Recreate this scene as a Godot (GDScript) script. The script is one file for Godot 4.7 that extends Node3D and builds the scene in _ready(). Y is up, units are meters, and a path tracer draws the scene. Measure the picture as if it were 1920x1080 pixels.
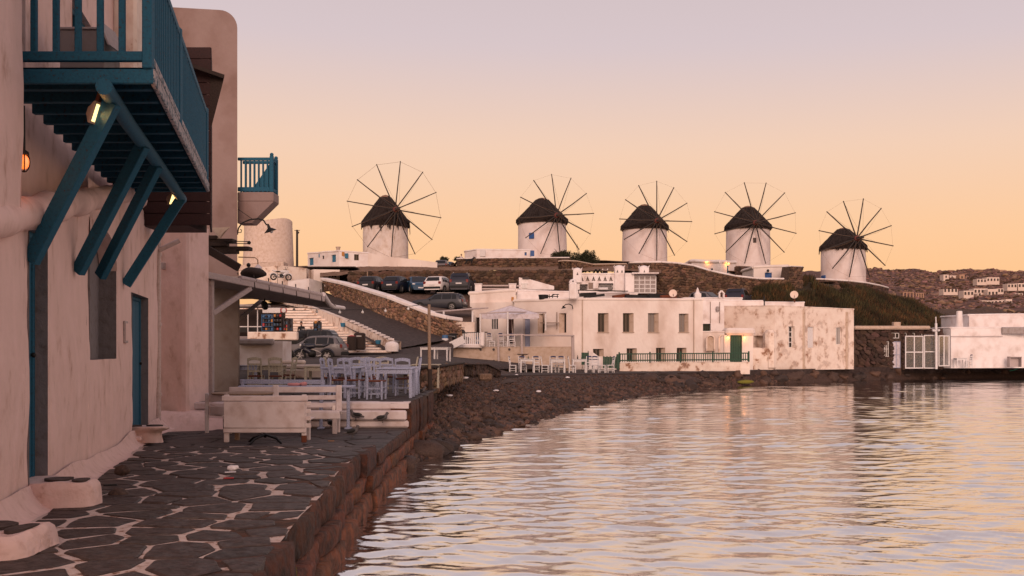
extends Node3D

# A harbour town at dusk: houses on a quay, a bay, a row of windmills on the hill.
# Units are metres, the camera stands at the origin 2.6 m above the sea and looks along -z.
const F := 1900.0
const EYE := 2.6
var M := {}
var T := {}
var rng := RandomNumberGenerator.new()
var nz := FastNoiseLite.new()
var used := {}


class MB:
	var v := PackedVector3Array()
	var n := PackedVector3Array()
	var c := PackedColorArray()
	var uv := PackedVector2Array()
	var ix := PackedInt32Array()
	var col := Color.WHITE
	var tinted := false

	func tri(a: Vector3, b: Vector3, d: Vector3) -> void:
		var m := (d - a).cross(b - a).normalized()
		var k := v.size()
		v.append(a); v.append(b); v.append(d)
		for i in 3:
			n.append(m); c.append(col); uv.append(Vector2.ZERO); ix.append(k + i)

	func quad(a: Vector3, b: Vector3, d: Vector3, e: Vector3) -> void:
		tri(a, b, d); tri(a, d, e)

	func face(pts: Array, out: Vector3) -> void:
		var a: Vector3 = pts[0]
		var m := Vector3.ZERO
		for i in range(1, pts.size() - 1):
			m += (pts[i + 1] - a).cross(pts[i] - a)
		for i in range(1, pts.size() - 1):
			if m.dot(out) >= 0.0:
				tri(a, pts[i], pts[i + 1])
			else:
				tri(a, pts[i + 1], pts[i])

	func box(t: Transform3D, size: Vector3, bev := 0.0) -> void:
		var h := size / 2.0
		bev = minf(bev, minf(h.x, minf(h.y, h.z)) * 0.6)
		var q := {}
		for sx in [-1, 1]:
			for sy in [-1, 1]:
				for sz in [-1, 1]:
					var s := Vector3(sx, sy, sz)
					q[s] = [t * (s * (h - Vector3(0, bev, bev))), t * (s * (h - Vector3(bev, 0, bev))), t * (s * (h - Vector3(bev, bev, 0)))]
		for ax in 3:
			var b := (ax + 1) % 3
			var d := (ax + 2) % 3
			for s in [-1.0, 1.0]:
				var pts := []
				for k in [[-1, -1], [1, -1], [1, 1], [-1, 1]]:
					var w := Vector3.ZERO
					w[ax] = s; w[b] = k[0]; w[d] = k[1]
					pts.append(q[w][ax])
				var o := Vector3.ZERO
				o[ax] = s
				face(pts, t.basis * o)
		if bev <= 0.0:
			return
		for ax in 3:
			var b := (ax + 1) % 3
			var d := (ax + 2) % 3
			for s in [-1.0, 1.0]:
				for r in [-1.0, 1.0]:
					var w := Vector3.ZERO
					w[b] = s; w[d] = r
					var w0 := w
					var w1 := w
					w0[ax] = -1; w1[ax] = 1
					face([q[w0][b], q[w1][b], q[w1][d], q[w0][d]], t.basis * w)
		for s in q:
			face([q[s][0], q[s][1], q[s][2]], t.basis * s)

	func cube(at: Vector3, size: Vector3, bev := 0.0, yaw := 0.0) -> void:
		box(Transform3D(Basis(Vector3.UP, yaw), at), size, bev)

	func bar(a: Vector3, b: Vector3, w: float, h: float, bev := 0.0) -> void:
		var z := (b - a).normalized()
		var up := Vector3.UP if absf(z.y) < 0.99 else Vector3.BACK
		var x := up.cross(z).normalized()
		box(Transform3D(Basis(x, z.cross(x), z), (a + b) / 2.0), Vector3(w, h, a.distance_to(b)), bev)

	func sheet(rows: Array, out := Vector3.UP) -> void:
		var w: int = rows[0].size()
		var k := v.size()
		var nn := PackedVector3Array()
		nn.resize(w * rows.size())
		var sum := Vector3.ZERO
		for j in rows.size() - 1:
			for i in w - 1:
				var m: Vector3 = (rows[j + 1][i + 1] - rows[j][i]).cross(rows[j + 1][i] - rows[j][i + 1])
				sum += m
				nn[j * w + i] += m; nn[j * w + i + 1] += m
				nn[j * w + w + i] += m; nn[j * w + w + i + 1] += m
		var s := 1.0 if sum.dot(out) >= 0.0 else -1.0
		for j in rows.size():
			for i in w:
				v.append(rows[j][i]); n.append((nn[j * w + i] * s).normalized()); c.append(col)
				uv.append(Vector2(float(i) / (w - 1), float(j) / maxf(1.0, rows.size() - 1)))
		for j in rows.size() - 1:
			for i in w - 1:
				var a := k + j * w + i
				if s > 0.0:
					ix.append_array(PackedInt32Array([a, a + w + 1, a + 1, a, a + w, a + w + 1]) if false else PackedInt32Array([a, a + 1, a + w + 1, a, a + w + 1, a + w]))
				else:
					ix.append_array(PackedInt32Array([a, a + w + 1, a + 1, a, a + w, a + w + 1]))
		# turn the faces to agree with the normals
		var f := ix.size() - (rows.size() - 1) * (w - 1) * 6
		var g := Vector3.ZERO
		for i in range(f, ix.size(), 3):
			g += (v[ix[i + 2]] - v[ix[i]]).cross(v[ix[i + 1]] - v[ix[i]]).normalized() * n[ix[i]].dot((v[ix[i + 2]] - v[ix[i]]).cross(v[ix[i + 1]] - v[ix[i]]).normalized())
			if (v[ix[i + 2]] - v[ix[i]]).cross(v[ix[i + 1]] - v[ix[i]]).dot(n[ix[i]]) < 0.0:
				var q := ix[i + 1]
				ix[i + 1] = ix[i + 2]
				ix[i + 2] = q

	func ring(ctr: Vector3, x: Vector3, y: Vector3, seg: int) -> PackedVector3Array:
		var p := PackedVector3Array()
		for i in seg + 1:
			var a := TAU * i / seg
			p.append(ctr + x * cos(a) + y * sin(a))
		return p

	func solid(rows: Array, caps := true) -> void:
		# closed rings one after the other, smooth along the side
		var w: int = rows[0].size()
		var k := v.size()
		var mids := []
		for r in rows:
			var m := Vector3.ZERO
			for i in w - 1:
				m += r[i]
			mids.append(m / (w - 1))
		for j in rows.size():
			for i in w:
				var tj: Vector3 = rows[mini(j + 1, rows.size() - 1)][i] - rows[maxi(j - 1, 0)][i]
				var ti: Vector3 = rows[j][(i + 1) % (w - 1)] - rows[j][(i + w - 2) % (w - 1)]
				var m := tj.cross(ti).normalized()
				if m.dot(rows[j][i] - mids[j]) < 0.0:
					m = -m
				v.append(rows[j][i]); n.append(m); c.append(col); uv.append(Vector2(float(i) / (w - 1), float(j) / maxf(1.0, rows.size() - 1)))
		for j in rows.size() - 1:
			for i in w - 1:
				var a := k + j * w + i
				for t in [[a, a + 1, a + w + 1], [a, a + w + 1, a + w]]:
					if (v[t[2]] - v[t[0]]).cross(v[t[1]] - v[t[0]]).dot(n[t[0]] + n[t[1]] + n[t[2]]) >= 0.0:
						ix.append(t[0]); ix.append(t[1]); ix.append(t[2])
					else:
						ix.append(t[0]); ix.append(t[2]); ix.append(t[1])
		if caps:
			for e in [0, rows.size() - 1]:
				var out: Vector3 = mids[e] - mids[1 if e == 0 else e - 1]
				for i in w - 1:
					face([mids[e], rows[e][i], rows[e][i + 1]], out)

	func tube(pts: Array, r: float, seg := 8, r2 := -1.0) -> void:
		if r2 < 0.0:
			r2 = r
		var rows := []
		var x := Vector3.ZERO
		for i in pts.size():
			var z: Vector3 = (pts[mini(i + 1, pts.size() - 1)] - pts[maxi(i - 1, 0)]).normalized()
			if x == Vector3.ZERO:
				x = (Vector3.UP if absf(z.y) < 0.9 else Vector3.RIGHT).cross(z).normalized()
			x = (x - z * x.dot(z)).normalized()
			var rr := lerpf(r, r2, float(i) / maxf(1.0, pts.size() - 1))
			rows.append(ring(pts[i], x * rr, z.cross(x) * rr, seg))
		solid(rows)

	func lathe(at: Vector3, prof: Array, seg := 16, axis := Vector3.UP) -> void:
		var x := (Vector3.RIGHT if absf(axis.x) < 0.9 else Vector3.UP).cross(axis).normalized()
		var y := axis.cross(x)
		var rows := []
		for p in prof:
			rows.append(ring(at + axis * p[1], x * maxf(p[0], 0.001), y * maxf(p[0], 0.001), seg))
		solid(rows)

	func ball(at: Vector3, r: Vector3, basis := Basis(), seg := 10, lat := 6, noise: FastNoiseLite = null, amp := 0.0) -> void:
		var rows := []
		for j in lat + 1:
			var a := PI * (0.02 + 0.96 * j / lat) - PI / 2.0
			var p := PackedVector3Array()
			for i in seg + 1:
				var b := TAU * (i % seg) / seg
				var d := Vector3(cos(a) * cos(b), sin(a), cos(a) * sin(b))
				var k := 1.0
				if noise:
					k += amp * noise.get_noise_3dv((d + at) * 60.0)
				p.append(at + basis * (d * r * k))
			rows.append(p)
		solid(rows)

	func mesh(off := Vector3.ZERO) -> ArrayMesh:
		var a := []
		a.resize(Mesh.ARRAY_MAX)
		if off != Vector3.ZERO:
			for i in v.size():
				v[i] -= off
		a[Mesh.ARRAY_VERTEX] = v
		a[Mesh.ARRAY_NORMAL] = n
		a[Mesh.ARRAY_TEX_UV] = uv
		if tinted:
			a[Mesh.ARRAY_COLOR] = c
		a[Mesh.ARRAY_INDEX] = ix
		var m := ArrayMesh.new()
		m.add_surface_from_arrays(Mesh.PRIMITIVE_TRIANGLES, a)
		return m


# ---------------------------------------------------------------- places and nodes

func P(px: float, py: float, d: float) -> Vector3:
	return Vector3((px - 960.0) * d / F, EYE - (py - 655.0) * d / F, -d)

func G(px: float, y: float, d: float) -> Vector3:
	return Vector3((px - 960.0) * d / F, y, -d)

func V(x: float, y: float, z: float) -> Vector3:
	return Vector3(x, y, z)

func numbered(s: String) -> String:
	if not used.has(s):
		used[s] = 0
		return s
	used[s] += 1
	return "%s_%03d" % [s, used[s]]

func thing(called: String, label: String, category: String, at := Vector3.ZERO, group := "", yaw := 0.0) -> Node3D:
	var o := Node3D.new()
	o.name = numbered(called)
	add_child(o)
	o.position = at
	o.rotation.y = yaw
	return tag(o, label, category, group)

func tag(o: Node3D, label: String, category := "", group := "") -> Node3D:
	if label:
		o.set_meta("label", label)
	if category:
		o.set_meta("category", category)
	if group:
		o.set_meta("group", group)
	return o

func origin_of(o: Node) -> Vector3:
	var p := Vector3.ZERO
	while o is Node3D and o != self:
		p += o.position
		o = o.get_parent()
	return p

func part(parent: Node3D, called: String, mb: MB, m: Material, local := false) -> MeshInstance3D:
	var o := MeshInstance3D.new()
	o.name = called
	o.mesh = mb.mesh(Vector3.ZERO if local else origin_of(parent))
	o.material_override = m
	parent.add_child(o, true)
	return o

func put(parent: Node3D, called: String, mesh: Mesh, m: Material, t: Transform3D) -> MeshInstance3D:
	var o := MeshInstance3D.new()
	o.name = called
	o.mesh = mesh
	o.material_override = m
	o.transform = t
	parent.add_child(o, true)
	return o

func solo(called: String, label: String, category: String, mb: MB, m: Material, group := "") -> MeshInstance3D:
	var mid := Vector3.ZERO
	var lo := Vector3.INF
	var hi := -Vector3.INF
	for p in mb.v:
		lo = lo.min(p); hi = hi.max(p)
	mid = Vector3((lo.x + hi.x) / 2.0, lo.y, (lo.z + hi.z) / 2.0)
	var o := MeshInstance3D.new()
	o.name = numbered(called)
	o.mesh = mb.mesh(mid)
	o.material_override = m
	o.position = mid
	add_child(o)
	tag(o, label, category, group)
	return o

func struct(called: String, mb: MB, m: Material) -> MeshInstance3D:
	var o := MeshInstance3D.new()
	o.name = numbered(called)
	o.mesh = mb.mesh()
	o.material_override = m
	add_child(o)
	o.set_meta("kind", "structure")
	return o

func dup(o: Node3D, at: Vector3, yaw := 0.0, label := "", group := "", s := 1.0) -> Node3D:
	var r: Node3D = o.duplicate()
	r.name = numbered(str(o.name).rstrip("0123456789").trim_suffix("_"))
	add_child(r)
	r.position = at
	r.rotation.y = yaw
	r.scale = Vector3.ONE * s
	tag(r, label, "", group)
	return r

func copies(parent: Node3D, called: String, mesh: Mesh, m: Material, ts: Array, cs: Array = []) -> MultiMeshInstance3D:
	var mm := MultiMesh.new()
	mm.transform_format = MultiMesh.TRANSFORM_3D
	mm.use_colors = cs.size() > 0
	mm.mesh = mesh
	mm.instance_count = ts.size()
	var off := origin_of(parent) if parent != self else Vector3.ZERO
	for i in ts.size():
		var t: Transform3D = ts[i]
		t.origin -= off
		mm.set_instance_transform(i, t)
		if cs.size():
			mm.set_instance_color(i, cs[i])
	var o := MultiMeshInstance3D.new()
	o.name = called if parent != self else numbered(called)
	o.multimesh = mm
	o.material_override = m
	parent.add_child(o, true)
	o.set_meta("kind", "stuff")
	return o

# ---------------------------------------------------------------- materials

func ramp(stops: Array) -> Gradient:
	var g := Gradient.new()
	var o := PackedFloat32Array()
	var cc := PackedColorArray()
	for s in stops:
		o.append(s[0]); cc.append(Color(s[1], s[2], s[3]))
	g.offsets = o
	g.colors = cc
	return g

func tex(key: String, kind: int, freq: float, octaves: int, stops: Array, bump := 0.0, size := 512, gain := 0.5) -> void:
	var f := FastNoiseLite.new()
	f.seed = key.hash() % 10000
	f.noise_type = kind
	f.frequency = freq
	f.fractal_octaves = octaves
	f.fractal_gain = gain
	if kind == FastNoiseLite.TYPE_CELLULAR:
		f.cellular_return_type = FastNoiseLite.RETURN_DISTANCE
	var t := NoiseTexture2D.new()
	t.width = size
	t.height = size
	t.seamless = true
	t.seamless_blend_skirt = 0.2
	if bump > 0.0:
		t.as_normal_map = true
		t.bump_strength = bump
	else:
		t.color_ramp = ramp(stops)
	t.noise = f
	T[key] = t

func mat(key: String, lin: Color, rough := 0.85, alb := "", sc := Vector3.ONE, nrm := "", ns := 1.0, extra := {}) -> StandardMaterial3D:
	var m := StandardMaterial3D.new()
	m.resource_name = key
	m.albedo_color = Color(lin.r, lin.g, lin.b).linear_to_srgb()
	m.albedo_color.a = lin.a
	m.roughness = rough
	if alb or nrm:
		m.uv1_triplanar = true
		m.uv1_world_triplanar = true
		m.uv1_scale = sc
	if alb:
		m.albedo_texture = T[alb]
	if nrm:
		m.normal_enabled = true
		m.normal_texture = T[nrm]
		m.normal_scale = ns
	for k in extra:
		m.set(k, extra[k])
	M[key] = m
	return m

func materials() -> void:
	tex("blot", FastNoiseLite.TYPE_SIMPLEX_SMOOTH, 0.012, 5, [[0.0, 0.86, 0.82, 0.79], [0.3, 0.95, 0.93, 0.92], [0.6, 1, 1, 1], [1.0, 1, 1, 1]])
	tex("wash", FastNoiseLite.TYPE_SIMPLEX_SMOOTH, 0.009, 6, [[0.0, 0.70, 0.58, 0.52], [0.14, 0.86, 0.80, 0.77], [0.34, 0.96, 0.935, 0.925], [0.75, 1, 0.97, 0.97], [1.0, 1, 1, 1]], 0.0, 1024, 0.58)
	tex("spots", FastNoiseLite.TYPE_SIMPLEX_SMOOTH, 0.022, 5, [[0.0, 0.42, 0.34, 0.29], [0.10, 0.66, 0.57, 0.5], [0.15, 0.91, 0.88, 0.85], [0.4, 0.96, 0.95, 0.93], [0.6, 1, 1, 1], [1.0, 1, 1, 1]], 0.0, 1024, 0.6)
	tex("peel", FastNoiseLite.TYPE_SIMPLEX_SMOOTH, 0.01, 6, [[0.0, 0.5, 0.38, 0.32], [0.26, 0.60, 0.47, 0.40], [0.34, 0.76, 0.66, 0.58], [0.38, 0.94, 0.90, 0.87], [0.6, 1, 0.99, 0.97], [1.0, 1, 1, 1]], 0.0, 1024, 0.62)
	tex("rocky", FastNoiseLite.TYPE_SIMPLEX_SMOOTH, 0.02, 6, [[0.0, 0.4, 0.36, 0.34], [0.5, 0.72, 0.69, 0.67], [1.0, 1, 1, 1]], 0.0, 1024, 0.6)
	tex("moss", FastNoiseLite.TYPE_SIMPLEX_SMOOTH, 0.012, 5, [[0.0, 0.42, 0.42, 0.4], [0.42, 0.75, 0.66, 0.6], [0.6, 0.95, 0.75, 0.62], [1.0, 1, 0.85, 0.7]], 0.0, 512, 0.6)
	tex("grain", FastNoiseLite.TYPE_SIMPLEX, 0.05, 4, [[0.0, 0.62, 0.6, 0.58], [0.4, 0.9, 0.9, 0.9], [1.0, 1, 1, 1]])
	tex("chip", FastNoiseLite.TYPE_SIMPLEX_SMOOTH, 0.03, 5, [[0.0, 0.5, 0.32, 0.24], [0.10, 0.5, 0.38, 0.33], [0.13, 0.88, 0.9, 0.92], [0.5, 0.97, 0.98, 1], [1.0, 1, 1, 1]])
	tex("worn", FastNoiseLite.TYPE_SIMPLEX_SMOOTH, 0.03, 5, [[0.0, 0.66, 0.50, 0.44], [0.21, 0.52, 0.40, 0.37], [0.235, 0.11, 0.68, 0.88], [0.5, 0.12, 0.77, 1.0], [1.0, 0.22, 0.83, 1.0]], 0.0, 1024, 0.6)
	tex("bare", FastNoiseLite.TYPE_SIMPLEX_SMOOTH, 0.025, 6, [[0.0, 0.1, 0.26, 0.34], [0.38, 0.18, 0.34, 0.42], [0.45, 0.72, 0.7, 0.7], [1.0, 0.85, 0.8, 0.8]], 0.0, 512, 0.65)
	tex("n_fine", FastNoiseLite.TYPE_SIMPLEX_SMOOTH, 0.04, 5, [], 3.0, 512, 0.6)
	tex("n_soft", FastNoiseLite.TYPE_SIMPLEX_SMOOTH, 0.014, 5, [], 6.0, 512, 0.55)
	tex("n_rock", FastNoiseLite.TYPE_CELLULAR, 0.03, 4, [], 8.0, 512, 0.5)
	var s3 := Vector3.ONE
	mat("wall_near", Color(0.78, 0.595, 0.545), 0.92, "wash", V(0.26, 0.13, 0.26), "n_soft", 0.5)
	mat("wall_foot", Color(0.74, 0.56, 0.51), 0.95, "wash", s3 * 0.5, "n_soft", 1.2)
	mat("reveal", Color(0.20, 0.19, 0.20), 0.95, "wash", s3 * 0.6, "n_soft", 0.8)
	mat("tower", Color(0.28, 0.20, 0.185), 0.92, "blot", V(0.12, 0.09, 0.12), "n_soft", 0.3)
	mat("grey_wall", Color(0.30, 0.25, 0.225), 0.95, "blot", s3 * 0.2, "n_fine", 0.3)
	mat("white", Color(0.78, 0.715, 0.70), 0.9, "blot", s3 * 0.12, "n_soft", 0.35)
	mat("cream", Color(0.75, 0.66, 0.61), 0.9, "blot", V(0.07, 0.035, 0.07), "n_soft", 0.35)
	mat("ochre_wall", Color(0.50, 0.385, 0.31), 0.92, "spots", s3 * 0.1, "n_soft", 0.4)
	mat("peeling", Color(0.76, 0.66, 0.60), 0.95, "peel", V(0.1, 0.075, 0.1), "n_soft", 0.5)
	mat("mill_stained", Color(0.74, 0.65, 0.61), 0.92, "spots", V(0.07, 0.04, 0.07), "n_soft", 0.4)
	mat("mill_wall", Color(0.76, 0.67, 0.65), 0.92, "blot", V(0.09, 0.05, 0.09), "n_soft", 0.4)
	mat("bare_tower", Color(0.68, 0.55, 0.48), 0.92, "spots", V(0.13, 0.1, 0.13), "n_soft", 0.5)
	mat("thatch", Color(0.030, 0.018, 0.014), 1.0, "grain", s3 * 1.5, "", 1.0, {"vertex_color_use_as_albedo": true})
	mat("thatch_top", Color(0.30, 0.17, 0.11), 1.0, "grain", s3 * 0.8)
	mat("spar", Color(0.035, 0.028, 0.026), 0.9)
	mat("rope", Color(0.22, 0.13, 0.08), 0.9)
	mat("hub_red", Color(0.12, 0.03, 0.025), 0.8)
	mat("stone", Color(0.30, 0.205, 0.145), 0.95, "rocky", s3 * 0.6, "n_rock", 0.5, {"vertex_color_use_as_albedo": true})
	mat("stone_back", Color(0.13, 0.09, 0.07), 1.0, "rocky", s3 * 0.3, "n_rock", 0.8)
	mat("dark_stone", Color(0.13, 0.088, 0.072), 0.95, "rocky", s3 * 0.6, "n_rock", 0.5, {"vertex_color_use_as_albedo": true})
	mat("dirt", Color(0.36, 0.205, 0.12), 1.0, "rocky", s3 * 0.09, "n_soft", 0.9)
	mat("soil", Color(0.115, 0.070, 0.055), 1.0, "rocky", s3 * 0.25, "n_rock", 0.9)
	mat("asphalt", Color(0.080, 0.054, 0.050), 0.95, "rocky", s3 * 0.12, "n_fine", 0.5)
	mat("lot", Color(0.20, 0.125, 0.092), 1.0, "rocky", s3 * 0.1, "n_fine", 0.6)
	mat("flag", Color(0.088, 0.060, 0.055), 0.62, "rocky", s3 * 0.33, "n_soft", 1.1, {"vertex_color_use_as_albedo": true})
	mat("mortar", Color(0.54, 0.44, 0.41), 0.95, "peel", s3 * 0.5, "n_fine", 0.8)
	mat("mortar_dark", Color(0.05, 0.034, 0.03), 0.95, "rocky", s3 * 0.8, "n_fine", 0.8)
	mat("quay_stone", Color(0.23, 0.125, 0.085), 0.9, "moss", s3 * 0.45, "n_rock", 1.0, {"vertex_color_use_as_albedo": true})
	mat("rock", Color(0.135, 0.085, 0.066), 0.8, "rocky", s3 * 0.8, "n_soft", 1.0, {"vertex_color_use_as_albedo": true})
	mat("far_stone", Color(0.25, 0.145, 0.12), 1.0, "", s3, "", 1.0, {"vertex_color_use_as_albedo": true})
	mat("algae", Color(0.20, 0.18, 0.02), 0.9, "grain", s3 * 2.0)
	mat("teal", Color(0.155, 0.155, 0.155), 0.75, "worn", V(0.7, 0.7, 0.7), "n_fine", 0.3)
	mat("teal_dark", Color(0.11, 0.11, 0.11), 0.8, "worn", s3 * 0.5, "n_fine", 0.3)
	mat("teal_bare", Color(0.70, 0.66, 0.66), 0.8, "bare", V(0.8, 0.8, 0.5), "n_fine", 0.5)
	mat("blue_door", Color(0.02, 0.17, 0.30), 0.6, "grain", s3)
	mat("deep_blue", Color(0.02, 0.10, 0.32), 0.6, "grain", s3)
	mat("red_wood", Color(0.032, 0.006, 0.006), 0.75, "grain", s3 * 0.8, "n_fine", 0.4)
	mat("brown_wood", Color(0.035, 0.020, 0.015), 0.85, "grain", s3 * 0.9, "n_fine", 0.4)
	mat("pale_wood", Color(0.46, 0.37, 0.34), 0.8, "chip", V(0.8, 0.8, 0.8), "n_fine", 0.4)
	mat("pole_wood", Color(0.34, 0.23, 0.16), 0.85, "grain", s3)
	mat("bench", Color(0.66, 0.57, 0.555), 0.6, "blot", s3 * 0.4, "n_fine", 0.2)
	mat("blue_paint", Color(0.40, 0.43, 0.58), 0.6, "grain", s3 * 0.8)
	mat("green_paint", Color(0.50, 0.45, 0.36), 0.65, "grain", s3 * 0.8)
	mat("white_paint", Color(0.78, 0.74, 0.74), 0.6, "grain", s3 * 0.8)
	mat("rush", Color(0.16, 0.05, 0.03), 0.9, "grain", s3 * 4.0)
	mat("navy", Color(0.03, 0.035, 0.09), 0.7)
	mat("green", Color(0.006, 0.055, 0.026), 0.6, "grain", s3)
	mat("frame_wood", Color(0.30, 0.22, 0.18), 0.8, "grain", s3)
	mat("frame_white", Color(0.74, 0.70, 0.68), 0.6)
	mat("glass_dark", Color(0.022, 0.018, 0.017), 0.12)
	mat("curtain", Color(0.14, 0.115, 0.10), 0.35)
	mat("iron", Color(0.015, 0.014, 0.014), 0.6, "", s3, "", 1.0, {"metallic": 0.4})
	mat("rust", Color(0.13, 0.035, 0.015), 0.9)
	mat("grey_panel", Color(0.30, 0.26, 0.25), 0.7, "blot", s3 * 0.5)
	mat("pipe", Color(0.58, 0.46, 0.43), 0.6, "spots", s3 * 0.5)
	mat("canvas", Color(0.58, 0.53, 0.57), 0.9, "blot", s3 * 0.5, "", 1.0, {"backlight": Color(0.25, 0.24, 0.25)})
	mat("cream_cloth", Color(0.40, 0.30, 0.22), 0.9, "blot", s3)
	mat("rubber", Color(0.012, 0.012, 0.012), 0.8)
	mat("rim_metal", Color(0.32, 0.30, 0.30), 0.4, "", s3, "", 1.0, {"metallic": 0.6})
	mat("car_glass", Color(0.012, 0.012, 0.013), 0.12)
	mat("lamp_clear", Color(0.7, 0.68, 0.66), 0.2)
	mat("lamp_red", Color(0.16, 0.010, 0.008), 0.3)
	mat("lamp_amber", Color(0.45, 0.24, 0.05), 0.3)
	for p in [["silver", 0.13, 0.115, 0.12], ["black", 0.008, 0.008, 0.010], ["slate", 0.020, 0.022, 0.032], ["navy", 0.005, 0.006, 0.018], ["azure", 0.006, 0.045, 0.10], ["pearl", 0.72, 0.66, 0.64]]:
		mat("car_" + p[0], Color(p[1], p[2], p[3]), 0.5, "", s3, "", 1.0, {"clearcoat_enabled": true, "clearcoat": 0.25, "clearcoat_roughness": 0.15})
	mat("skin", Color(0.30, 0.15, 0.10), 0.6)
	mat("black_cloth", Color(0.015, 0.014, 0.015), 0.95)
	mat("red_cloth", Color(0.25, 0.02, 0.02), 0.95)
	mat("pale_cloth", Color(0.5, 0.42, 0.40), 0.95)
	mat("hair", Color(0.02, 0.014, 0.012), 0.8)
	mat("leaf", Color(0.030, 0.036, 0.016), 0.8, "", s3, "", 1.0, {"vertex_color_use_as_albedo": true, "backlight": Color(0.03, 0.04, 0.01)})
	mat("scrub", Color(0.060, 0.050, 0.021), 0.9, "", s3, "", 1.0, {"vertex_color_use_as_albedo": true})
	mat("green_slope", Color(0.060, 0.044, 0.022), 1.0, "rocky", s3 * 0.12, "n_soft", 1.0)
	mat("far_rock", Color(0.23, 0.125, 0.105), 1.0, "rocky", s3 * 0.012, "n_rock", 1.6)
	mat("far_scrub", Color(0.15, 0.085, 0.052), 1.0, "rocky", s3 * 0.03, "n_rock", 1.2)
	mat("far_wall", Color(0.72, 0.58, 0.50), 0.95)
	mat("far_tan", Color(0.42, 0.26, 0.18), 0.95)
	mat("far_dark", Color(0.06, 0.045, 0.04), 0.8)
	mat("water", Color(0.025, 0.018, 0.018), 0.04, "", s3 * 0.6, "n_fine", 0.10, {"metallic_specular": 0.7, "refraction_enabled": true, "refraction_scale": 0.36})
	mat("foam", Color(0.6, 0.56, 0.55), 0.7)
	mat("ground", Color(0.12, 0.09, 0.075), 1.0, "rocky", s3 * 0.05)
	mat("bird", Color(0.10, 0.085, 0.085), 0.8)
	mat("litter", Color(0.75, 0.7, 0.72), 0.5)
	mat("pink_cloth", Color(0.55, 0.24, 0.24), 0.9)
	mat("sign_red", Color(0.35, 0.02, 0.025), 0.5)
	mat("orange", Color(0.42, 0.18, 0.04), 0.7)
	mat("sea_blue", Color(0.03, 0.10, 0.22), 0.6)
	mat("hose", Color(0.02, 0.2, 0.12), 0.5)

func glow(key: String, c: Color, e: float) -> StandardMaterial3D:
	var m := mat(key, Color(0.9, 0.8, 0.6), 0.4)
	m.emission_enabled = true
	m.emission = c
	m.emission_energy_multiplier = e
	return m

# ---------------------------------------------------------------- walls and openings

func at_wall(a: Vector3, b: Vector3, px: float, py: float) -> Vector2:
	# where the sight line through a point of the picture meets the upright plane through a and b: metres along it and height
	var dx := (px - 960.0) / F
	var e := b - a
	var d := (a.x * e.z - a.z * e.x) / (dx * e.z + e.x)
	var q := Vector3(dx * d, 0, -d)
	var u := Vector3(e.x, 0, e.z).normalized()
	return Vector2((q - Vector3(a.x, 0, a.z)).dot(u), EYE - (py - 655.0) / F * d)

func rect_on(a: Vector3, b: Vector3, r: Array) -> Array:
	var p := at_wall(a, b, r[0], r[3])
	var q := at_wall(a, b, r[1], r[2])
	return [p.x, q.x, p.y, q.y]

func frange(a: float, b: float, step: float) -> Array:
	var n := maxi(1, int(ceil((b - a) / step)))
	var o := []
	for i in n + 1:
		o.append(lerpf(a, b, float(i) / n))
	return o

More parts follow.
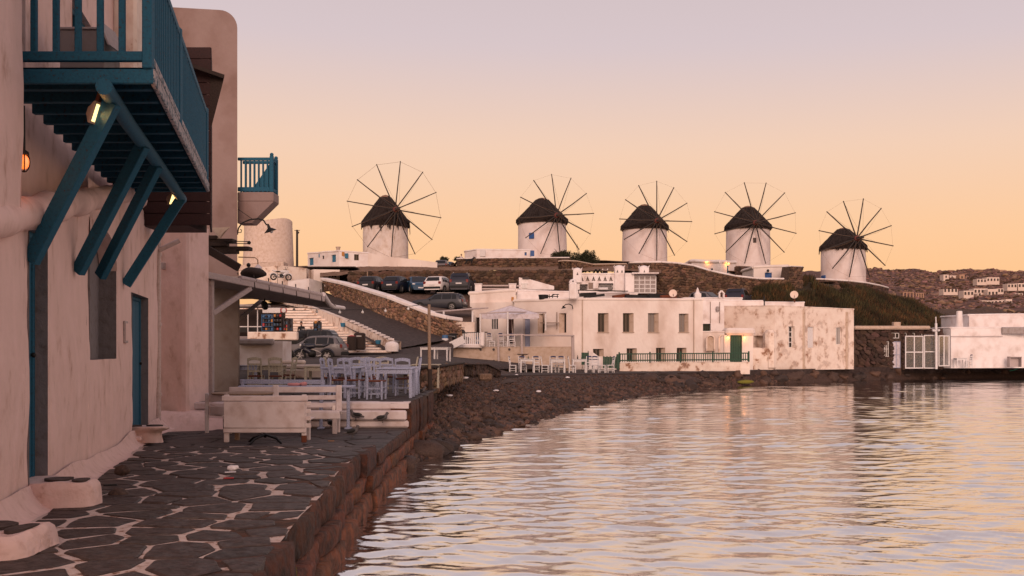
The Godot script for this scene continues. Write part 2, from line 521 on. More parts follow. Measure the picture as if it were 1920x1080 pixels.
func facade(mb: MB, a: Vector3, b: Vector3, y0: float, ya: float, yb: float, holes: Array = [], res := 2.0, amp := 0.0) -> void:
	# an upright wall from a to b (left to right seen from outside), its top from ya to yb; holes are [u0, u1, v0, v1, depth]
	var e := Vector3(b.x - a.x, 0, b.z - a.z)
	var w := e.length()
	var u := e / w
	var out := u.cross(Vector3.UP)
	var base := Vector3(a.x, 0, a.z)
	var us := [0.0, w]
	var vs := [0.0]
	var lim := minf(ya, yb)
	for h in holes:
		for k in [h[0], h[1]]:
			us.append(clampf(k, 0.0, w))
		for k in [h[2], h[3]]:
			vs.append(clampf(k - y0, 0.0, lim - y0 - 0.01))
	us.sort()
	vs.sort()
	var uu := []
	for i in us.size() - 1:
		if us[i + 1] - us[i] > 0.001:
			var f := frange(us[i], us[i + 1], res)
			uu.append_array(f.slice(0, f.size() - 1))
	uu.append(w)
	var vv := []
	var top: float = vs[-1]
	for i in vs.size() - 1:
		if vs[i + 1] - vs[i] > 0.001:
			var f := frange(vs[i], vs[i + 1], res)
			vv.append_array(f.slice(0, f.size() - 1))
	var rest := frange(0.0, 1.0, res / maxf(0.1, lim - y0 - top))
	var rows := []
	for val in vv:
		rows.append([val, -1.0])
	for t in rest:
		rows.append([top, t])
	var grid := []
	for r in rows:
		var line := PackedVector3Array()
		for x in uu:
			var y: float = y0 + r[0]
			if r[1] >= 0.0:
				y = lerpf(y0 + top, lerpf(ya, yb, x / w), r[1])
			var q: Vector3 = base + u * x + Vector3.UP * y
			if amp > 0.0:
				q += out * (nz.get_noise_3dv(q * 40.0) * amp + nz.get_noise_3dv(q * 150.0) * amp * 0.35)
			line.append(q)
		grid.append(line)
	var k := mb.v.size()
	var nn := PackedVector3Array()
	nn.resize(uu.size() * grid.size())
	for j in grid.size() - 1:
		for i in uu.size() - 1:
			var m: Vector3 = (grid[j + 1][i + 1] - grid[j][i]).cross(grid[j + 1][i] - grid[j][i + 1])
			if m.dot(out) < 0.0:
				m = -m
			for o in [0, 1, uu.size(), uu.size() + 1]:
				nn[j * uu.size() + i + o] += m
	for j in grid.size():
		for i in uu.size():
			mb.v.append(grid[j][i]); mb.n.append(nn[j * uu.size() + i].normalized()); mb.c.append(mb.col); mb.uv.append(Vector2(uu[i], rows[j][0]))
	for j in grid.size() - 1:
		for i in uu.size() - 1:
			var mx: float = (uu[i] + uu[i + 1]) / 2.0
			var my: float = (grid[j][i].y + grid[j + 1][i].y) / 2.0
			var skip := false
			for h in holes:
				if mx > h[0] and mx < h[1] and my > h[2] and my < h[3]:
					skip = true
			if skip:
				continue
			var q := k + j * uu.size() + i
			mb.ix.append_array(PackedInt32Array([q, q + uu.size(), q + uu.size() + 1, q, q + uu.size() + 1, q + 1]))

func reveal(mb: MB, a: Vector3, b: Vector3, h: Array, back := true) -> void:
	var u := Vector3(b.x - a.x, 0, b.z - a.z).normalized()
	var out := u.cross(Vector3.UP)
	var base := Vector3(a.x, 0, a.z)
	var c := []
	for k in [[0, 2], [0, 3], [1, 3], [1, 2]]:
		c.append(base + u * h[k[0]] + Vector3.UP * h[k[1]])
	var mid: Vector3 = (c[0] + c[2]) / 2.0
	for i in 4:
		var p: Vector3 = c[i]
		var q: Vector3 = c[(i + 1) % 4]
		mb.face([p + out * 0.01, q + out * 0.01, q - out * h[4], p - out * h[4]], mid - (p + q) / 2.0)
	if back:
		mb.face([c[0] - out * h[4], c[1] - out * h[4], c[2] - out * h[4], c[3] - out * h[4]], out)

class Build:
	var node: Node3D
	var chain: Array
	var y0: float
	var tops: Array

func house(called: String, label: String, category: String, chain: Array, y0: float, tops, m: Material, holes: Dictionary = {}, deep := 4.0, parent: Node3D = null, cope := 0.1, slant := 0.0) -> Build:
	# walls along a chain of corner points (left to right), closed behind; holes: edge number -> list of [px0, px1, py0, py1, depth]
	var o := Build.new()
	o.chain = chain
	o.y0 = y0
	if not tops is Array:
		var tt := []
		for i in chain.size():
			tt.append(tops)
		tops = tt
	o.tops = tops
	if parent:
		o.node = parent
	else:
		var mid: Vector3 = (chain[0] + chain[-1]) / 2.0
		o.node = thing(called, label, category, Vector3(mid.x, y0, mid.z))
	var mb := MB.new()
	for i in chain.size() - 1:
		var hs := []
		for h in holes.get(i, []):
			var r := rect_on(chain[i], chain[i + 1], h)
			r.append(h[4])
			hs.append(r)
			reveal(mb, chain[i], chain[i + 1], r)
		facade(mb, chain[i], chain[i + 1], y0, tops[i], tops[i + 1], hs)
	var back := Vector3(slant * deep, 0, -deep)
	var n := chain.size() - 1
	facade(mb, chain[0] + back, chain[0], y0, tops[0], tops[0])
	facade(mb, chain[n], chain[n] + back, y0, tops[n], tops[n])
	facade(mb, chain[n] + back, chain[0] + back, y0, tops[n], tops[0])
	for i in n:
		var q := [chain[i], chain[i + 1], chain[i + 1] + back, chain[i] + back]
		var hs := [tops[i], tops[i + 1], tops[i + 1], tops[i]]
		for k in 4:
			q[k] = Vector3(q[k].x, hs[k] - 0.02, q[k].z)
		mb.face(q, Vector3.UP)
	part(o.node, "wall" if parent == null else called, mb, m)
	if cope > 0.0:
		var cp := MB.new()
		var line := [Vector3(chain[0].x, tops[0], chain[0].z - deep)]
		for i in chain.size():
			line.append(Vector3(chain[i].x, tops[i], chain[i].z))
		line.append(Vector3(chain[n].x, tops[n], chain[n].z - deep))
		for i in line.size() - 1:
			var seg := []
			for t in 7:
				var q: Vector3 = line[i].lerp(line[i + 1], t / 6.0)
				q.y += nz.get_noise_3dv(q * 30.0) * cope * 0.5 - cope * 0.35
				q.z -= cope * 0.6
				seg.append(q)
			cp.tube(seg, cope, 8)
		part(o.node, "parapet", cp, m)
	return o

func window(b: Build, edge: int, r: Array, depth: float, fm: Material, pm: Material, cols := 2, rws := 1, called := "window") -> MeshInstance3D:
	# a frame with mullions and a pane in every light, set back in its opening
	return window_on(b.node, b.chain[edge], b.chain[edge + 1], rect_on(b.chain[edge], b.chain[edge + 1], r), depth, fm, pm, cols, rws, called)

func window_on(node: Node3D, a: Vector3, b: Vector3, h: Array, depth: float, fm: Material, pm: Material, cols := 2, rws := 1, called := "window") -> MeshInstance3D:
	var u := Vector3(b.x - a.x, 0, b.z - a.z).normalized()
	var out := u.cross(Vector3.UP)
	var yaw := atan2(-u.z, u.x)
	var base := Vector3(a.x, 0, a.z) - out * depth
	var w: float = h[1] - h[0]
	var t: float = h[3] - h[2]
	var fw := clampf(w * 0.07, 0.035, 0.09)
	var mid: Vector3 = base + u * (h[0] + h[1]) / 2.0 + Vector3.UP * (h[2] + h[3]) / 2.0
	var mb := MB.new()
	for i in cols + 1:
		mb.cube(mid + u * (w - fw) * (float(i) / cols - 0.5), V(fw, t, 0.06), 0.01, yaw)
	for j in rws + 1:
		mb.cube(mid + Vector3.UP * (t - fw) * (float(j) / rws - 0.5) - out * 0.003, V(w, fw, 0.05), 0.01, yaw)
	var o := part(node, called, mb, fm)
	for i in cols:
		for j in rws:
			var p := MB.new()
			p.cube(mid + u * (w - fw) * ((i + 0.5) / cols - 0.5) + Vector3.UP * (t - fw) * ((j + 0.5) / rws - 0.5) - out * 0.012, V((w - fw) / cols - fw * 0.5, (t - fw) / rws - fw * 0.5, 0.012), 0.0, yaw)
			part(o, "pane", p, pm)
	return o

func door(b: Build, edge: int, r: Array, depth: float, m: Material, boards := 3, hm: Material = null, called := "door") -> MeshInstance3D:
	return door_on(b.node, b.chain[edge], b.chain[edge + 1], rect_on(b.chain[edge], b.chain[edge + 1], r), depth, m, boards, hm, called)

func door_on(node: Node3D, a: Vector3, b: Vector3, h: Array, depth: float, m: Material, boards := 3, hm: Material = null, called := "door") -> MeshInstance3D:
	var u := Vector3(b.x - a.x, 0, b.z - a.z).normalized()
	var out := u.cross(Vector3.UP)
	var yaw := atan2(-u.z, u.x)
	var w: float = h[1] - h[0]
	var t: float = h[3] - h[2]
	var mid: Vector3 = Vector3(a.x, 0, a.z) - out * depth + u * (h[0] + h[1]) / 2.0 + Vector3.UP * (h[2] + h[3]) / 2.0
	var mb := MB.new()
	mb.cube(mid + u * (w / 2 - 0.04), V(0.08, t, 0.09), 0.012, yaw)
	mb.cube(mid - u * (w / 2 - 0.04), V(0.08, t, 0.09), 0.012, yaw)
	mb.cube(mid + Vector3.UP * (t / 2 - 0.04), V(w - 0.16, 0.08, 0.09), 0.012, yaw)
	var o := part(node, called, mb, m)
	for i in boards:
		var p := MB.new()
		var bw := (w - 0.16) / boards
		p.cube(mid + u * bw * (i + 0.5 - boards / 2.0) - Vector3.UP * 0.04, V(bw - 0.012, t - 0.08, 0.05), 0.008, yaw)
		part(o, "board", p, m)
	var k := MB.new()
	k.ball(mid + u * (w / 2 - 0.15) + out * 0.06, Vector3.ONE * 0.03)
	part(o, "handle", k, hm if hm else M.iron)
	return o

# ---------------------------------------------------------------- ground sheets and stonework

func pick(row: Array, t: float) -> Vector3:
	var f := t * (row.size() - 1)
	var i := mini(int(f), row.size() - 2)
	return row[i].lerp(row[i + 1], f - i)

func land(called: String, rows: Array, nx: int, ny: int, amp: float, freq: float, m: Material) -> MeshInstance3D:
	# a sheet of ground through rows of points
	var pts := []
	for r in rows:
		var line := []
		for p in r:
			line.append(p if p is Vector3 else P(p[0], p[1], p[2]))
		pts.append(line)
	var grid := []
	for j in ny + 1:
		var f := float(j) / ny * (pts.size() - 1)
		var k := mini(int(f), pts.size() - 2)
		var line := PackedVector3Array()
		for i in nx + 1:
			var t := float(i) / nx
			var q := pick(pts[k], t).lerp(pick(pts[k + 1], t), f - k)
			q.y += nz.get_noise_3dv(Vector3(q.x, 0, q.z) * freq) * amp + nz.get_noise_3dv(Vector3(q.x, 5, q.z) * freq * 4.0) * amp * 0.4
			line.append(q)
		grid.append(line)
	lands[called] = grid
	var mb := MB.new()
	mb.sheet(grid)
	return struct(called, mb, m)

var lands := {}

func on_land(called: String, u: float, v: float) -> Vector3:
	var g: Array = lands[called]
	var i := mini(int(u * (g[0].size() - 1)), g[0].size() - 2)
	var j := mini(int(v * (g.size() - 1)), g.size() - 2)
	var a: float = u * (g[0].size() - 1) - i
	var b: float = v * (g.size() - 1) - j
	return (g[j][i] as Vector3).lerp(g[j][i + 1], a).lerp((g[j + 1][i] as Vector3).lerp(g[j + 1][i + 1], a), b)

var rocks := []

func make_rocks() -> void:
	for i in 8:
		var mb := MB.new()
		var f := FastNoiseLite.new()
		f.seed = 40 + i
		f.frequency = 0.012
		mb.ball(Vector3.ZERO, V(0.5, 0.38, 0.44), Basis(), 12, 7, f, 0.85)
		rocks.append(mb.mesh())
	for i in 4:
		var mb := MB.new()
		mb.box(Transform3D(), V(1, 1, 1), 0.16)
		for k in mb.v.size():
			var q := mb.v[k]
			mb.v[k] = q * (1.0 + 0.22 * nz.get_noise_3dv((q.round() + Vector3(i * 9, 0, 0)) * 90.0))
		rocks.append(mb.mesh())

func stones_on(parent: Node3D, a0: Vector3, b0: Vector3, a1: Vector3, b1: Vector3, size: float, m: Material, called := "stone", seed_ := 1, tone := 1.0, keep := 1.0) -> void:
	# rubble laid in rough courses on the quad a0 b0 (foot) to a1 b1 (top)
	var r := RandomNumberGenerator.new()
	r.seed = seed_
	var ts := []
	var cs := []
	var w := a0.distance_to(b0)
	var hh := maxf(a0.distance_to(a1), b0.distance_to(b1))
	var n := maxi(1, int(hh / (size * 0.62)))
	var u := (b0 - a0).normalized()
	var up := (a1 - a0).normalized()
	var out := u.cross(Vector3.UP).normalized()
	for j in n:
		var x := r.randf() * size
		while x < w:
			var l := size * r.randf_range(0.6, 1.5)
			var t := clampf((x + l / 2) / w, 0, 1)
			var q := a0.lerp(b0, t).lerp(a1.lerp(b1, t), (j + 0.5 + r.randf_range(-0.2, 0.2)) / n)
			x += l * 0.98
			if r.randf() > keep:
				continue
			var h := hh / n * r.randf_range(0.85, 1.6)
			var bs := Basis(u, Vector3.UP, out).rotated(out, r.randf_range(-0.5, 0.5))
			if r.randf() < 0.5:
				bs = bs.rotated(out, PI)
			ts.append(Transform3D(bs.scaled_local(V(l * 1.12, h * 1.2, size * r.randf_range(0.4, 0.75))), q))
			var k := r.randf_range(0.45, 1.35) * tone
			cs.append(Color(k * r.randf_range(0.95, 1.1), k * r.randf_range(0.88, 1.0), k * r.randf_range(0.78, 1.0)))
	copies(parent, called, rocks[seed_ % 8], m, ts, cs)

func stone_wall(called: String, label: String, line: Array, thick: float, size: float, cap: Material, m: Material, tone := 1.0, capw := 0.1) -> Node3D:
	# line: list of [foot point, top point]; a rubble wall with a rendered cap
	var mid: Vector3 = line[line.size() / 2][0]
	var o := thing(called, label, "stone wall", mid)
	var mb := MB.new()
	var cp := MB.new()
	for i in line.size() - 1:
		var a: Vector3 = line[i][0]
		var b: Vector3 = line[i + 1][0]
		var c: Vector3 = line[i][1]
		var d: Vector3 = line[i + 1][1]
		var out := Vector3(b.x - a.x, 0, b.z - a.z).normalized().cross(Vector3.UP)
		var k := -out * thick
		mb.face([a, b, d, c], out)
		mb.face([a + k, b + k, d + k, c + k], -out)
		mb.face([c, d, d + k, c + k], Vector3.UP)
		if i == 0:
			mb.face([a, c, c + k, a + k], a - b)
		if i == line.size() - 2:
			mb.face([b, d, d + k, b + k], b - a)
		stones_on(o, a, b, c, d, size, m, "rubble", i + int(absf(mid.x) * 7.0), tone)
	part(o, "core", mb, M.stone_back)
	if cap:
		var pts := []
		for l in line:
			pts.append(l[1])
		for i in pts.size() - 1:
			var a: Vector3 = pts[i]
			var b: Vector3 = pts[i + 1]
			var out := Vector3(b.x - a.x, 0, b.z - a.z).normalized().cross(Vector3.UP)
			cp.bar(a - out * thick * 0.45 + V(0, capw * 0.5, 0), b - out * thick * 0.45 + V(0, capw * 0.5, 0), thick + 0.22, capw, 0.05)
		part(o, "cap", cp, cap)
	return o

func blob(caps: Array, cell: float, soft: float, mb: MB) -> void:
	# one continuous skin round tapered bones, meshed as surface nets
	var lo := Vector3.INF
	var hi := -Vector3.INF
	for c in caps:
		for k in 2:
			lo = lo.min(c[k] - Vector3.ONE * (c[2 + k] + cell * 2))
			hi = hi.max(c[k] + Vector3.ONE * (c[2 + k] + cell * 2))
	var nx := int((hi.x - lo.x) / cell) + 2
	var ny := int((hi.y - lo.y) / cell) + 2
	var nq := int((hi.z - lo.z) / cell) + 2
	var f := PackedFloat32Array()
	f.resize(nx * ny * nq)
	for k in nq:
		for j in ny:
			for i in nx:
				var p := lo + Vector3(i, j, k) * cell
				var s := 0.0
				for c in caps:
					var ab: Vector3 = c[1] - c[0]
					var t := clampf((p - c[0]).dot(ab) / maxf(ab.length_squared(), 1e-6), 0, 1)
					s += exp(-(p.distance_to(c[0] + ab * t) - lerpf(c[2], c[3], t)) / soft)
				f[(k * ny + j) * nx + i] = -log(maxf(s, 1e-20)) * soft
	var id := {}
	var step := [1, nx, nx * ny]
	for k in nq - 1:
		for j in ny - 1:
			for i in nx - 1:
				var at := (k * ny + j) * nx + i
				var sum := Vector3.ZERO
				var cnt := 0
				for e in [[0, 0, 0, 0], [0, 0, 1, 0], [0, 0, 0, 1], [0, 0, 1, 1], [1, 0, 0, 0], [1, 1, 0, 0], [1, 0, 0, 1], [1, 1, 0, 1], [2, 0, 0, 0], [2, 1, 0, 0], [2, 0, 1, 0], [2, 1, 1, 0]]:
					var q: int = at + e[1] + e[2] * nx + e[3] * nx * ny
					var a := f[q]
					var b := f[q + step[e[0]]]
					if (a < 0.0) != (b < 0.0):
						var p := Vector3(i + e[1], j + e[2], k + e[3])
						p[e[0]] += a / (a - b)
						sum += p
						cnt += 1
				if cnt:
					id[at] = mb.v.size()
					mb.v.append(lo + sum / cnt * cell)
					var g := Vector3(f[at + 1] - f[at], f[at + nx] - f[at], f[at + nx * ny] - f[at])
					mb.n.append(g.normalized()); mb.c.append(mb.col); mb.uv.append(Vector2.ZERO)
	for k in range(1, nq - 1):
		for j in range(1, ny - 1):
			for i in range(1, nx - 1):
				var at := (k * ny + j) * nx + i
				for ax in 3:
					var a := f[at]
					var b := f[at + step[ax]]
					if (a < 0.0) == (b < 0.0):
						continue
					var s1: int = step[(ax + 1) % 3]
					var s2: int = step[(ax + 2) % 3]
					var q := [at - s1 - s2, at - s2, at, at - s1]
					var w := []
					for x in q:
						if id.has(x):
							w.append(id[x])
					if w.size() < 4:
						continue
					for t in [[w[0], w[1], w[2]], [w[0], w[2], w[3]]]:
						if (mb.v[t[2]] - mb.v[t[0]]).cross(mb.v[t[1]] - mb.v[t[0]]).dot(mb.n[t[0]] + mb.n[t[1]] + mb.n[t[2]]) >= 0:
							mb.ix.append_array(PackedInt32Array(t))
						else:
							mb.ix.append_array(PackedInt32Array([t[0], t[2], t[1]]))

# ---------------------------------------------------------------- the scene

func _ready() -> void:
	rng.seed = 7
	nz.seed = 3
	nz.frequency = 0.01
	nz.fractal_octaves = 3
	camera_and_light()
	materials()
	make_rocks()
	water()
	quay()
	shore()
	roads()
	hill()
	far_hill()
	near_house()
	tower_house()
	lean_to()
	mills()
	hill_buildings()
	waterfront()
	right_houses()
	terrace_furniture()
	square()
	vehicles()
	small_things()

func camera_and_light() -> void:
	var cam := Camera3D.new()
	cam.name = "camera"
	cam.projection = Camera3D.PROJECTION_FRUSTUM
	cam.near = 0.1
	cam.far = 4000.0
	cam.size = 0.1 * 1080.0 / F
	cam.frustum_offset = Vector2(0, 0.1 * 115.0 / F)
	cam.position = V(0, EYE, 0)
	add_child(cam)
	cam.current = true
	var env := Environment.new()
	env.background_mode = Environment.BG_SKY
	env.tonemap_mode = Environment.TONE_MAPPER_LINEAR
	env.tonemap_exposure = 1.0
	env.sdfgi_enabled = true
	env.ssao_enabled = true
	env.ssil_enabled = true
	var im := Image.create(512, 256, false, Image.FORMAT_RGBF)
	var g := ramp([[0.0, 1.0, 0.52, 0.215], [0.035, 1.02, 0.56, 0.255], [0.10, 0.99, 0.605, 0.345], [0.17, 0.90, 0.63, 0.475], [0.25, 0.69, 0.57, 0.59], [0.31, 0.64, 0.53, 0.55], [0.45, 0.60, 0.48, 0.49], [1.0, 0.40, 0.34, 0.42]])
	for j in 256:
		var el := (0.5 - (j + 0.5) / 256.0) * PI
		for i in 512:
			var az := ((i + 0.5) / 512.0 - 0.5) * TAU
			var s := maxf(sin(el), 0.0) * (1.0 - 0.10 * sin(az))
			var c := g.sample(clampf(s * 0.87, 0, 1))
			if el < 0.0:
				c = Color(0.3, 0.2, 0.15)
			im.set_pixel(i, j, c)
	var sky := Sky.new()
	var sm := PanoramaSkyMaterial.new()
	sm.panorama = ImageTexture.create_from_image(im)
	sky.sky_material = sm
	env.sky = sky
	var we := WorldEnvironment.new()
	we.name = "environment"
	we.environment = env
	add_child(we)
	var sun := DirectionalLight3D.new()
	sun.name = "evening_light"
	sun.light_energy = 0.73
	sun.light_color = Color(1.0, 0.85, 0.77)
	sun.light_angular_distance = 28.0
	sun.shadow_enabled = true
	add_child(sun)
	sun.look_at_from_position(Vector3.ZERO, V(0.03, -0.34, -0.94))

func water() -> void:
	var waves := []
	var r := RandomNumberGenerator.new()
	r.seed = 21
	for i in 36:
		var l: float = 0.2 * pow(1.115, i)
		var a := r.randf_range(-0.8, 0.8) if l < 1.0 else r.randf_range(-0.45, 0.45)
		var k := TAU / l
		var slope := 0.036 if l < 0.6 else (0.032 if l < 1.1 else (0.014 if l < 2.2 else 0.0035))
		waves.append([k * sin(a), k * cos(a), slope / k, r.randf() * TAU, l])
	var zs := [6.0]
	while zs[-1] < 125.0:
		zs.append(zs[-1] * 1.0052 + 0.004)
	var nx := 360
	var verts := PackedVector3Array()
	var norms := PackedVector3Array()
	var ix := PackedInt32Array()
	for j in zs.size():
		var d: float = zs[j]
		var x0 := -4.5
		var x1 := 14.0 + d * 0.62
		for i in nx + 1:
			var x := x0 + (x1 - x0) * pow(float(i) / nx, 1.15)
			var y := 0.0
			var gx := 0.0
			var gz := 0.0
			var patch := 0.75 + 0.6 * nz.get_noise_2d(x * 9.0, d * 22.0)
			for w in waves:
				if w[4] < d * 0.011:
					continue
				var p: float = w[0] * x + w[1] * d + w[3]
				var am: float = w[2] * patch
				var s := sin(p)
				y += am * s
				var q := am * cos(p)
				gx += q * w[0]; gz += q * w[1]
			verts.append(V(x, y, -d))
			norms.append(V(-gx, 1, gz).normalized())
	for j in zs.size() - 1:
		for i in nx:
			var a := j * (nx + 1) + i
			var b := a + nx + 1
			if zs[j] > shore_d(960.0 + F * verts[a].x / zs[j]) + 4.0:
				continue
			ix.append_array(PackedInt32Array([a, b, b + 1, a, b + 1, a + 1]))
	var arr := []
	arr.resize(Mesh.ARRAY_MAX)
	arr[Mesh.ARRAY_VERTEX] = verts
	arr[Mesh.ARRAY_NORMAL] = norms
	arr[Mesh.ARRAY_INDEX] = ix
	var m := ArrayMesh.new()
	m.add_surface_from_arrays(Mesh.PRIMITIVE_TRIANGLES, arr)
	var o := MeshInstance3D.new()
	o.name = "water"
	o.mesh = m
	o.material_override = M.water
	add_child(o)
	o.set_meta("kind", "structure")
	var gd := MB.new()
	gd.sheet([PackedVector3Array([V(-1500, -1.2, 60), V(1500, -1.2, 60)]), PackedVector3Array([V(-1500, -1.2, -3000), V(1500, -1.2, -3000)])])
	struct("ground", gd, M.ground)

func clip(poly: Array, p: Vector2, n: Vector2) -> Array:
	# the part of a polygon on the side of p that n points away from
	var o := []
	for i in poly.size():
		var a: Vector2 = poly[i]
		var b: Vector2 = poly[(i + 1) % poly.size()]
		var da := (a - p).dot(n)
		var db := (b - p).dot(n)
		if da <= 0.0:
			o.append(a)
		if (da < 0.0) != (db < 0.0) and absf(da - db) > 1e-9:
			o.append(a.lerp(b, da / (da - db)))
	return o

func flagstones(parent: Node3D, bounds: Array, sp: Vector2, gap: float, y: float, seed_: int, wob: float) -> void:
	var r := RandomNumberGenerator.new()
	r.seed = seed_
	var lo := Vector2.INF
	var hi := -Vector2.INF
	for p in bounds:
		lo = lo.min(p); hi = hi.max(p)
	var sites := []
	var jn := int((hi.y - lo.y) / sp.y) + 2
	var inn := int((hi.x - lo.x) / sp.x) + 2
	for j in jn:
		for i in inn:
			sites.append(lo + Vector2((i + (0.5 if j % 2 else 0.0) + r.randf_range(-0.46, 0.46)) * sp.x, (j + r.randf_range(-0.42, 0.42)) * sp.y))
	for s in sites:
		var cell := bounds.duplicate()
		for q in sites:
			if q == s or absf(q.x - s.x) > sp.x * 2.6 or absf(q.y - s.y) > sp.y * 2.6:
				continue
			var d: Vector2 = q - s
			var n := d.normalized()
			cell = clip(cell, s + d * 0.5 - n * gap * pow(r.randf(), 2.0) * 1.1 - n * 0.012, n)
			if cell.size() < 3:
				break
		if cell.size() < 3:
			continue
		# round and roughen the outline
		var out := []
		for i in cell.size():
			var a: Vector2 = cell[i]
			var b: Vector2 = cell[(i + 1) % cell.size()]
			var l := a.distance_to(b)
			var n := maxi(2, int(l / 0.11))
			for k in n:
				out.append(a.lerp(b, lerpf(0.06, 0.94, float(k) / (n - 1))))
		var area := 0.0
		var mid := Vector2.ZERO
		for i in out.size():
			var q: Vector2 = out[i]
			mid += q
			area += q.cross(out[(i + 1) % out.size()])
		if absf(area) < 0.12:
			continue
		mid /= out.size()
		for i in out.size():
			var q: Vector2 = out[i]
			out[i] = q + (q - mid).normalized() * (nz.get_noise_3d(q.x * 90.0, q.y * 90.0, seed_ * 31.0) * wob - wob * 0.25)
		var mb := MB.new()
		mb.tinted = true
		var k := r.randf_range(0.55, 1.5)
		mb.col = Color(k * r.randf_range(0.95, 1.1), k, k * r.randf_range(0.93, 1.05))
		var t := Vector2(r.randf_range(-0.012, 0.012), r.randf_range(-0.012, 0.012))
		var dy := r.randf_range(-0.005, 0.006)
		var c3 := V(mid.x, y + dy + 0.003, -mid.y)
		for i in out.size():
			var a: Vector2 = out[i]
			var b: Vector2 = out[(i + 1) % out.size()]
			var ya := y + dy + (a - mid).dot(t)
			var yb := y + dy + (b - mid).dot(t)
			var ia := a.lerp(mid, 0.05)
			var ib := b.lerp(mid, 0.05)
			mb.face([c3, V(ia.x, ya, -ia.y), V(ib.x, yb, -ib.y)], Vector3.UP)
			mb.face([V(ia.x, ya, -ia.y), V(ib.x, yb, -ib.y), V(b.x, yb - 0.012, -b.y), V(a.x, ya - 0.012, -a.y)], Vector3.UP)
			mb.face([V(a.x, ya - 0.012, -a.y), V(b.x, yb - 0.012, -b.y), V(b.x, y - 0.06, -b.y), V(a.x, y - 0.06, -a.y)], V(a.x - mid.x, 0, mid.y - a.y))
		part(parent, "flagstone", mb, M.flag)

func edge_x(d: float) -> float:
	# the brink of the quay
	var t := [[5.0, -1.72], [7.6, -1.92], [10.35, -2.14], [12.0, -2.21], [14.5, -2.43], [16.6, -2.47], [17.9, -2.39], [24.0, -2.42], [28.4, -2.32], [30.0, -2.35]]
	for i in t.size() - 1:
		if d <= t[i + 1][0]:
			return lerpf(t[i][1], t[i + 1][1], clampf((d - t[i][0]) / (t[i + 1][0] - t[i][0]), 0, 1))
	return -2.35

func wall_x(d: float) -> float:
	return -2.8 - 0.221 * d

